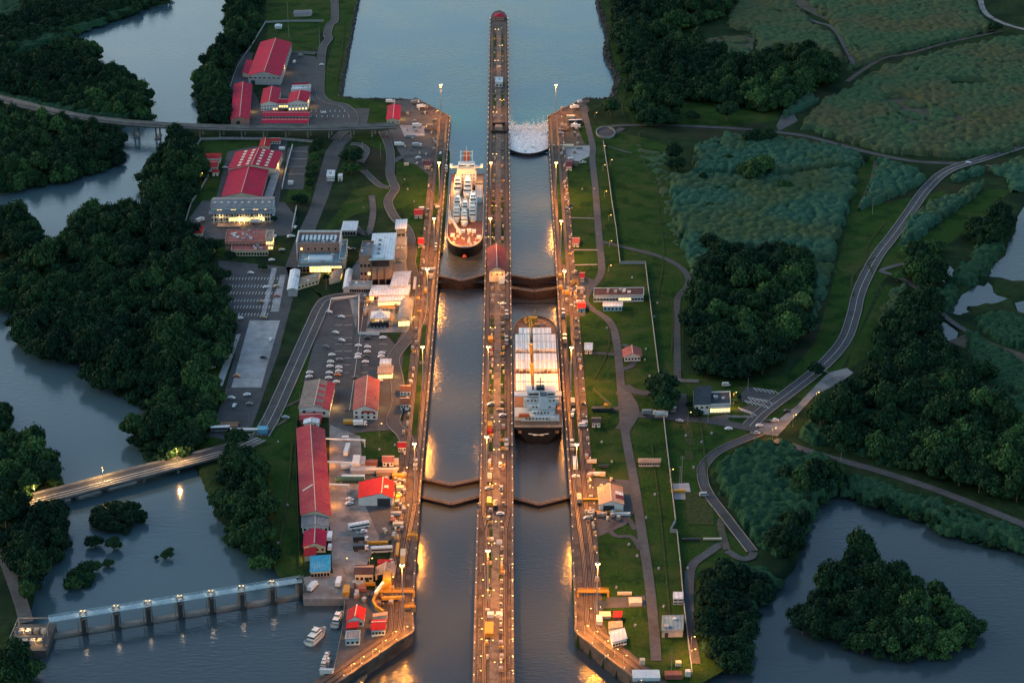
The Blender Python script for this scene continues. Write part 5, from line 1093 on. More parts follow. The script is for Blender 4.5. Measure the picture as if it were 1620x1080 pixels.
# --- middle workshops
H('workshop', 'big central workshop with plain dark red gable roof behind the grey building', 'workshop', (352, 323), (414, 323), (365, 267), 6.2, 3.2, rm=M_RED, wm=M_CW, side=8, win=((8, 3.2, 1.6, 1.4),), door=(.44, .56, 4))
H('workshop', 'higher red workshop with rows of pale skylights behind the central one', 'workshop', (362, 281), (436, 281), (374, 241), 7.4, 3.4, rm=M_RED, wm=M_CW, side=5, sky=6, lamp=900)
H('lean_to', 'long grey lean-to along the east side of the central workshop', 'shed', (417, 322), (427, 322), (433, 268), 3.4, 1, 'flat', M_WW, M_GREYR, side=8, parapet=0)
H('house', 'red roofed white house on the lawn beside the river trees, taller of two', 'house', (323.5, 259), (348.5, 259), (325, 243), 4.6, 1.5, 'hip', rm=M_REDB, win=((4, 1.8, 1, 1.2),), side=2)
H('house', 'lower red roofed white extension in front of the lawn house', 'house', (328, 272), (344, 271), (330, 255), 3.6, 1.3, 'gablex', rm=M_REDB, win=((3, 1.2, 1, 1.2),))
H('hut', 'tiny red roofed white hut south of the lawn houses', 'hut', (336.5, 279), (345.5, 278.5), (337.5, 268.5), 3, 1, 'hip', rm=M_REDB, door=(.4, .65, 2.1))
H('shed', 'red roofed shed behind the skylight workshop', 'shed', (411, 240), (426, 240), (413, 221), 4, 1.5, rm=M_REDB, wm=M_CW, door=(.3, .7, 3))
H('shed', 'small red wing east of the shed behind the skylight workshop', 'shed', (427, 228.5), (443, 228.5), (428, 219.5), 3, 1, 'gablex', rm=M_REDB, wm=M_WW, win=((4, .8, 1.4, 1.4),))
H('office_block', 'grey three-storey block with columns and lit bays', 'office', (335, 352), (432, 351), (338.5, 313), 11.5, 2.6, 'gablex', M_BW, M_GREYR, win=((22, 8, 1.5, 2), (22, 4.6, 1.5, 2), (22, 1, 1.5, 2.4)), side=3, lit=tuple((0, k) for k in (2, 3, 7, 8, 11, 15, 16, 19))+tuple((2, k) for k in range(6, 19)), sky=9)
t, T, W, D, h = ALL_H['grey three-storey block with columns and lit bays']
m = MB(); m.T = T; m.face([(-W-1.5, -D-4, h-3.4), (W+1.5, -D-4, h-3.4), (W+1.5, -D, h-1.6), (-W-1.5, -D, h-1.6)]); m.box(0, -D-3.9, h-3.75, 2*W+3, .3, .3); m.build('awning', M_GREYR, t)
for k in range(12): m = MB(); m.T = T; m.box(-W+2*W*(k+.5)/12, -D-3.2, 0, .5, .5, h-3.4); m.build('column', M_WW, t)
point(T @ Vector((0, -D-4.5, 2.5)), 500, WARM, .5, t); point(T @ Vector((-W*.7, -D-2, 6)), 260, WARM, .5, t); point(T @ Vector((W*.6, -D-2, 6)), 260, WARM, .5, t)
H('pavilion', 'bright red hip roofed pavilion at the edge of the wood', 'pavilion', (295, 376), (320, 375), (297, 359), 3.2, 1.8, 'hip', M_CW, M_REDB)
H('arcade_building', 'long building with stepped pinkish red roofs north of the car park', 'building', (357, 396), (421, 396), (360, 364), 6.2, 1, 'flat', M_SW, M_RED2, win=((12, 3.4, 1.8, 1.3),), side=4, parapet=.5)
H('arcade', 'low red arcade front along the north end of the car park', 'building', (366, 405), (424, 405), (367, 388), 3.8, 1, 'flat', M_CW, M_RED2, win=((13, .6, 1.5, 2),), parapet=.4)
H('stair_tower', 'cream corner tower glowing yellow beside the pinkish red roofs', 'tower', (421, 396), (432, 396), (422.5, 366), 8.4, 1, 'flat', M_CW, M_TANR, win=((3, 4.6, 1, 1.8), (3, 1, 1, 1.8)), lit=(0, 1), lamp=500)
H('cabin', 'pair of white flat cabins on the bare yard, larger one', 'cabin', (517, 287), (529, 287), (518, 270), 4, .5, 'flat', M_WW, M_WHITER, win=((3, 1.4, .9, 1),), parapet=.3)
H('cabin', 'pair of white flat cabins on the bare yard, slim one', 'cabin', (535, 287), (541, 287), (536, 275.5), 4, .5, 'flat', M_WW, M_WHITER, parapet=.3, door=(.3, .7, 2))
H('pavilion', 'white roofed open pavilion on the lawn north of the visitor centre', 'pavilion', (540.5, 373), (563, 373), (544, 352.5), 4, .9, 'shed', M_GW, M_WHITER, win=((5, .4, 2.6, 2.4),))
# --- visitor centre quarter
H('office_block', 'framed white office block with roof terrace full of pipes', 'office', (472.5, 413), (537, 413), (474.5, 371), 12.5, 1, 'flat', M_SW, M_GREYR, win=((6, 8.5, 1.2, 1.6), (9, 5, 1.2, 1.4)), side=4, lit=((0, 0),), parapet=1.4)
t, T, W, D, h = ALL_H['framed white office block with roof terrace full of pipes']
for k in range(9): m = MB(); m.T = T; m.box(-W*.8+W*1.6*k/8, 0, h+.3, 1.6, D*.9, 1.5); m.build('roof_duct', M_BLUEW, t)
m = MB(); m.T = T
for x in (-W-.8, W+.8): m.box(x, 0, -.5, .9, 2*D+1.6, h+3.2)
m.box(0, D+.6, h+1.5, 2*W+2.4, .9, 1.3); m.build('white_frame', M_WW, t)
H('glazed_front', 'teal roofed front wing with big glowing yellow windows', 'building', (473, 432), (541, 431), (474.5, 401), 6.4, 1, 'flat', M_BRW, M_TEALR, win=((12, 3.4, 2.1, 2.2), (12, .7, 2.1, 2.3)), lit=tuple((0, k) for k in range(3, 12))+tuple((1, k) for k in range(3, 9)), side=3, parapet=.6, lamp=400)
t, T, W, D, h = ALL_H['teal roofed front wing with big glowing yellow windows']
m = MB(); m.T = T; m.box(0, -D*.2, h+.3, W*1.2, D*.9, 1.6, 0, .9); m.build('roof_plant', M_BLUEW, t); m = MB(); m.T = T; m.box(0, -D-1.4, h-.6, 2*W+1, 3, .35); m.build('canopy', M_TEALR, t)
point(T @ Vector((W*.3, -D-4, 3)), 700, WARM, .6, t)
H('side_wing', 'narrow pale wing on the east side of the framed office block', 'building', (537.5, 425), (547, 425), (540.5, 381), 7, 1, 'flat', M_WW, M_TEALR, side=5)
H('visitor_centre', 'tall brown visitor centre under a broad white roof', 'building', (588.5, 453), (621, 452), (592.5, 371), 20, 1, 'flat', M_BRW, M_WHITER, over=3.2, parapet=0, win=((3, 1, 4, 4),), side=4)
t, T, W, D, h = ALL_H['tall brown visitor centre under a broad white roof']
m = MB(); m.T = T; m.box(-W*.1, -D-.06, h-5.5, 2*W*.85, .25, 4.6); m.build('glazed_gallery', M_DARKW, t)
m = MB(); m.T = T; m.box(W*.35, -D-.8, 0, .4, 1.6, h-6); m.box(-W*.35, -D-.8, 0, .4, 1.6, h-6); m.build('fin', M_BRW, t)
m = MB(); m.T = T; m.box(-W*.35, -D*.9, h+.3, W*1.1, D*.25, 1.2); m.build('roof_edge', M_BLUEW, t)
for k in range(4): m = MB(); m.T = T; m.box(-W*.35, -D*.6+k*D*.35, h+.3, 1.8, 1.8, .9); m.build('roof_vent', M_GREYDECK, t)
H('tower', 'brown windowless tower on the west flank of the visitor centre', 'tower', (570, 452), (587.5, 452), (574, 384), 21.5, 1, 'flat', M_BRW, M_GREYR, win=((3, 14, 1.6, 2), (3, 8, 1.6, 2), (3, 3, 1.6, 2)), lit=((1, 2),), parapet=1.2)
t = H('grandstand', 'terraced viewing grandstand overlooking the locks', 'grandstand', (623, 446), (640, 445), (628, 376), 4.5, 1, 'flat', M_CW, M_GREYR, parapet=0)
_, T, W, D, h = ALL_H['terraced viewing grandstand overlooking the locks']
for k in range(4):
    m = MB(); m.T = T; m.box(0, D*(-.75+.5*k), h+2.5*(k+1), 2*W, D*.52, .4); m.build('terrace', M_GREYDECK, t)
    for x in (-W+.4, 0, W-.4): m = MB(); m.T = T; m.box(x, D*(-.75+.5*k)-D*.2, h, .4, .4, 2.5*(k+1)); m.build('column', M_WW, t)
m = MB(); m.T = T; m.box(0, D*.72, h+14, 2*W+1, D*.5, .5); m.build('roof', M_WHITER, t); m = MB(); m.T = T
for x in (-W+.4, W-.4): m.box(x, D*.6, h, .5, .5, 14)
m.build('roof_post', M_WW, t)
for k in range(3): point(T @ Vector((0, D*(-.6+.5*k), h+2+2.5*k)), 260, WARM, .4, t)
H('link_hall', 'low blue-grey hall at the foot of the brown tower', 'building', (553, 464), (586, 464), (556, 446), 4.2, 1, 'flat', M_GW, M_TEALR, win=((9, .8, 1.6, 2.2),))
H('entrance_vault', 'long white vaulted canopy beside the blue-grey hall', 'canopy', (543.5, 464), (553, 464), (548, 428), 3.6, 1.6, 'vault', M_GW, M_WHITER)
H('white_hall', 'broad flat white hall lit orange beside the visitor centre', 'building', (584, 476), (645, 475), (589, 452), 4, .6, 'flat', M_CW, M_WHITER, parapet=0, win=((16, .8, 1.6, 2),), lit=((0, 0), (0, 1), (0, 14)))
H('white_hall', 'taller sloping white hall towards the lock wall', 'building', (618, 464), (644, 463), (624, 436), 5, 2.5, 'shed', M_CW, M_WHITER, side=3)
H('canopy', 'slim white canopy on the visitor terrace', 'canopy', (598, 484), (638, 482), (600, 470), 3.2, .5, 'flat', M_CW, M_WHITER, parapet=0, win=((10, .3, 2, 2),), lit=(0,))
H('terrace_hall', 'grey vaulted hall with glowing yellow gable on the visitor terrace', 'building', (630, 517), (648, 516), (634.5, 477), 4.2, 3, 'vault', M_CW, M_GREYR, win=((3, .6, 3, 3),), lit=(0,), lamp=300)
t = thing('tent', 'white pyramid tent on the paved visitor terrace', 'tent', P(602, 505)); m = MB(); z = 3.2
q = [(-6.5, -6, z), (6.5, -6, z), (6.5, 6, z), (-6.5, 6, z)]
for k in range(4): m.face([q[k], q[(k+1) % 4], (0, 0, 6.4)]); m.face([(x*.97, y*.97, zz-.4) for x, y, zz in (q[(k+1) % 4], q[k])]+[(q[k][0], q[k][1], z), (q[(k+1) % 4][0], q[(k+1) % 4][1], z)])
m.build('canopy', M_WHITER, t)
for x, y, _ in q: m = MB(); m.tube([(x*.96, y*.96, 0), (x*.96, y*.96, z)], .12, 6); m.build('tent_pole', M_POLE, t)
point((0, -2, 3), 400, WARM, .5, t)
t = thing('machinery_exhibit', 'dark iron machinery on show at the front of the terrace', 'exhibit', P(599, 517)); m = MB(); m.box(0, 0, .1, 14, 2.6, 1.2); m.build('base_frame', M_DARKW, t)
m = MB(); m.tube([(-6, 0, 2.3), (3, 0, 2.3)], 1.2, 12); m.build('boiler', M_HULL, t); m = MB(); m.box(5, 0, 1.3, 3.6, 2.8, 2.8); m.build('housing', M_HULL, t)
for k in range(5): m = MB(); m.tube([(-5.5+2.4*k, -1.3, .7), (-5.5+2.4*k, -1.6, .7)], .7, 10); m.build('wheel', M_GREYDECK, t)
H('entrance_canopy', 'white folded entrance canopy beside the car park', 'canopy', (455.5, 469), (470, 469), (460, 428), 5, 1.2, 'vault', M_GW, M_WHITER)
H('ticket_hall', 'low beige wedge building by the entrance canopy', 'building', (471, 459), (504, 449), (474, 441), 3.4, .8, 'flat', M_CW, M_TANR, win=((6, 1, 1.4, 1.4),), parapet=.3)
H('canopy', 'curved tan awning glowing by the palm tree', 'canopy', (521, 450), (538, 446), (526, 430), 3.2, 1, 'vault', M_CW, M_TANR, lamp=200)
# --- lower yards
H('warehouse', 'warehouse with patched grey and pink striped roof', 'warehouse', (473.5, 657), (521, 660), (483, 604), 4.6, 2.2, rm=M_PATCH, wm=M_WW, side=6, win=((3, 2, 1.6, 1.4),), lamp=700)
t, T, W, D, h = ALL_H['warehouse with patched grey and pink striped roof']
m = MB(); m.T = T; m.face([(W*.55, -D, h+1.35), (W+.5, -D, h+.38), (W+.5, D, h+.38), (W*.55, D, h+1.35)]); m.build('roof_panel', M_PINK, t)
for k in range(4): m = MB(); m.T = T; y = -D+2*D*(k*.22+.08); m.face([(.3, y, h+2.5), (W*.5, y, h+1.45), (W*.5, y+D*.18, h+1.45), (.3, y+D*.18, h+2.5)]); m.build('roof_panel', M_PINK, t)
H('annex', 'small pink roofed annex at the south end of the striped warehouse', 'annex', (475.5, 672), (508, 671), (476, 654), 3.4, 1, 'gablex', M_RW, M_PINK)
H('annex', 'white gabled porch between the two long warehouses', 'annex', (481, 678), (504, 677), (482, 664), 3.4, 1, 'gable', M_WW, M_WHITER, win=((2, 1.2, 1.4, 1.2),))
H('house', 'two-storey white house under a broad faded red gable roof', 'house', (559.5, 663), (597, 664), (563.5, 601), 6.2, 3, rm=M_RED2, win=((4, 3.6, 1.4, 1.4), (4, .9, 1.4, 1.4)), side=6, lamp=300)
t, T, W, D, h = ALL_H['two-storey white house under a broad faded red gable roof']; m = MB(); m.T = T; m.box(W*.25, -D-.9, 5.4, W*1.0, 1.8, .3, 0); m.build('porch_roof', M_REDB, t)
H('kiosk', 'white flat kiosk by the staff car park', 'kiosk', (601, 585), (618, 585), (602, 568.5), 4, 1, 'flat', M_WW, M_WHITER, parapet=.3, win=((3, 1, 1.4, 1.6),))
H('kiosk', 'lit kiosk with cream roof and yellow veranda by the staff car park', 'kiosk', (598, 600), (621, 599), (599, 582), 3.8, .8, 'shed', M_CW, M_TANR, win=((5, .6, 1.4, 2),), lit=(0,), lamp=260)
H('hut', 'brown-red roofed white hut beside the lock path, northern of two', 'hut', (633, 627), (649, 627), (633.5, 610), 3.8, 1.4, 'gablex', rm=M_BROWNR, win=((3, 1.2, 1, 1.2),))
H('hut', 'brown-red roofed white hut beside the lock path, southern of two', 'hut', (634, 650), (647, 650), (634, 629), 4.6, 1.4, 'gablex', rm=M_BROWNR, win=((3, 2.4, 1, 1.2),), door=(.2, .5, 2.2))
H('warehouse', 'very long warehouse with faded red roof along the grass slope', 'warehouse', (477, 826), (523.5, 828), (470, 678), 4.6, 3, rm=M_PINK, wm=M_CW, side=22, win=((3, 2, 1.6, 1.2),))
t, T, W, D, h = ALL_H['very long warehouse with faded red roof along the grass slope']
for f in (-.62, -.15, .3, .68): point(T @ Vector((W+2.5, D*f, h-.6)), 420, SOD, .4, t, 'wall_lamp')
for f, l in ((.78, 24), (.22, 17), (-.3, 12)):
    m = MB(); m.T = T; m.beam((W+.6, D*f, 4.6), (W+l, D*f, 4.6), 1.3, .5); m.beam((W+l-.5, D*f, 0), (W+l-.5, D*f, 4.4), .6, .6); m.build('pipe_gantry', M_WW, t)
m = MB(); m.T = T; m.face([(-W*.82, -D*.52, h+.95), (-W*.1, -D*.45, h+3.2), (-W*.1, -D*.42, h+3.2), (-W*.82, -D*.49, h+.95)]); m.build('roof_patch', M_SKYL, t)
H('annex', 'grey roofed white section at the south end of the very long warehouse', 'annex', (478.5, 843), (520, 842), (478, 815), 3.6, 1.6, rm=M_GREYR, wm=M_WW, win=((5, 1.4, 1.2, 1.2),))
H('store', 'square dark red gabled store between the warehouse and the blue roof', 'store', (481, 875), (515, 873.5), (482, 842), 3.8, 2.2, rm=M_RED, wm=M_CW, win=((4, 1.2, 1.2, 1.2),))
H('shed', 'little red shed glowing yellow beside the blue roof', 'shed', (482, 888), (499, 886), (483, 871), 3.2, 1, 'shed', M_CW, M_REDB, lamp=-200)
H('store', 'store under a bright blue metal roof', 'store', (492, 914), (522, 912), (492.5, 884.5), 3.4, 1.6, 'shed', M_CW, M_BLUER, win=((6, .6, 1.4, 1.8),))
H('workshop', 'bright red gabled workshop with wide dark doorway and offset ridge', 'workshop', (567.5, 800), (621.5, 800), (570, 763), 5, 3, rm=M_REDB, wm=M_WW, ridge=.68, side=5, door=(.55, .93, 4.6), lamp=500)
t, T, W, D, h = ALL_H['bright red gabled workshop with wide dark doorway and offset ridge']; m = MB(); m.T = T; m.box(W*.5, -D*.1, h+2.2, W*.45, D*.3, .6); m.build('roof_patch', M_SKYL, t)
H('store', 'brown roofed cream store in the southern yard', 'store', (562, 920), (590, 920), (563, 894), 4.6, 1.4, 'gablex', M_CW, M_BROWNR, win=((4, 1.2, 1.4, 1.4),), door=(.6, .78, 2.6))
H('shed', 'open tan gabled shed in the southern yard', 'shed', (594, 917), (624, 914), (596, 897), 3.2, 2.2, 'gable', M_CW, M_TANR, door=(.1, .9, 2.8))
H('house', 'narrow pink and red gabled house near the boats', 'house', (549, 993), (575, 991), (552, 965), 4, 2.4, rm=M_REDB, wm=M_WW, win=((3, 1.2, 1.2, 1.2),), side=3)
H('shed', 'low orange-red roof between the gabled house and grey cabin near the boats', 'shed', (549, 1002), (566, 1000), (550, 988), 3, .8, 'shed', M_RW, M_REDB)
H('cabin', 'blue-grey flat cabin on the quay near the boats', 'cabin', (547, 1021), (569, 1020), (548, 999), 3.6, .6, 'flat', M_BW, M_GREYR, win=((3, 1, 1.2, 1.2),), parapet=.3)
H('control_house', 'red roofed house with pale front inside the rail curve', 'house', (588, 1007), (609, 1006), (590, 981), 4, 1.4, 'gablex', M_BW, M_REDB, win=((4, 1.4, 1.2, 1.2),))
H('shed', 'tan flat roofed shed behind the red house inside the rail curve', 'shed', (590, 984), (612, 981), (591, 971), 3, .6, 'flat', M_CW, M_TANR, parapet=0)
# --- centre wall
H('control_tower', 'lock control house with maroon roof in the middle of the centre wall', 'building', (774, 447), (799, 447), (773, 393), 9, 3, rm=M_MAROON, wm=M_CW, side=6, win=((3, 5.5, 1, 1.2),), over=1)
t, T, W, D, h = ALL_H['lock control house with maroon roof in the middle of the centre wall']; m = MB(); m.T = T
for k in range(9): a, b = k*.7, (k+1)*.7; m.beam((W+.2+1.8*math.cos(a), -D-1+1.8*math.sin(a), .9*k), (W+.2+1.8*math.cos(b), -D-1+1.8*math.sin(b), .9*k+.9), 1.2, .2)
m.build('spiral_stair', M_WW, t); m = MB(); m.T = T; m.box(W*.55, -D-1.8, 0, 4, 3.4, 5.2); m.build('stair_block', M_BLUEW, t); point(T @ Vector((-W*.3, -D-9, 8)), 120, WARM, .4, t)
H('beacon_house', 'rounded red roofed house at the lakeward tip of the centre wall', 'house', (782, 33), (797, 33), (783, 22), 4, 1.6, 'hip', M_SW, M_RED, win=((4, 1.4, 1, 1.2),))
H('cabin', 'white and blue cabin on the northern centre wall', 'cabin', (783.5, 139), (795, 139), (784, 123), 5, .6, 'flat', M_WW, M_BLUEW, win=((2, 1.4, 1.8, 1.6),), parapet=.3)
t = thing('pit_frame', 'dark square pit frame across the northern centre wall', 'frame', P(789, 205)); m = MB()
for x, y, sx, sy in ((0, -11, 13, 1.2), (0, 11, 13, 1.2), (-6, 0, 1.2, 21), (6, 0, 1.2, 21)): m.box(x, y, .55, sx, sy, 2.2)
m.build('kerb_wall', M_GATE, t); m = MB(); m.box(0, -1, .55, 7, 9, 3.2, 0, .8); m.build('machine_housing', M_TANR, t)
# --- east bank
H('office_building', 'long low building with dark rusty roof and lit pale blue front', 'office', (939, 478), (1018, 477), (940, 457), 4.2, 1, 'flat', M_BW, M_BROWNR, win=((16, 1.2, 2.2, 1.3),), lit=tuple((0, k) for k in (8, 9, 10, 11)), parapet=.5)
H('annex', 'white roofed annex in front of the long low eastern building', 'annex', (954.5, 492), (984, 492), (955, 478.5), 3.4, .8, 'gablex', M_BW, M_WHITER, win=((5, .8, 1.4, 1.4),))
H('house', 'square house with faded red gable roof on the eastern lawn', 'house', (988, 572), (1013, 571), (987, 553), 3.8, 2.2, rm=M_RED2, wm=M_BW, win=((5, 1, 1.2, 1.4),), side=3, over=1.2)
H('office_building', 'white office with dark mono-pitch roof, taller western part', 'office', (1098, 656), (1122, 655), (1101, 616), 6.6, 1.6, 'shed', M_WW, M_DARKR, win=((3, 4, 1.6, 1.2),), side=3)
H('office_building', 'white office with dark flat roof and glowing yellow front', 'office', (1123, 654), (1155, 653), (1123, 622), 5.2, 1, 'flat', M_WW, M_DARKR, win=((6, 1, 1.8, 2),), side=3, lit=(0,), parapet=.9, lamp=400)
H('workshop', 'eastern workshop with tan patched roof and dark double door', 'workshop', (948, 809), (986, 809), (946, 771), 4.4, 2.2, rm=M_TANR, wm=M_WW, side=4, door=(.16, .62, 3.8))
t, T, W, D, h = ALL_H['eastern workshop with tan patched roof and dark double door']
for y0, y1, mm in ((-.05, .3, M_WHITER), (-.55, -.08, M_MAROON)): m = MB(); m.T = T; m.face([(W*.4, D*y0, h+1.7), (W+.4, D*y0, h+.4), (W+.4, D*y1, h+.4), (W*.4, D*y1, h+1.7)]); m.build('roof_patch', mm, t)
H('trailer_office', 'long grey trailer block on the eastern lawn', 'trailer', (1010.5, 738), (1044, 738), (1011, 726.5), 3.2, .8, 'gablex', M_GW, M_TANR, win=((8, 1.2, 1.2, 1),))
H('pump_house', 'grey flat roofed block with pale door on the southern lawn', 'pump house', (1047, 1008), (1080, 1007), (1048, 974.5), 3.8, 1, 'flat', M_GW, M_TEALR, door=(.14, .3, 2.6), parapet=.25, side=2)
H('cooling_unit', 'white louvred cabinet beside the eastern fence', 'cabinet', (1065, 956), (1080, 956), (1065.5, 937), 3.4, 1, 'flat', M_WW, M_WHITER, win=((2, 2.2, 2.4, .6), (2, .6, 2.4, .6)), parapet=.2)
H('store', 'white roofed store beside the curving eastern track', 'store', (969, 1025), (991, 1019), (965, 1002), 3.4, .6, 'shed', M_WW, M_WHITER, win=((5, 1, 1.4, 1),), lamp=-120)
H('shed', 'tan flat roofed shed inside the eastern rail curve', 'shed', (963, 1003), (984, 1001), (963, 984), 3.2, .6, 'flat', M_CW, M_TANR, parapet=0)
H('shed', 'slim bright red shed inside the eastern rail curve', 'shed', (971, 984), (982, 984), (972, 969), 3, .5, 'shed', M_RW, M_REDB)
hut_rows = [((662, 346), M_REDB, 'red roofed white cabin on the lawn beside the yacht carrier'), ((666, 392), M_REDB, 'little red capped hut on the western lawn near the gates'), ((900, 270), M_MAROON, 'maroon roofed hut on the northern eastern lawn'), ((911, 391), M_RED2, 'faded red roofed hut on the eastern lawn near the long footpath'), ((920, 494), M_REDB, 'white hut with red top by the eastern gates'), ((931, 560), M_WHITER, 'white roofed hut on the eastern lawn beside the bulk carrier bow'), ((943, 676), M_BROWNR, 'brown roofed white hut east of the bulk carrier stern'), ((636, 715), M_REDB, 'bright red roofed hut on the western lawn south of the path bend'), ((614, 738), M_RED2, 'pink roofed white hut among the yard containers'), ((921, 446), M_REDB, 'tiny red hut on the eastern gate yard'), ((676, 268), M_MAROON, 'small maroon hut by the north-western work yard')]
for k, ((x, y), rm, la) in enumerate(hut_rows):
    w = (12, 8, 9, 10, 11, 11, 13, 12, 17, 6, 9)[k]*.5; H('hut', la, 'hut', (x-w, y), (x+w, y), (x-w+.3, y-15-k % 3), 3.2, 1.3, 'gablex', M_WW, rm, win=((3, 1.1, .9, 1),), door=(.4, .6, 2.1))
# ================================================================ bridges, dam, substation, fences
M_BRC = second_noise(mat('bridge_concrete', (.20, .19, .18), .9, .25, .4, coords='Geometry', detail=8), (.11, .10, .095), .1, .45, .7, 6); M_DAMB = mat('pale_blue_steel', (.25, .36, .42), .6, .2, .5); M_BLK = mat('dark_steel', (.022, .028, .034), .6, .3, .5)
t = thing('viaduct', 'long grey viaduct with road and railway decks crossing the river', 'bridge')
vp = [(-40, 146), (0, 156), (60, 171), (120, 184), (180, 192), (240, 197), (320, 201), (400, 202.5), (500, 202.5), (560, 201), (626, 199)]
va = wpath(vp, 8.5, 6)
for off, w, mm in ((3.6, 5.2, M_BRC), (-3.6, 5.6, M_ASPH)):
    mb = MB(); e = offset(va, off)
    for a, b in zip(e, e[1:]): mb.beam((a.x, a.y, 7.9), (b.x, b.y, 7.9), w, 1.0)
    d = mb.build('deck', mm, t); rb = MB()
    for s in (-w/2, w/2):
        r_ = offset(va, off+s)
        for a, b in zip(r_, r_[1:]): rb.beam((a.x, a.y, 8.8), (b.x, b.y, 8.8), .3, .9)
    rb.build('parapet', M_BRC, d)
    if off > 0:
        rb = MB()
        for s in (-.8, .8):
            r_ = offset(va, off+s)
            for a, b in zip(r_, r_[1:]): rb.beam((a.x, a.y, 8.55), (b.x, b.y, 8.55), .2, .25)
        rb.build('rail', M_RAIL, d)
for x in (183, 215, 249, 282, 318, 350, 384.5, 419, 454.5, 489, 522.5, 557, 591, 612):
    y = float(np.interp(x, [a for a, _ in vp], [b for _, b in vp])); c = P(x, y, 8)
    mb = MB(); wet = 200 < x < 262
    for s in (-3.6, 3.6): mb.lathe(c.x+s*.3, c.y+s, [(.8, -8), (.75, 7.3)], 8)
    mb.box(c.x, c.y, 6.6, 2, 12, .9)
    if wet: mb.box(c.x, c.y, -5, 4.5, 13, 2.8)
    mb.build('pier', M_BRC, t)
# road bridge
t = thing('road_bridge', 'lit concrete road bridge across the lower river', 'bridge')
bp = [(30, 796), (58, 788.5), (120, 773), (200, 752), (280, 731.5), (345, 715), (378, 705), (408, 692)]
bz = [2.6, 2.6, 2.6, 2.6, 2.4, 1.6, 1.0, .42]
path = [P(x, y, z) for (x, y), z in zip(bp, bz)]; path = smooth_path(path, 6)
mb = MB()
for a, b in zip(path, path[1:]): mb.beam(a-Vector((0, 0, .7)), b-Vector((0, 0, .7)), 13, 1.4)
dk = mb.build('deck', M_ASPH, t)
for nm, off, w, z, m in (('sidewalk', -5.7, 1.6, .12, M_BRC), ('sidewalk', 5.9, 1.2, .12, M_BRC), ('parapet', -6.6, .35, .5, M_BRC), ('parapet', 6.6, .35, .5, M_BRC), ('lane_line', 0, .3, .04, M_WHITE_LINE), ('lane_line', -2.6, .25, .04, M_WHITE_LINE)):
    mb = MB(); e = offset(path, off)
    for a, b in zip(e, e[1:]): mb.beam(a+Vector((0, 0, z*.5)), b+Vector((0, 0, z*.5)), w, max(.06, z*2))
    mb.build(nm, m, t)
for k, (x, y) in enumerate(((75, 785), (117, 774), (165, 762), (223, 747), (277, 733), (310, 725))):
    c = P(x, y, 1); d = (P(x+4, y-1.05, 1)-c).normalized(); n = Vector((-d.y, d.x, 0)); mb = MB()
    mb.beam(c-n*6+Vector((0, 0, -.3)), c+n*6+Vector((0, 0, -.3)), 1.6, 1.2)
    for s in (-4.2, 0, 4.2): q_ = c+n*s; mb.box(q_.x, q_.y, -9, 1.4, 1.4, 9.2)
    mb.build('pier', M_BRC, t)
for k, (x, y, la) in enumerate(((56, 790, 'twin lamp post at the western end of the road bridge'), (164, 761, 'twin lamp post over the middle of the road bridge'), (281, 731, 'twin lamp post near the eastern end of the road bridge'))):
    c = P(x, y, 2.6); o = post(x, y, la, 8, 3600, 'lamps of the road bridge', 2, col=WARM); o.location = (c.x, c.y, 2.5); o.rotation_euler = (0, 0, 1.9)
# spillway dam
t = thing('spillway_dam', 'spillway dam with pale blue walkway on dark gate piers', 'dam')
A, B = P(80, 1004, -2.4), P(478, 940, -2.4); d = (B-A).normalized(); n = Vector((-d.y, d.x, 0))
mb = MB(); mb.beam(A+Vector((0, 0, -6.5)), B+Vector((0, 0, -6.5)), 3, 13); mb.build('sill', M_BRC, t)
pz = 6.2; L = (B-A).length; mb = MB(); mb.beam(Vector((A.x, A.y, pz)), Vector((B.x, B.y, pz)), 4.2, .5); wk = mb.build('walkway', M_DAMB, t)
rb = MB()
for s in (-2, 2):
    for z in (.8, 1.5): rb.beam(Vector((A.x, A.y, pz+z))+n*s, Vector((B.x, B.y, pz+z))+n*s, .14, .14)
    k = 0.
    while k < L: q_ = A+d*k+n*s; rb.beam((q_.x, q_.y, pz), (q_.x, q_.y, pz+1.5), .12, .12); rb.beam((q_.x, q_.y, pz), Vector((q_.x, q_.y, pz+1.5))+d*2, .1, .1); k += 3
rb.build('handrail', M_DAMB, wk)
for k, x in enumerate((126, 177, 226.5, 276.5, 326, 375, 424, 470)):
    f = (x-80)/398; c = A.lerp(B, f); c += d*2
    mb = MB(); mb.box(c.x, c.y, -9, 3.0, 7, 14.6, math.atan2(d.y, d.x)); mb.box(c.x, c.y, 5.6, 3.6, 3, 1.2, math.atan2(d.y, d.x)); p_ = mb.build('gate_pier', M_BLK, t)
    for s in (-1, 1): q_ = c+d*s*2.0; m2 = MB(); m2.beam((q_.x, q_.y-3.5, -2), (q_.x, q_.y-3.5, 6), .5, .5); m2.build('gate_guide', M_GREYDECK, p_)
    if k < 7:
        o = post(x, 1000, 'lamp cluster on the dam walkway above a gate pier', 2.6, 130, 'lamps of the spillway dam', 2, col=(1, .78, .55)); o.location = (c.x, c.y, 6.4); o.scale = (.55, .55, .8)
t = thing('substation', 'lit electrical substation at the western end of the dam', 'substation', P(50, 1008)); o0 = t.location.copy(); t.scale = (.8, .8, .7)
mb = MB(); mb.box(0, 0, -6, 24, 30, 6.4); mb.build('platform', M_ASPH2, t)
g = MB()
for y in (-11, 0, 11):
    for x in (-10, 10): g.box(x, y, .4, .6, .6, 8)
    g.beam((-10, y, 8.2), (10, y, 8.2), .6, .6)
for x in (-10, 10): g.beam((x, -11, 8.2), (x, 11, 8.2), .5, .5)
g.build('gantry', M_GREYDECK, t)
rr = random.Random(12)
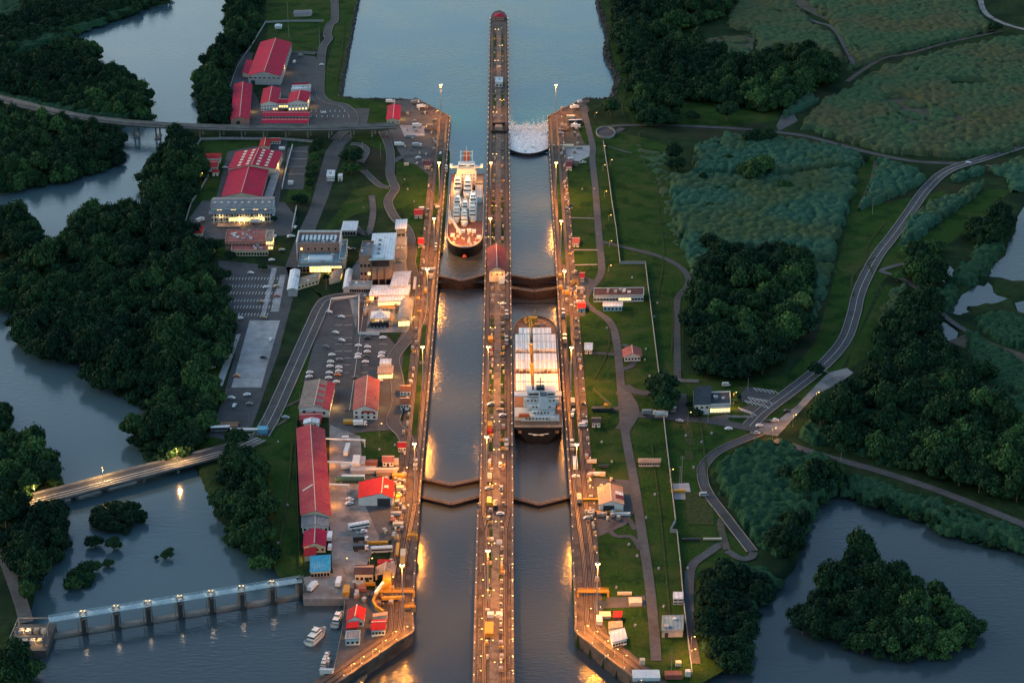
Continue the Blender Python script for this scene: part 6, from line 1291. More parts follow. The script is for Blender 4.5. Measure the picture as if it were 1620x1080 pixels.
for k in range(8):
    x, y = -7+4.6*(k % 4), -6+11*(k//4); m = MB(); m.box(x, y, .4, 2.6, 3.4, 2.6); m.box(x-1.6, y, .8, .5, 3, 1.8)
    tr = m.build('transformer', M_GW if k % 3 else M_GREYDECK, t); m = MB()
    for s in (-.8, 0, .8): m.lathe(x+s, y, [(.12, 3), (.25, 3.3), (.12, 3.5), (.25, 3.8), (.1, 4.4)], 6)
    m.build('bushing', M_CREAM, tr)
for x, y in ((-4, 4), (5, -8)): point((x, y, 5), 300, WARM, .4, t)
# fences
M_FENCE = mat('pale_fence', (.23, .23, .225), .8, .2, .6)
def fence(px, label, h=2.4, gap=4, m=None, th=.35, solid=True):
    path = wpath(px, 0, 4, smooth=False); t = thing('fence', label, 'fence'); mb = MB(); mp = MB()
    for a, b in zip(path, path[1:]):
        dd = b-a; n_ = max(1, int(dd.length/gap))
        if solid: mb.beam((a.x, a.y, h*.5), (b.x, b.y, h*.5), th, h*.9)
        else:
            for z in (.4, .7, 1): mb.beam((a.x, a.y, h*z), (b.x, b.y, h*z), .12, .12)
        for k in range(n_+1): q_ = a.lerp(b, k/n_); mp.box(q_.x, q_.y, 0, .28, .28, h+.15)
    mb.build('mesh_panel', m or M_FENCE, t); mp.build('fence_post', m or M_FENCE, t); return t
fence([(954.5, 226), (962, 275), (968, 320), (975, 365), (981, 418), (1021, 418), (1026, 460), (1031, 500), (1042, 590), (1053, 690), (1061, 760), (1069, 826), (1060, 842), (1071, 843), (1076, 890), (1081, 950), (1088, 1010), (1095, 1068)], 'long pale fence zigzagging down the eastern lawns')
fence([(420, 37), (400, 70), (375, 108), (362, 145), (361, 195)], 'pale fence between the river trees and northern workshops'); fence([(420, 37), (460, 35), (512, 35)], 'pale fence along the northern lawn edge'); fence([(302, 245), (318, 222), (360, 221), (450, 222), (495, 226)], 'pale fence south of the viaduct')
fence([(330, 280), (318, 300), (303, 322), (296, 345), (290, 362)], 'pale fence beside the wood and bare western yard'); fence([(463, 232), (455, 260), (446, 300)], 'white wall beside the empty court', 2.6, 6, M_WW); fence([(469, 330), (462, 365)], 'short white wall at the end of the avenue', 2.6, 6, M_WW)
fence([(372, 540), (368, 560), (350, 577)], 'thin fence at the corner of the concrete lane', 1.8, 4, None, .15); fence([(350, 577), (318, 590), (302, 605)], 'thin fence around the small western lawn', 1.8, 4, None, .15); fence([(326, 672), (318, 692), (290, 722)], 'thin fence along the lawn above the road bridge', 1.8, 4, None, .15)
fence([(470, 665), (468, 720), (471, 800), (474, 900)], 'low dark fence along the back of the very long warehouse', 2, 5, M_BLK, .2); fence([(1072, 604), (1105, 605)], 'short pale fence at the southern end of the curved path', 2, 4); fence([(568, 470), (567, 530), (600, 530)], 'white terrace wall beside the staff car park', 2.2, 6, M_WW, .5); fence([(519, 497), (524, 475), (568, 470)], 'thin white rail around the ramp', 2, 5, M_WW, .2)
fence([(1097, 656), (1097, 622)], 'thin hedge-side fence by the white eastern office', 2, 4, None, .2); fence([(1151, 660), (1191, 661)], 'thin pale fence before the eastern bays', 1.6, 4, None, .2); fence([(632, 900), (640, 860), (648, 800)], 'low rail beside the western return track', 1.4, 5, M_RAILING, .2, False); fence([(544, 900), (546, 950), (541, 1000), (528, 1062)], 'quay rail above the boats', 1.5, 5, M_RAILING, .2, False)
# quay, jetties, footbridges
t = thing('quay', 'concrete quay under the eastern end of the dam', 'quay'); mb = MB(); mb.prism([wx(*p) for p in ((476, 914), (545, 905), (552, 948), (480, 948))], -9, .5); mb.build('quay_wall', M_BRC, t)
mb = MB(); a, b = P(480, 950, -3), P(551, 950, -3); mb.beam((a.x, a.y, -1.2), (b.x, b.y, -1.2), .8, .8); mb.build('fender', M_RW, t)
t = thing('jetty', 'floating jetty with walkways where the launches moor', 'jetty'); mb = MB()
for p, q_, w in (((540, 990), (526, 1068), 2.4), ((510, 1002), (538, 1004), 5), ((516, 1022), (534, 1024), 7), ((505, 1066), (528, 1068), 4)): a, b = P(*p, -4), P(*q_, -4); mb.beam((a.x, a.y, -4), (b.x, b.y, -4), w, .8); mb.build('pontoon', M_GREYDECK, t); mb = MB()
H('cabin', 'low white cabin on the jetty end', 'cabin', (506, 1066), (526, 1067), (508, 1057), 2.4, .4, 'flat', M_WW, M_WHITER, parapet=.1)
for (x0, y0), (x1, y1), la in (((604, 944), (655, 944), 'yellow footbridge over the western side basin'), ((914, 944), (962, 944), 'yellow footbridge over the eastern side basin'), ((640, 968), (656, 967), 'small yellow gantry across the western tracks'), ((646, 854), (660, 854), 'yellow signal beam across the western tracks'), ((914, 452), (905, 452), 'small signal beam by the eastern gates')):
    t = thing('footbridge', la, 'footbridge'); a, b = P(x0, y0), P(x1, y1); mb = MB(); mb.beam((a.x, a.y, 3.4), (b.x, b.y, 3.4), 2.2, .4); mb.build('deck', M_YELL, t)
    mb = MB(); dd = (b-a).normalized()
    for s in (-1, 1):
        for z in (4.1, 4.8): mb.beam((a.x, a.y+s, z), (b.x, b.y+s, z), .15, .15)
        for k in range(7): q_ = a.lerp(b, k/6); mb.beam((q_.x, q_.y+s, 3.4), (q_.x, q_.y+s, 4.8), .15, .15)
    mb.build('handrail', M_YELL, t)
    for k, q_ in enumerate((a, b)): mb = MB(); mb.box(q_.x, q_.y, .3, 1, 1.6, 3); mb.build('support', M_YELL, t)
sheet('basin_water', [(938, 951), (958, 951), (961, 957), (954, 966), (939, 968)], M_BLK, .62); sheet('basin_water', [(606, 951), (626, 951), (626, 967), (612, 966), (604, 958)], M_BLK, .30)
t = thing('turning_basin', 'oval concrete basin beside the eastern approach road', 'basin'); mb = MB(); c = P(958, 211); pts = [(c.x+8*math.cos(a), c.y+15*math.sin(a)) for a in np.linspace(0, 6.283, 25)]
for a, b in zip(pts, pts[1:]): mb.beam((*a, .8), (*b, .8), .8, 1.6)
mb.build('kerb_wall', M_BRC, t); mb = MB(); mb.prism([(c.x+7*math.cos(a), c.y+13.5*math.sin(a)) for a in np.linspace(0, 6.1, 20)], .3, .52); mb.build('floor_slab', M_ASPH, t)
# poles and thin masts
def pole(px, py, label, h, arms=0, m=None, r=.16):
    b = P(px, py); t = thing('pole', label, 'pole', (b.x, b.y, .05)); mb = MB(); mb.lathe(0, 0, [(r*1.6, 0), (r, .6), (r*.5, h)], 6); mb.build('shaft', m or M_POLE, t)
    for k in range(arms): mb = MB(); mb.beam((-1.2, 0, h-.4-1.1*k), (1.2, 0, h-.4-1.1*k), .14, .14); mb.build('crossarm', m or M_POLE, t)
for a in ((457, 60, 'tall thin aerial mast on the northern lawn', 36), (506, 77, 'second thin aerial mast on the northern lawn', 22), (1380, 339, 'lone pale pole at the corner of the tall grass', 11, 1), (1123, 122, 'bare white snag pole in the lake wood', 12), (1078, 766, 'tall steel pole on the small eastern compound', 18, 2), (1075.5, 765, 'shorter steel pole on the small eastern compound', 11, 1), (1120, 668, 'thin pole in front of the white eastern office', 11), (1183, 618, 'thin pole beside the eastern parking bays', 9), (1330, 730, 'white post on the dirt road to the lake', 6),
          (1062, 1060, 'thin dark pole near the southern lawn end', 13), (602, 250, 'thin slanted pole on the lawn below the viaduct', 13), (574, 240, 'thin pole beside the big dark lawn tree', 9), (475, 640, 'orange and white pole by the striped warehouse', 9), (1005, 470, 'thin stub pole on the eastern lawn', 4), (844, 497, 'thin flagstaff at the bow of the bulk carrier', 2), (420, 672, 'barrier pole at the bridge road', 6), (394, 668, 'sign pole at the car park exit', 6)): pole(*a)
for k, (x, y) in enumerate(((1094, 1050), (965, 262), (963, 350), (964, 391), (963, 430), (954, 240), (941, 187), (956, 312), (954, 270), (1093, 1030))):
    post(x, y, ('sodium lamp at the south-east lake corner', 'lamp beside the eastern fence below the basin', 'lamp on the eastern lawn by the fence bend', 'lamp beside the curved footpath start', 'lamp at the fence corner north of the long low building', 'lamp just below the oval basin', 'lamp north of the oval basin', 'lamp west of the eastern fence, mid lawn', 'small lamp left of the fence on the upper lawn', 'upper sodium lamp near the south-east lake corner')[k], 4.5 if k in range(1, 9) else 8, (2600, 60, 60, 60, 60, 60, 60, 60, 60, 1200)[k], None, 1)
for x, y, la, pw in ((1222, 697, 'street lamp at the dirt road junction', 3500), (1254, 676, 'street lamp over the gravel track', 2500), (1290, 640, 'street lamp further along the gravel track', 1500), (318, 290, 'yellow lamp at the edge of the river wood', 700), (1088, 672, 'orange lamp on the eastern gate road', 700), (1285, 665, 'lamp on the bushes by the gravel track', 900), (1060, 763, 'orange lamp by the small eastern compound', 250), (1160, 640, 'lamp at the side of the white eastern office', 900), (545, 905, 'lamp on the south yard edge', 900), (618, 935, 'lamp over the yellow crane', 1500), (660, 470, 'lamp at the terrace corner by the locks', 1200), (652, 520, 'lamp on the path south of the terrace', 900), (690, 190, 'lamp on the north-west work yard', 1500), (905, 180, 'lamp on the north-east work yard', 1500), (905, 210, 'second lamp on the north-east work yard', 1500), (672, 215, 'second lamp on the north-west work yard', 1500), (640, 760, 'lamp over the southern yard lane', 1500), (642, 820, 'lamp by the southern yard path', 1200), (930, 780, 'lamp beside the tan roofed eastern workshop', 1500), (908, 470, 'lamp on the eastern gate yard', 1500), (930, 985, 'lamp beside the eastern rail curve', 1200), (585, 905, 'lamp between the southern sheds', 900), (600, 690, 'lamp at the white pipe gantry', 500), (590, 480, 'terrace lamp near the white canopy', 900), (620, 500, 'terrace lamp beside the tent', 900), (578, 500, 'terrace lamp at the car park wall', 500)):
    post(x, y, la, 8, pw*.42, None, 1)
# ================================================================ vehicles and the small things
PAINT = {}
def paint(c):
    cols = dict(white=(.62, .62, .62), silver=(.33, .34, .36), grey=(.15, .155, .165), dark=(.02, .022, .028), red=(.35, .03, .03), orange=(.50, .13, .03), tan=(.42, .27, .17), blue=(.05, .12, .25), yellow=(.60, .34, .03))
    if c not in PAINT: PAINT[c] = mat('car_paint_'+c, cols[c], .3, .04, .5, spec=.5)
    return PAINT[c]
M_TYRE = mat('tyre_rubber', (.015, .015, .015), .9, .2, 2)
ORD = ('first', 'second', 'third', 'fourth', 'fifth', 'sixth', 'seventh', 'eighth', 'ninth', 'tenth', 'eleventh', 'twelfth')
def car_model(c, kind):
    n = {'car': 'parked_car', 'van': 'van', 'pickup': 'pickup_truck', 'truck': 'truck', 'bus': 'bus'}[kind]; t = thing(n, 'x', kind, (0, 0, -80)); p = paint(c)
    L, W_, Hh = {'car': (4.5, 1.85, .75), 'van': (5.4, 2.0, 1.1), 'pickup': (5.6, 1.95, .85), 'truck': (8.5, 2.5, 1.2), 'bus': (11.5, 2.6, 1.2)}[kind]
    def wheels(xs):
        for x in xs:
            for s in (-1, 1): m = MB(); r = .34 if L < 6 else .5; m.tube([(x, s*(W_/2-.22), r), (x, s*(W_/2+.02), r)], r, 10); m.build('wheel', M_TYRE, t)
    if kind == 'car':
        m = MB(); m.box(0, 0, .3, L, W_, .55, 0, .97); m.box(-.15, 0, .85, 2.9, W_*.96, .58, 0, .68, .84); b = m.build('body', p, t); g = MB(); g.box(-.15, 0, .93, 2.72, W_*.955, .36, 0, .78, .88); g.build('window_band', M_DARKW, b); m = MB(); m.box(-.15, 0, 1.36, 1.9, W_*.76, .1, 0, .9); m.build('roof', p, b); wheels((-1.4, 1.4))
    elif kind == 'van':
        m = MB(); m.box(-.2, 0, .35, L-.4, W_, 1.0); m.box(-.5, 0, 1.35, L-1.2, W_*.97, .85, 0, .9); b = m.build('body', p, t); m = MB(); m.box(2.0, 0, 1.3, .5, W_*.9, .6, 0, .8); m.build('windscreen', M_DARKW, b); m = MB(); m.box(-.5, 0, 1.5, L-1.4, W_*.985, .4); m.build('window_band', M_DARKW, b); wheels((-1.7, 1.6))
    elif kind == 'pickup':
        m = MB(); m.box(0, 0, .4, L, W_, .65); m.box(.5, 0, 1.05, 2.2, W_*.94, .7, 0, .75, .86); b = m.build('body', p, t); m = MB(); m.box(.5, 0, 1.12, 2.1, W_*.945, .45, 0, .82, .9); m.build('window_band', M_DARKW, b); m = MB(); m.box(-1.7, 0, 1.06, 1.9, W_*.8, .06); m.build('load_bed', M_DARKW, b); wheels((-1.8, 1.75))
    elif kind == 'truck':
        m = MB(); m.box(-1.2, 0, 1.1, 6, W_, 2.3); m.build('box_body', p, t); m = MB(); m.box(3.1, 0, .6, 2.0, W_*.95, 2.0, 0, .9); c_ = m.build('cab', M_SHIPW, t); m = MB(); m.box(3.7, 0, 1.6, .95, W_*.9, .8); m.build('windscreen', M_DARKW, c_); m = MB(); m.box(0, 0, .6, 8.3, 1, .45); m.build('chassis', M_BLK, t); wheels((-3.2, -2.1, 3.0))
    else:
        m = MB(); m.box(0, 0, .5, L, W_, 2.6); b = m.build('body', p, t); m = MB(); m.box(0, 0, 1.6, L*.97, W_*1.01, .9); m.build('window_band', M_DARKW, b); m = MB(); m.box(0, 0, 3.1, L*.96, W_*.9, .25); m.build('roof', M_WHITER, b); wheels((-3.8, 3.9))
    return t
CARS = {}
def car(px, py, label, c='white', kind='car', rz=.15, group=None, z=.42):
    k = (c, kind); p = P(px, py)
    if k not in CARS: CARS[k] = car_model(c, kind); o = CARS[k]
    else: o = dup(CARS[k], p)
    o.location = (p.x, p.y, z); o.rotation_euler = (0, 0, rz); o['label'] = label
    if group: o['group'] = group
    elif 'group' in o: del o['group']
    return o
def row(pts, what, group, rz=.15):
    n = 0
    for k, a in enumerate(pts):
        x, y = a[0], a[1]; c = a[2] if len(a) > 2 else 'white'; car(x, y, f'{c if c != "dark" else "dark"} car, {ORD[k]} from the north in {what}', c, 'car', rz+random.uniform(-.12, .12), group)
row([(525, 563), (523, 574), (522, 581), (521, 591.5), (520, 599.5)], 'west row of the staff car park', 'cars in the staff car park')
row([(537.5, 570.6, 'grey'), (536, 583), (536, 589), (534, 595, 'orange'), (532, 606)], 'the lane row of the staff car park', 'cars in the staff car park')
row([(581.6, 536, 'dark'), (581.5, 550.6), (581, 558), (579, 565.5, 'dark'), (578, 574)], 'the middle row of the staff car park', 'cars in the staff car park')
row([(567, 548.5), (567, 562.5), (566, 567)], 'the short row east of the lane', 'cars in the staff car park'); row([(605.7, 536), (604, 560.6), (603, 565.5)], 'the east row by the kiosks', 'cars in the staff car park')
row([(520.5, 495), (540.4, 502.8), (531, 527.7), (541, 540), (516, 550, 'grey')], 'the open north of the staff car park', 'cars in the staff car park', -.3)
row([(490, 591), (489, 597.5)], 'the pair above the striped warehouse', 'cars in the staff car park', .3); car(562, 600, 'dark car beside the two-storey faded red roofed house', 'dark'); car(600, 604, 'white car behind the two-storey faded red roofed house')
for x, y, c, la in ((397, 433.5, 'white', 'white car alone in the visitor car park bays'), (437.7, 454.6, 'tan', 'tan car on the pale strip by the entrance canopy'), (438, 470, 'red', 'red car on the pale strip by the entrance canopy'), (414, 479, 'tan', 'tan car between the two pale strips'), (420.7, 456, 'white', 'white car west of the pale strips'), (379.7, 505, 'white', 'white car at the top of the wide concrete lane'), (417, 503.6, 'tan', 'tan car at the north edge of the wide concrete lane'), (428, 538.6, 'white', 'white car parked on the wide concrete lane'), (417, 567, 'dark', 'dark car parked on the wide concrete lane'), (375, 596.6, 'orange', 'small orange car at the foot of the narrow concrete lane'), (366.6, 631, 'white', 'white car, upper west one on the asphalt below the lanes'), (390.8, 626, 'white', 'white car, upper east one on the asphalt below the lanes'), (395, 640.6, 'grey', 'grey car on the asphalt below the lanes'), (371, 643, 'white', 'white car, lower west one on the asphalt below the lanes'), (452, 662, 'silver', 'silver car on the dirt path across the slope'), (430, 413, 'white', 'white car at the corner of the framed office block'), (435, 375.5, 'white', 'white car by the stair tower glowing yellow'), (456.6, 375.5, 'white', 'white car, first of a pair on the avenue end'), (462, 375.5, 'white', 'white car, second of a pair on the avenue end'), (446, 397, 'silver', 'silver car beside the arcade building'), (356, 267, 'silver', 'silver car west of the skylight workshop'), (467, 361, 'white', 'white car beside the short white wall'), (548, 394, 'white', 'white car east of the framed office block'), (558, 396, 'dark', 'dark car east of the framed office block'), (512, 180, 'white', 'white car in the northern car park bays'), (509, 104, 'white', 'white car on the northern road'), (553.5, 791.5, 'white', 'white car, upper of two west of the bright red workshop'), (552.6, 798, 'white', 'white car, lower of two west of the bright red workshop'), (1064, 636, 'silver', 'silver car, top of the small eastern car park'), (1064, 646.5, 'white', 'white car, middle of the small eastern car park'), (1063.5, 652, 'grey', 'grey car, bottom of the small eastern car park'), (1075, 667.5, 'silver', 'silver car driving on the eastern gate road'), (1152.6, 680, 'white', 'white car on the grass corner by the junction'), (1201, 675, 'white', 'white car in the middle of the junction'), (1245, 652, 'dark', 'dark car on the verge by the gravel track'), (1215, 668, 'dark', 'dark car at the mouth of the gravel track'), (1532, 259, 'white', 'white car far up the eastern main road'), (1304, 591, 'dark', 'dark car at the gravel track entrance'), (907, 652, 'white', 'white car, upper of two on the eastern wall by the ship stern'), (905.5, 659, 'white', 'white car, lower of two on the eastern wall by the ship stern'), (911, 756, 'white', 'white car on the eastern wall below the white bus'), (929, 821, 'silver', 'silver car south-west of the tan roofed workshop'), (775, 731.5, 'silver', 'silver car, western of two above the lower gates'), (773, 775, 'silver', 'silver car on the centre wall between the lower gates'), (791.5, 815, 'white', 'white car on the centre wall below the lower gates'), (773, 822, 'grey', 'grey car on the centre wall below the lower gates'), (776, 642, 'white', 'white car on the western side of the centre wall'), (791, 651, 'tan', 'tan car on the eastern side of the centre wall'), (795, 659, 'white', 'white car on the centre wall by the ship stern'), (795.5, 483, 'white', 'white car on the centre wall by the second gate'), (662, 251, 'white', 'white car, upper of two south of the north-west yard'), (660, 260, 'silver', 'silver car, lower of two south of the north-west yard'), (697, 244, 'white', 'white car beside the western tracks near the stern'), (2, 866, 'white', 'white car on the west bank road'), (902, 326, 'dark', 'dark car on the eastern lawn edge beside the overflow chamber')):
    car(x, y, la, c, 'car', random.Random(int(x*3+y)).choice((.1, -.2, 1.4, .3)), z=.75 if 765 < x < 812 or (880 < x < 915 and 600 < y < 770) else .45)
for x, y, c, kd, la, rz in ((466, 100, 'white', 'van', 'white van in the northern car park', 1.4), (476, 90, 'grey', 'van', 'grey van at the northern turning loop', .2), (317, 352, 'silver', 'truck', 'silver truck on the bare western yard', 1.0), (406, 354, 'white', 'truck', 'white truck before the three-storey block', .1), (349, 683, 'grey', 'bus', 'grey bus at the foot of the car park', .1), (548, 696, 'white', 'van', 'white van at the white pipe gantry', .1), (570, 674, 'white', 'truck', 'white box truck south of the two-storey house', .1), (568, 836, 'white', 'bus', 'long white bus in the southern yard', .35), (573, 843, 'white', 'pickup', 'white pickup beside the long white bus', .3), (604, 874, 'silver', 'bus', 'silver coach in the southern yard', .1), (571, 857, 'dark', 'truck', 'dark truck, upper of two in the southern yard', .1), (571, 871, 'dark', 'truck', 'dark truck, lower of two in the southern yard', .1), (522, 853, 'white', 'truck', 'white truck beside the dark red store', 1.57), (522, 868, 'white', 'van', 'white van beside the dark red store', 1.57), (549, 716, 'white', 'bus', 'white bus standing north of the container row', 1.5), (1149, 611, 'white', 'van', 'white van behind the white eastern office', .05), (1195, 687, 'silver', 'pickup', 'silver pickup at the junction', -.15), (1224.5, 667, 'white', 'pickup', 'white pickup on the verge by the gravel track', .05), (1114, 785, 'silver', 'van', 'silver van at the small eastern compound track', .1), (910, 738, 'white', 'bus', 'white bus on the eastern wall by the marker lights', 1.57), (916, 794, 'tan', 'truck', 'tan truck on the eastern wall by the lowest gates', 1.57), (1027, 657, 'grey', 'truck', 'grey truck at the eastern gate road', .05), (906, 641, 'tan', 'truck', 'tan truck on the eastern wall by the bulk carrier', 1.57), (791.5, 738, 'white', 'pickup', 'white pickup, eastern of two above the lower gates', 1.57), (774.7, 761, 'tan', 'truck', 'tan truck on the centre wall between the lower gates', 1.57), (793, 775, 'silver', 'pickup', 'silver pickup on the centre wall between the lower gates', 1.57), (774, 799, 'yellow', 'truck', 'yellow truck on the centre wall at the lowest gates', 1.57), (784, 804, 'dark', 'truck', 'dark truck on the centre wall at the lowest gates', 1.57), (667, 172, 'white', 'truck', 'white truck, upper of the north-west yard row', .3), (672, 180, 'dark', 'pickup', 'dark pickup in the north-west yard row', .2), (657, 165, 'grey', 'truck', 'grey truck at the top of the north-west yard', .6), (660, 202, 'white', 'truck', 'white truck on the pale apron of the north-west yard', .1), (632, 232, 'white', 'truck', 'white truck, western of two south of the pale apron', .1), (660, 233, 'silver', 'truck', 'silver truck, eastern of two south of the pale apron', .1), (910, 196, 'dark', 'bus', 'dark bus on the north-east yard', .1), (911, 203, 'white', 'truck', 'white truck on the north-east yard', .1), (909, 173, 'white', 'truck', 'white truck on the north-east wing wall', .5), (918, 163, 'white', 'van', 'white van at the north-east wing wall tip', .5), (917, 236, 'grey', 'pickup', 'grey pickup on the pale eastern apron', .1), (922, 259, 'silver', 'pickup', 'silver pickup below the pale eastern apron', .3), (904, 254, 'white', 'van', 'white van by the maroon roofed hut', .1), (495, 932, 'white', 'truck', 'white truck on the quay under the dam end', 1.2), (536, 925, 'white', 'truck', 'white truck at the quay beside the work yard', 1.5), (618, 164, 'white', 'truck', 'white truck behind the guard house', .1), (922, 675, 'white', 'van', 'white van beside the brown roofed eastern hut', .1), (914, 480, 'white', 'pickup', 'white pickup on the eastern gate yard', .4)):
    car(x, y, la, c, kd, rz, z=.75 if 765 < x < 812 or (880 < x < 918 and 600 < y < 800) else .45)
# towing locomotives on the tracks
def loco():
    t = thing('towing_locomotive', 'x', 'locomotive', (0, 0, -85)); m = MB(); m.box(0, 0, .5, 2.6, 9.5, 1.3); m.build('chassis', M_GREYDECK, t)
    for s in (-1, 1): m = MB(); m.box(0, 3.1*s, 1.8, 2.4, 2.8, 1.9, 0, .92); c = m.build('cab', paint('silver'), t); g = MB(); g.box(0, 3.1*s, 2.5, 2.45, 2.84, .7); g.build('window_band', M_DARKW, c)
    m = MB(); m.tube([(-1, 0, 2.3), (1, 0, 2.3)], .8, 10); m.build('cable_drum', M_YELL, t)
    for y in (-3, 3):
        for s in (-1, 1): m = MB(); m.tube([(s*.75, y, .45), (s*.95, y, .45)], .45, 10); m.build('wheel', M_TYRE, t)
    return t
LO = loco()
for k, (x, y, la) in enumerate(((801.5, 503, 'silver towing locomotive on the centre wall at the bulk carrier bow'), (801.3, 544, 'silver towing locomotive on the centre wall beside the foremost hatches'), (801, 709, 'silver towing locomotive on the centre wall at the bulk carrier stern'), (891, 501, 'silver towing locomotive on the eastern wall at the bulk carrier bow'), (893.5, 541, 'silver towing locomotive on the eastern wall beside the hatches'), (905, 710, 'silver towing locomotive on the eastern wall at the bulk carrier stern'), (689, 396, 'silver towing locomotive on the western wall at the yacht carrier bow'), (773.5, 420, 'silver towing locomotive beside the control house'), (657.5, 741, 'silver towing locomotive on the western wall above the lower gates'), (706, 272, 'silver towing locomotive on the western wall beside the ship bridge'))):
    p = P(x, y); o = LO if k == 0 else dup(LO, p); o.location = (p.x, p.y, .72); o.rotation_euler = (0, 0, .0); o['label'] = la; o['group'] = 'towing locomotives'
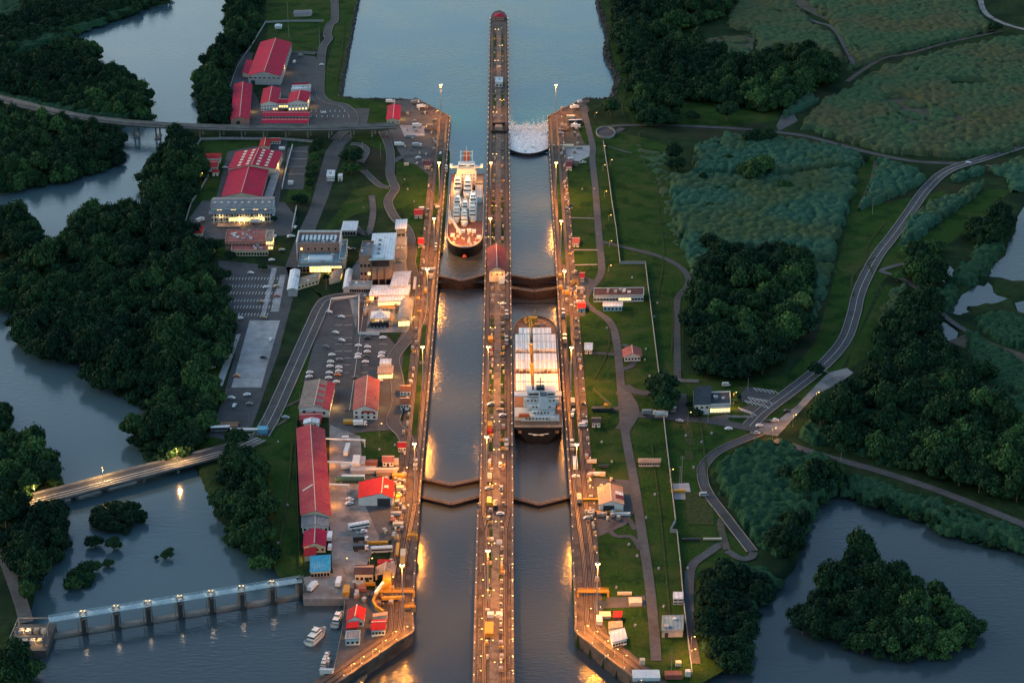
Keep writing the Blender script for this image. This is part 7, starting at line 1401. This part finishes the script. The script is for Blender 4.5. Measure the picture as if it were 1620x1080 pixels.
# crates, containers, yard goods
def block(px, py, w, d, h, m, label, name='container', rz=0, lid=True, z=.4):
    w, d, h = w*.8, d*.75, h*.8; b = P(px, py); t = thing(name, label, name.replace('_', ' '), (b.x, b.y, z), rz); mb = MB(); mb.box(0, 0, 0, w, d, h); mb.build('shell', m, t)
    mb = MB()
    for k in range(int(w/1.2)): mb.box(-w/2+.6+1.2*k, -d/2-.03, .1, .25, .1, h-.2)
    mb.build('rib', m, t)
    if lid: mb = MB(); mb.box(0, 0, h, w*1.02, d*1.03, .12); mb.build('lid', m, t)
CN = [M_WW, M_GW, M_CW, M_RW, M_YELL, M_BRW, M_BLUEW, M_TANR]
for a in ((564, 737, 5, 14, 5, M_WW, 'tall white container stack in the yard row'), (573, 736, 4.5, 12, 4, M_GW, 'tall grey container stack in the yard row'), (585, 736, 11, 5, 3, M_RW, 'red-brown container in the yard row'), (627, 735, 3.4, 4, 4, M_CW, 'tall cream crate beside the pink roofed hut'), (575, 747, 18, 7, 2.8, M_GW, 'long grey low store south of the container row', 'store_box'), (604, 748, 22, 3, 3, M_CW, 'long cream container south of the container row'), (609, 752, 12, 4.5, 3, M_BRW, 'brown container south of the container row'), (555, 741, 14, 3, 2.6, M_WW, 'white container on the western yard edge'), (631, 757, 9, 4, 3, M_YELL, 'yellow machine crate beside the bright red workshop', 'machine_crate'), (559, 759, 16, 3.4, 3, M_BLUEW, 'pale blue-green tank crate west of the bright red workshop', 'tank_crate'), (633, 775, 5, 4, 2.4, M_CW, 'cream crate east of the bright red workshop', 'crate'), (630, 788, 3, 3, 2, M_YELL, 'small yellow crate east of the bright red workshop', 'crate'), (627, 815, 7, 3, 2, M_GW, 'grey crate on the round gravel spot', 'crate'), (622, 826, 4, 4, 2, M_RW, 'rusty crate on the round gravel spot', 'crate'), (630, 832, 7, 3.5, 2.2, M_CW, 'cream crate south of the round gravel spot', 'crate'), (553, 669.5, 9, 5, 2, M_YELL, 'yellow skip south of the striped warehouse', 'skip'), (597, 861, 14, 2.2, 1.8, M_YELL, 'long yellow beam stack by the silver coach', 'beam'), (629, 872, 2, 16, 1.8, M_YELL, 'yellow beam lying beside the western tracks', 'beam'), (637.5, 880, 3.2, 9, 3, M_CW, 'cream wagon on the western return track', 'wagon'), (637, 895, 3.2, 9, 3, M_YELL, 'yellow wagon on the western return track', 'wagon'), (548, 938, 4, 10, 3, M_YELL, 'yellow machine at the quay edge', 'machine_crate'), (584, 926, 8, 2, 1.6, M_YELL, 'short yellow beam before the brown roofed store', 'beam'), (573, 934, 5, 4, 2, M_RW, 'rusty scrap box in the southern yard', 'skip'), (610, 893, 10, 5, 2.2, M_REDB, 'red covered crate behind the tan shed', 'crate'),
          (667, 332, 5, 4, 2.2, M_WW, 'white crate on the western lawn', 'crate'), (692, 330, 4, 6, 1.6, M_CW, 'pale slab crate beside the yacht carrier', 'crate'), (650, 217, 10, 3, 2, M_GW, 'grey crate on the pale north-west apron', 'crate'), (643, 262, 5, 3, 2.2, M_CW, 'cream crate on the lawn south of the north-west yard', 'crate'), (680, 205, 7, 7, 5, M_BRW, 'round-shouldered brown tank in the north-west yard', 'tank'), (892, 205, 7, 9, 5, M_BRW, 'brown tank in the north-east yard', 'tank'), (903, 187, 9, 5, 2.5, M_CW, 'cream shed-like crate on the north-east yard', 'crate'), (899, 233, 11, 5, 2, M_CW, 'low cream crate on the eastern apron', 'crate'), (917, 458, 6, 2.5, 1.8, M_CW, 'cream crate at the eastern gates', 'crate'), (895, 466, 6, 4, 3, M_YELL, 'yellow winch house at the eastern gates', 'winch_house'), (886, 440, 3, 5, 3, M_YELL, 'yellow gate machine, eastern bank, upper', 'winch_house'), (887, 458, 3, 5, 3, M_YELL, 'yellow gate machine, eastern bank, lower', 'winch_house'), (682, 440, 4, 5, 3, M_CW, 'pale gate machine on the western bank', 'winch_house'), (674, 462, 3, 9, 2.2, M_YELL, 'yellow lit gate machine on the western bank', 'winch_house'), (678, 428, 12, 2.5, 2, M_WW, 'white beam crate near the western gates', 'crate'), (656, 450, 2.2, 26, 1.6, M_WW, 'long white barrier beside the western gate road', 'barrier'),
          (925, 672, 4, 4, 2.6, M_WW, 'white cabinet beside the white van on the lawn', 'cabinet'), (936, 732, 7, 3, 1.8, M_CW, 'cream pipe stack on the eastern lawn', 'crate'), (955, 740, 7, 2, 1.8, M_BLK, 'dark crate north of the tan roofed workshop', 'crate'), (944, 752, 7, 2.4, 2, M_WW, 'white crate north of the tan roofed workshop', 'crate'), (953, 753, 4, 2.5, 2.4, M_CW, 'cream cabinet north of the tan roofed workshop', 'cabinet'), (935, 793, 11, 2.2, 1.8, M_YELL, 'yellow beam west of the tan roofed workshop', 'beam'), (943, 812, 10, 1.6, 1.4, M_YELL, 'yellow rack south-west of the tan roofed workshop', 'rack'), (971, 812, 11, 1.6, 1.4, M_YELL, 'yellow rack south of the tan roofed workshop', 'rack'), (935, 814, 5, 3, 2, M_CW, 'cream crate by the silver car on the east bank', 'crate'), (952, 816, 7, 3.5, 2, M_TANR, 'tan crate below the yellow rack', 'crate'), (983, 815, 12, 2, 1.6, M_WW, 'row of white drums at the workshop loop', 'crate'), (1073, 779, 10, 2.4, 1.6, M_YELL, 'yellow generator on the concrete pad', 'generator'), (988, 941, 9, 1.6, 1.6, M_CW, 'cream tank on the side basin yard', 'tank'), (1005, 955, 8, 7, 2.4, M_CW, 'square pump block on the side basin yard', 'pump_block'), (948, 985, 3.5, 8, 3, M_WW, 'white machine beside the eastern rail curve', 'machine_crate'), (957, 976, 7, 6, 2, M_CW, 'cream machine pile at the side basin', 'machine_crate'), (1022, 1072, 16, 9, 2.4, M_BLUEW, 'pair of blue-white panels at the end of the eastern wall', 'panel_stack'), (1065, 1072, 10, 5, 3, M_RW, 'red machine at the bottom of the southern lawn', 'machine_crate'), (1016, 1051, 3, 3, 3.4, M_CW, 'small lit cream cabinet by the lane end', 'cabinet'), (1073, 1053, 3.4, 3, 2.6, M_CW, 'small cream cabinet on the southern lawn', 'cabinet'), (1088, 1069, 3, 3, 3.4, M_WW, 'white cabinet by the south-east fence end', 'cabinet'), (1127, 854, 12, 1.2, 1, M_CW, 'cream pipe lying on the grass below the compound', 'pipe'), (1093, 855, 12, 1.6, 1.2, M_BLK, 'dark pipe lying on the grass below the compound', 'pipe'),
          (416, 684, 7, 7, 3.4, M_BLUER, 'bright blue booth at the bridge road', 'booth'), (390, 681, 32, 3, 1, M_WW, 'long white barrier canopy over the bridge road', 'barrier'), (360, 673.5, 16, 9, .8, M_BROWN, 'oval planter island on the asphalt', 'planter'), (460, 292, 5, 4, 3, M_WW, 'white cabinet on the lawn below the court', 'cabinet'), (446, 237, 6, 5, 2, M_WW, 'pale machinery behind the skylight workshop', 'machine_crate'), (363, 358, 22, 9, .6, M_TANR, 'pale paved plinth before the three-storey block', 'plinth'), (331, 400, 11, 4, 2, M_YELL, 'yellow crate in the little garden by the arcade', 'crate'), (1045, 660, 9, 2.4, 1, M_TANR, 'low brown kerb block at the eastern gate road', 'kerb_block'), (1047, 658, 9, 3, 3.4, M_BLUEW, 'pale blue gate sign over the eastern road', 'sign_gantry'), (785, 130, 4, 3, 2, M_RW, 'rusty box north of the white and blue cabin', 'crate'), (789, 108, 5, 3, 2, M_CW, 'cream box on the northern centre wall', 'crate'), (776, 540, 4, 7, 3, M_YELL, 'yellow and red machine on the centre wall beside the bow', 'machine_crate'), (777, 557, 3, 3, 1.5, M_REDB, 'small red box on the centre wall', 'crate'), (775, 676, 3.4, 8, 3, M_YELL, 'yellow wagon on the centre wall by the stern', 'wagon'), (775, 686, 3.4, 5, 3, M_REDB, 'red wagon on the centre wall by the stern', 'wagon'), (774, 1000, 5, 14, 3, M_YELL, 'yellow wagon on the lower centre wall', 'wagon'), (776, 976, 4, 4, 2.6, M_WW, 'white box on the lower centre wall, west side', 'crate'), (790, 976, 4, 4, 2.6, M_WW, 'white box on the lower centre wall, east side', 'crate'), (776, 855, 4, 3, 1.4, M_WW, 'low white box on the centre wall below the gates', 'crate'), (790, 860, 4, 6, 1.2, M_GW, 'grey slab box on the centre wall below the gates', 'crate'), (1085, 18, 1, 1, 1, M_GW, '')):
    if a[6]: block(*a[:7], **({'name': a[7]} if len(a) > 7 else {}))
# equipment and loose goods on the walls and in the yards
KIT = {}
def kit(px, py, kind, label, group, rz=0, z=.6):
    p = P(px, py); k = kind
    if k not in KIT:
        t = thing(('equipment_cabinet', 'pallet_stack', 'oil_drum', 'winch')[k], label, ('cabinet', 'pallet', 'drum', 'winch')[k], p); mb = MB()
        if k == 0: mb.box(0, 0, 0, 1.8, 1.4, .25); mb.build('plinth', M_BRC, t); mb = MB(); mb.box(0, 0, .25, 1.5, 1.1, 1.7); mb.build('housing', M_CW, t); mb = MB(); mb.box(0, -.57, .5, 1.2, .08, 1.2); mb.build('door', M_GREYDECK, t)
        elif k == 1:
            for j in range(3): mb = MB(); mb.box(.1*(j % 2), 0, .75*j, 2.4-.3*j, 2, .7); mb.build('crate', (M_BRW, M_TANR, M_GW)[j], t)
        elif k == 2: mb.lathe(0, 0, [(.5, 0), (.54, .4), (.5, .8), (.54, 1.2), (.5, 1.5)], 10); mb.build('barrel', M_RW, t); mb = MB(); mb.lathe(0, 0, [(.46, 1.5), (.3, 1.58)], 10); mb.build('lid', M_GREYDECK, t)
        else: mb.box(0, 0, 0, 2.6, 1.8, .4); mb.build('bedplate', M_GREYDECK, t); mb = MB(); mb.tube([(-.9, 0, 1.1), (.9, 0, 1.1)], .75, 10); mb.build('cable_drum', M_YELL, t); mb = MB(); mb.box(1.2, 0, .4, .5, 1.4, 1.4); mb.build('motor', M_CW, t)
        KIT[k] = t
    else: t = dup(KIT[k], p)
    t.location = (p.x, p.y, z); t.rotation_euler = (0, 0, rz); t['label'] = label; t['group'] = group
rk = random.Random(77); y = 48.
while y < 1070:
    for m_ in (-3.4, 3.3):
        if rk.random() < .72 and not 384 < y < 450: k = rk.choice((0, 0, 1, 2, 3)); kit(cx(y, m_+rk.uniform(-.8, .8)*(.5 if y > 810 else 1)), y, k, ('pale equipment cabinet standing on the centre wall', 'small stack of crates standing on the centre wall', 'rusty drum standing on the centre wall', 'yellow cable winch standing on the centre wall')[k], ('cabinets', 'crate stacks', 'drums', 'winches')[k]+' on the centre wall', rk.choice((0, 1.57)))
    y += rk.uniform(6, 15)
for line, off, nm in ((LW, -11.5, 'western'), (RW, 11.2, 'eastern')):
    for i in range(64):
        y = rk.uniform(200, 940); x = float(np.interp(y, [b for _, b in line], [a for a, _ in line]))+(off+rk.uniform(-1.2, 1.2))*pxm(y); k = rk.choice((0, 0, 1, 2, 3))
        kit(x, y, k, ('pale equipment cabinet along the %s lock wall', 'small stack of crates along the %s lock wall', 'rusty drum along the %s lock wall', 'yellow cable winch along the %s lock wall')[k] % nm, ('cabinets', 'crate stacks', 'drums', 'winches')[k]+' along the '+nm+' lock wall', rk.choice((0, 1.57)))
for (x0, x1, y0, y1), n, nm in (((600, 642, 740, 860), 34, 'southern yard'), ((550, 640, 925, 960), 22, 'crane yard'), ((640, 690, 170, 260), 22, 'north-west work yard'), ((875, 915, 165, 250), 18, 'north-east work yard'), ((925, 985, 742, 830), 20, 'yard of the tan roofed workshop'), ((576, 640, 470, 520), 16, 'visitor terrace'), ((892, 930, 430, 495), 18, 'eastern gate yard')):
    for i in range(n):
        k = rk.choice((0, 1, 1, 2)); kit(rk.uniform(x0, x1), rk.uniform(y0, y1), k, ('pale equipment cabinet in the ', 'small stack of crates in the ', 'rusty drum in the ')[k]+nm, ('cabinets', 'crate stacks', 'drums')[k]+' in the '+nm, rk.uniform(0, 3), .45)
# little utility boxes and marker stones dotted over the lawns
ub = None
for k, (x, y) in enumerate(((1035, 502), (1022, 553), (1020, 570), (1028, 596), (960, 520), (912, 600), (952, 700), (968, 731), (1036, 783), (1022, 820), (995, 862), (975, 930), (1005, 990), (1097, 740), (1085, 690), (1110, 700), (1126, 686), (940, 300), (946, 372), (905, 330), (921, 300), (1000, 440), (1040, 480), (645, 300), (655, 320), (640, 285), (590, 318), (575, 330), (500, 620), (440, 700), (455, 800), (440, 860), (625, 705), (600, 712), (575, 700), (1088, 900), (1042, 900), (1050, 960), (958, 1040), (1008, 880))):
    p = P(x, y); la = 'small pale utility box set in the mown grass'
    if ub is None:
        ub = thing('utility_box', la, 'box', p, 0, 'utility boxes dotted over the lawns'); mb = MB(); mb.box(0, 0, 0, 1.3, 1.3, .3); mb.build('plinth', M_BRC, ub); mb = MB(); mb.box(0, 0, .3, 1, .8, .9); mb.build('cabinet', M_GW, ub)
    else: dup(ub, p, k*.7)
# the yellow floating-crane boom and the mobile crane
t = thing('yellow_crane', 'big curved yellow crane lying in the south-western yard', 'crane', P(608, 950)); o = t.location
def rel(px, py, z): p = P(px, py, z); return (p.x-o.x, p.y-o.y, z)
mb = MB()
ar = [rel(*p) for p in ((614, 922, 6), (602, 930, 5), (594, 940, 4), (590, 950, 3.4), (596, 960, 3), (606, 966, 2.6))]
for a, b in zip(ar, ar[1:]): mb.beam(a, b, 1.1, 1.3)
mb.build('boom', M_YELL, t); mb = MB()
for k, (x, y) in enumerate(((598, 936), (592, 946), (598, 958))): a = rel(x, y, 0); mb.box(a[0], a[1], .3, 3, 3, 2.4)
mb.build('counterweight', M_BROWN, t); mb = MB(); a = rel(613, 926, 0); mb.box(a[0], a[1], .3, 5, 9, 6, 0, .8); mb.build('cab', M_YELL, t); mb = MB(); mb.beam(rel(604, 946, 3), rel(640, 944, 3), 1.6, 1.4); mb.build('strut', M_YELL, t); mb = MB(); mb.beam(rel(606, 921, 5), rel(594, 937, 8), 1.2, 1.2); mb.build('jib', M_SHIPW, t)
t = thing('mobile_crane', 'mobile crane with long yellow boom parked on the eastern lawn', 'crane', P(953, 649)); o = t.location; mb = MB(); mb.box(0, 0, .5, 13, 3.4, 1.6); mb.build('carrier', M_BLK, t); mb = MB(); mb.box(3, 0, 2.1, 4, 3, 2.2); mb.build('cab', M_YELL, t); mb = MB(); mb.beam((5, -1, 4), (-6, 4, 13), 1.1, 1.2); mb.build('boom', M_YELL, t); mb = MB(); mb.beam((5, -1, 4), (2, 0, 7), .6, .6); mb.build('ram', M_GREYDECK, t)
for x in (-5, -3, 2, 4):
    for s in (-1, 1): mb = MB(); mb.tube([(x, s*1.3, .6), (x, s*1.75, .6)], .6, 10); mb.build('wheel', M_TYRE, t)
t = thing('storage_tank', 'long dark green cylindrical tank west of the bright red workshop', 'tank', P(554, 763)); mb = MB(); mb.tube([(-8, 0, 2), (8, 0, 2)], 1.7, 12); mb.build('tank_shell', mat('dark_green_paint', (.03, .08, .06), .6, .2, 1), t)
for x in (-5, 5): mb = MB(); mb.box(x, 0, 0, 1, 3.2, 1.4); mb.build('saddle', M_BRC, t)
# terrace umbrellas
um = None
for k, (x, y) in enumerate(((583, 476), (581, 481), (604, 490), (609, 490), (616, 491), (621, 491), (590, 511), (620, 508), (626, 513), (612, 515))):
    p = P(x, y)
    if um is None:
        um = thing('parasol', 'round yellow parasol over a table on the visitor terrace', 'parasol', p, 0, 'parasols on the visitor terrace'); mb = MB(); mb.lathe(0, 0, [(2.0, 2.3), (1.0, 2.8), (.05, 3.1)], 8); mb.build('canopy', M_YELL, um); mb = MB(); mb.tube([(0, 0, 0), (0, 0, 2.9)], .06, 5); mb.build('pole', M_POLE, um); mb = MB(); mb.lathe(0, 0, [(.9, .7), (.9, .78)], 10); mb.build('table', M_WW, um)
    else: dup(um, p)
# single trees and shrubs
for x, y, s, la in ((557, 240, 20, 'big dark round tree on the lawn below the viaduct'), (556, 262, 15, 'dark tree just south of the big round lawn tree'), (503, 222, 10, 'hedge tree along the avenue, northernmost'), (498, 235, 11, 'hedge tree along the avenue, second'), (497, 250, 11, 'hedge tree along the avenue, third'), (494, 264, 10, 'hedge tree along the avenue, fourth'), (492, 277, 10, 'hedge tree along the avenue, fifth'), (489, 290, 9, 'hedge tree along the avenue, southernmost'), (476, 310, 13, 'dark tall tree at the south end of the avenue'), (433, 346, 6, 'small tree at the corner of the three-storey block'), (350, 432, 13, 'pale green tree at the north-west car park corner'), (356, 457, 11, 'brownish sparse tree at the car park edge'), (363, 405, 10, 'tree before the arcade'), (415, 421, 7, 'small tree in the visitor car park'), (332, 386, 14, 'dark tree beside the bright red pavilion'), (330, 400, 10, 'tree above the little garden'), (967, 168, 20, 'broad dark bush-like tree on the north-east lawn'), (1094, 181, 13, 'lone round tree north of the eastern approach road'), (1150, 172, 24, 'wide spreading tree north of the eastern approach road'), (1030, 182, 18, 'round tree at the edge of the lake lawn clump'), (1047, 175, 14, 'bright green tree at the lake lawn clump'), (1066, 238, 18, 'dark tree at the corner of the tall grass, upper'), (1070, 256, 16, 'dark tree at the corner of the tall grass, lower'), (1193, 210, 20, 'dark tree on the northern edge of the tall grass, west'), (1212, 213, 16, 'dark tree on the northern edge of the tall grass, east'), (1190, 266, 22, 'great dark tree in the upper tall grass, western trunk'), (1206, 258, 22, 'great dark tree in the upper tall grass, eastern trunk'), (1152, 250, 8, 'small round tree in the upper tall grass'), (1112, 280, 10, 'low dark tree in the western tall grass'), (1240, 292, 11, 'dark round tree in the middle of the tall grass'), (1135, 297, 10, 'low tree in the tall grass west of the great tree'), (1158, 297, 9, 'low dark tree in the tall grass under the great tree'), (1122, 324, 9, 'small dark tree in the lower tall grass'), (1122, 381, 18, 'dark tall tree at the western edge of the lower tall grass'), (1238, 390, 18, 'round dark tree above the middle wood'), (1268, 405, 18, 'tree at the north-east of the middle wood'), (1366, 247, 9, 'tree at the bend of the eastern branch road'), (1130, 225, 10, 'pale tree in the top strip of tall grass'), (1575, 42, 13, 'dark tree by the far gravel road'), (1050, 605, 20, 'big dark tree straddling the eastern fence'), (1053, 622, 18, 'dark tree straddling the eastern fence, lower'), (1046, 634, 16, 'leaning tree beside the eastern gate road'), (1055, 645, 9, 'small tree at the small eastern car park'), (1100, 648, 9, 'round bush at the corner of the white eastern office'), (1163, 628, 9, 'small tree east of the white office'), (1090, 640, 5, 'hedge bush by the small eastern car park'), (1290, 585, 12, 'bush at the gravel track'), (1440, 395, 15, 'tree beside the curving eastern road'), (1420, 435, 10, 'low tree at the dirt track by the eastern road'), (372, 690, 15, 'umbrella shaped tree leaning over the bridge road'), (1122, 908, 8, 'pale yellow-green shrub by the eastern track'), (1128, 940, 9, 'shrub by the southern eastern track'), (1125, 980, 7, 'pale palm-like shrub by the eastern lake'), (148, 845, 10, 'little islet tree in the river'), (178, 850, 9, 'small round islet bush in the river, near the bushy islet'), (170, 880, 6, 'tiny bush standing in the river beside the long islet'), (262, 868, 6, 'round bush standing in the middle of the river'), (269, 860, 4, 'smaller bush standing in the middle of the river'), (247, 873, 3, 'tiny bush standing in the middle of the river')):
    tree(x, y, s, la, name='tree')
t = thing('palm_tree', 'tall palm beside the curved tan awning', 'palm', P(516, 458)); mb = MB(); mb.tube([(0, 0, 0), (.3, .2, 5), (.2, .1, 10)], .35, 7, .2); mb.build('trunk', M_BARK, t); mb = MB(); rr = random.Random(8)
for k in range(46):
    a = rr.uniform(0, 6.28); el = rr.uniform(-.2, .9); ln = rr.uniform(3.2, 4.6); pr = Vector((.2, .1, 10))
    d = Vector((math.cos(a), math.sin(a), 0)); s = Vector((-d.y, d.x, 0))
    for q_ in range(4):
        nx_ = pr+d*ln/4*math.cos(el-.45*q_)+Vector((0, 0, ln/4*math.sin(el-.45*q_))); w = .55*(1-abs(q_-1.2)/4); mb.face([pr-s*w, pr+s*w, nx_+s*w*.8, nx_-s*w*.8]); pr = nx_
mb.build('crown', M_LEAF, t)
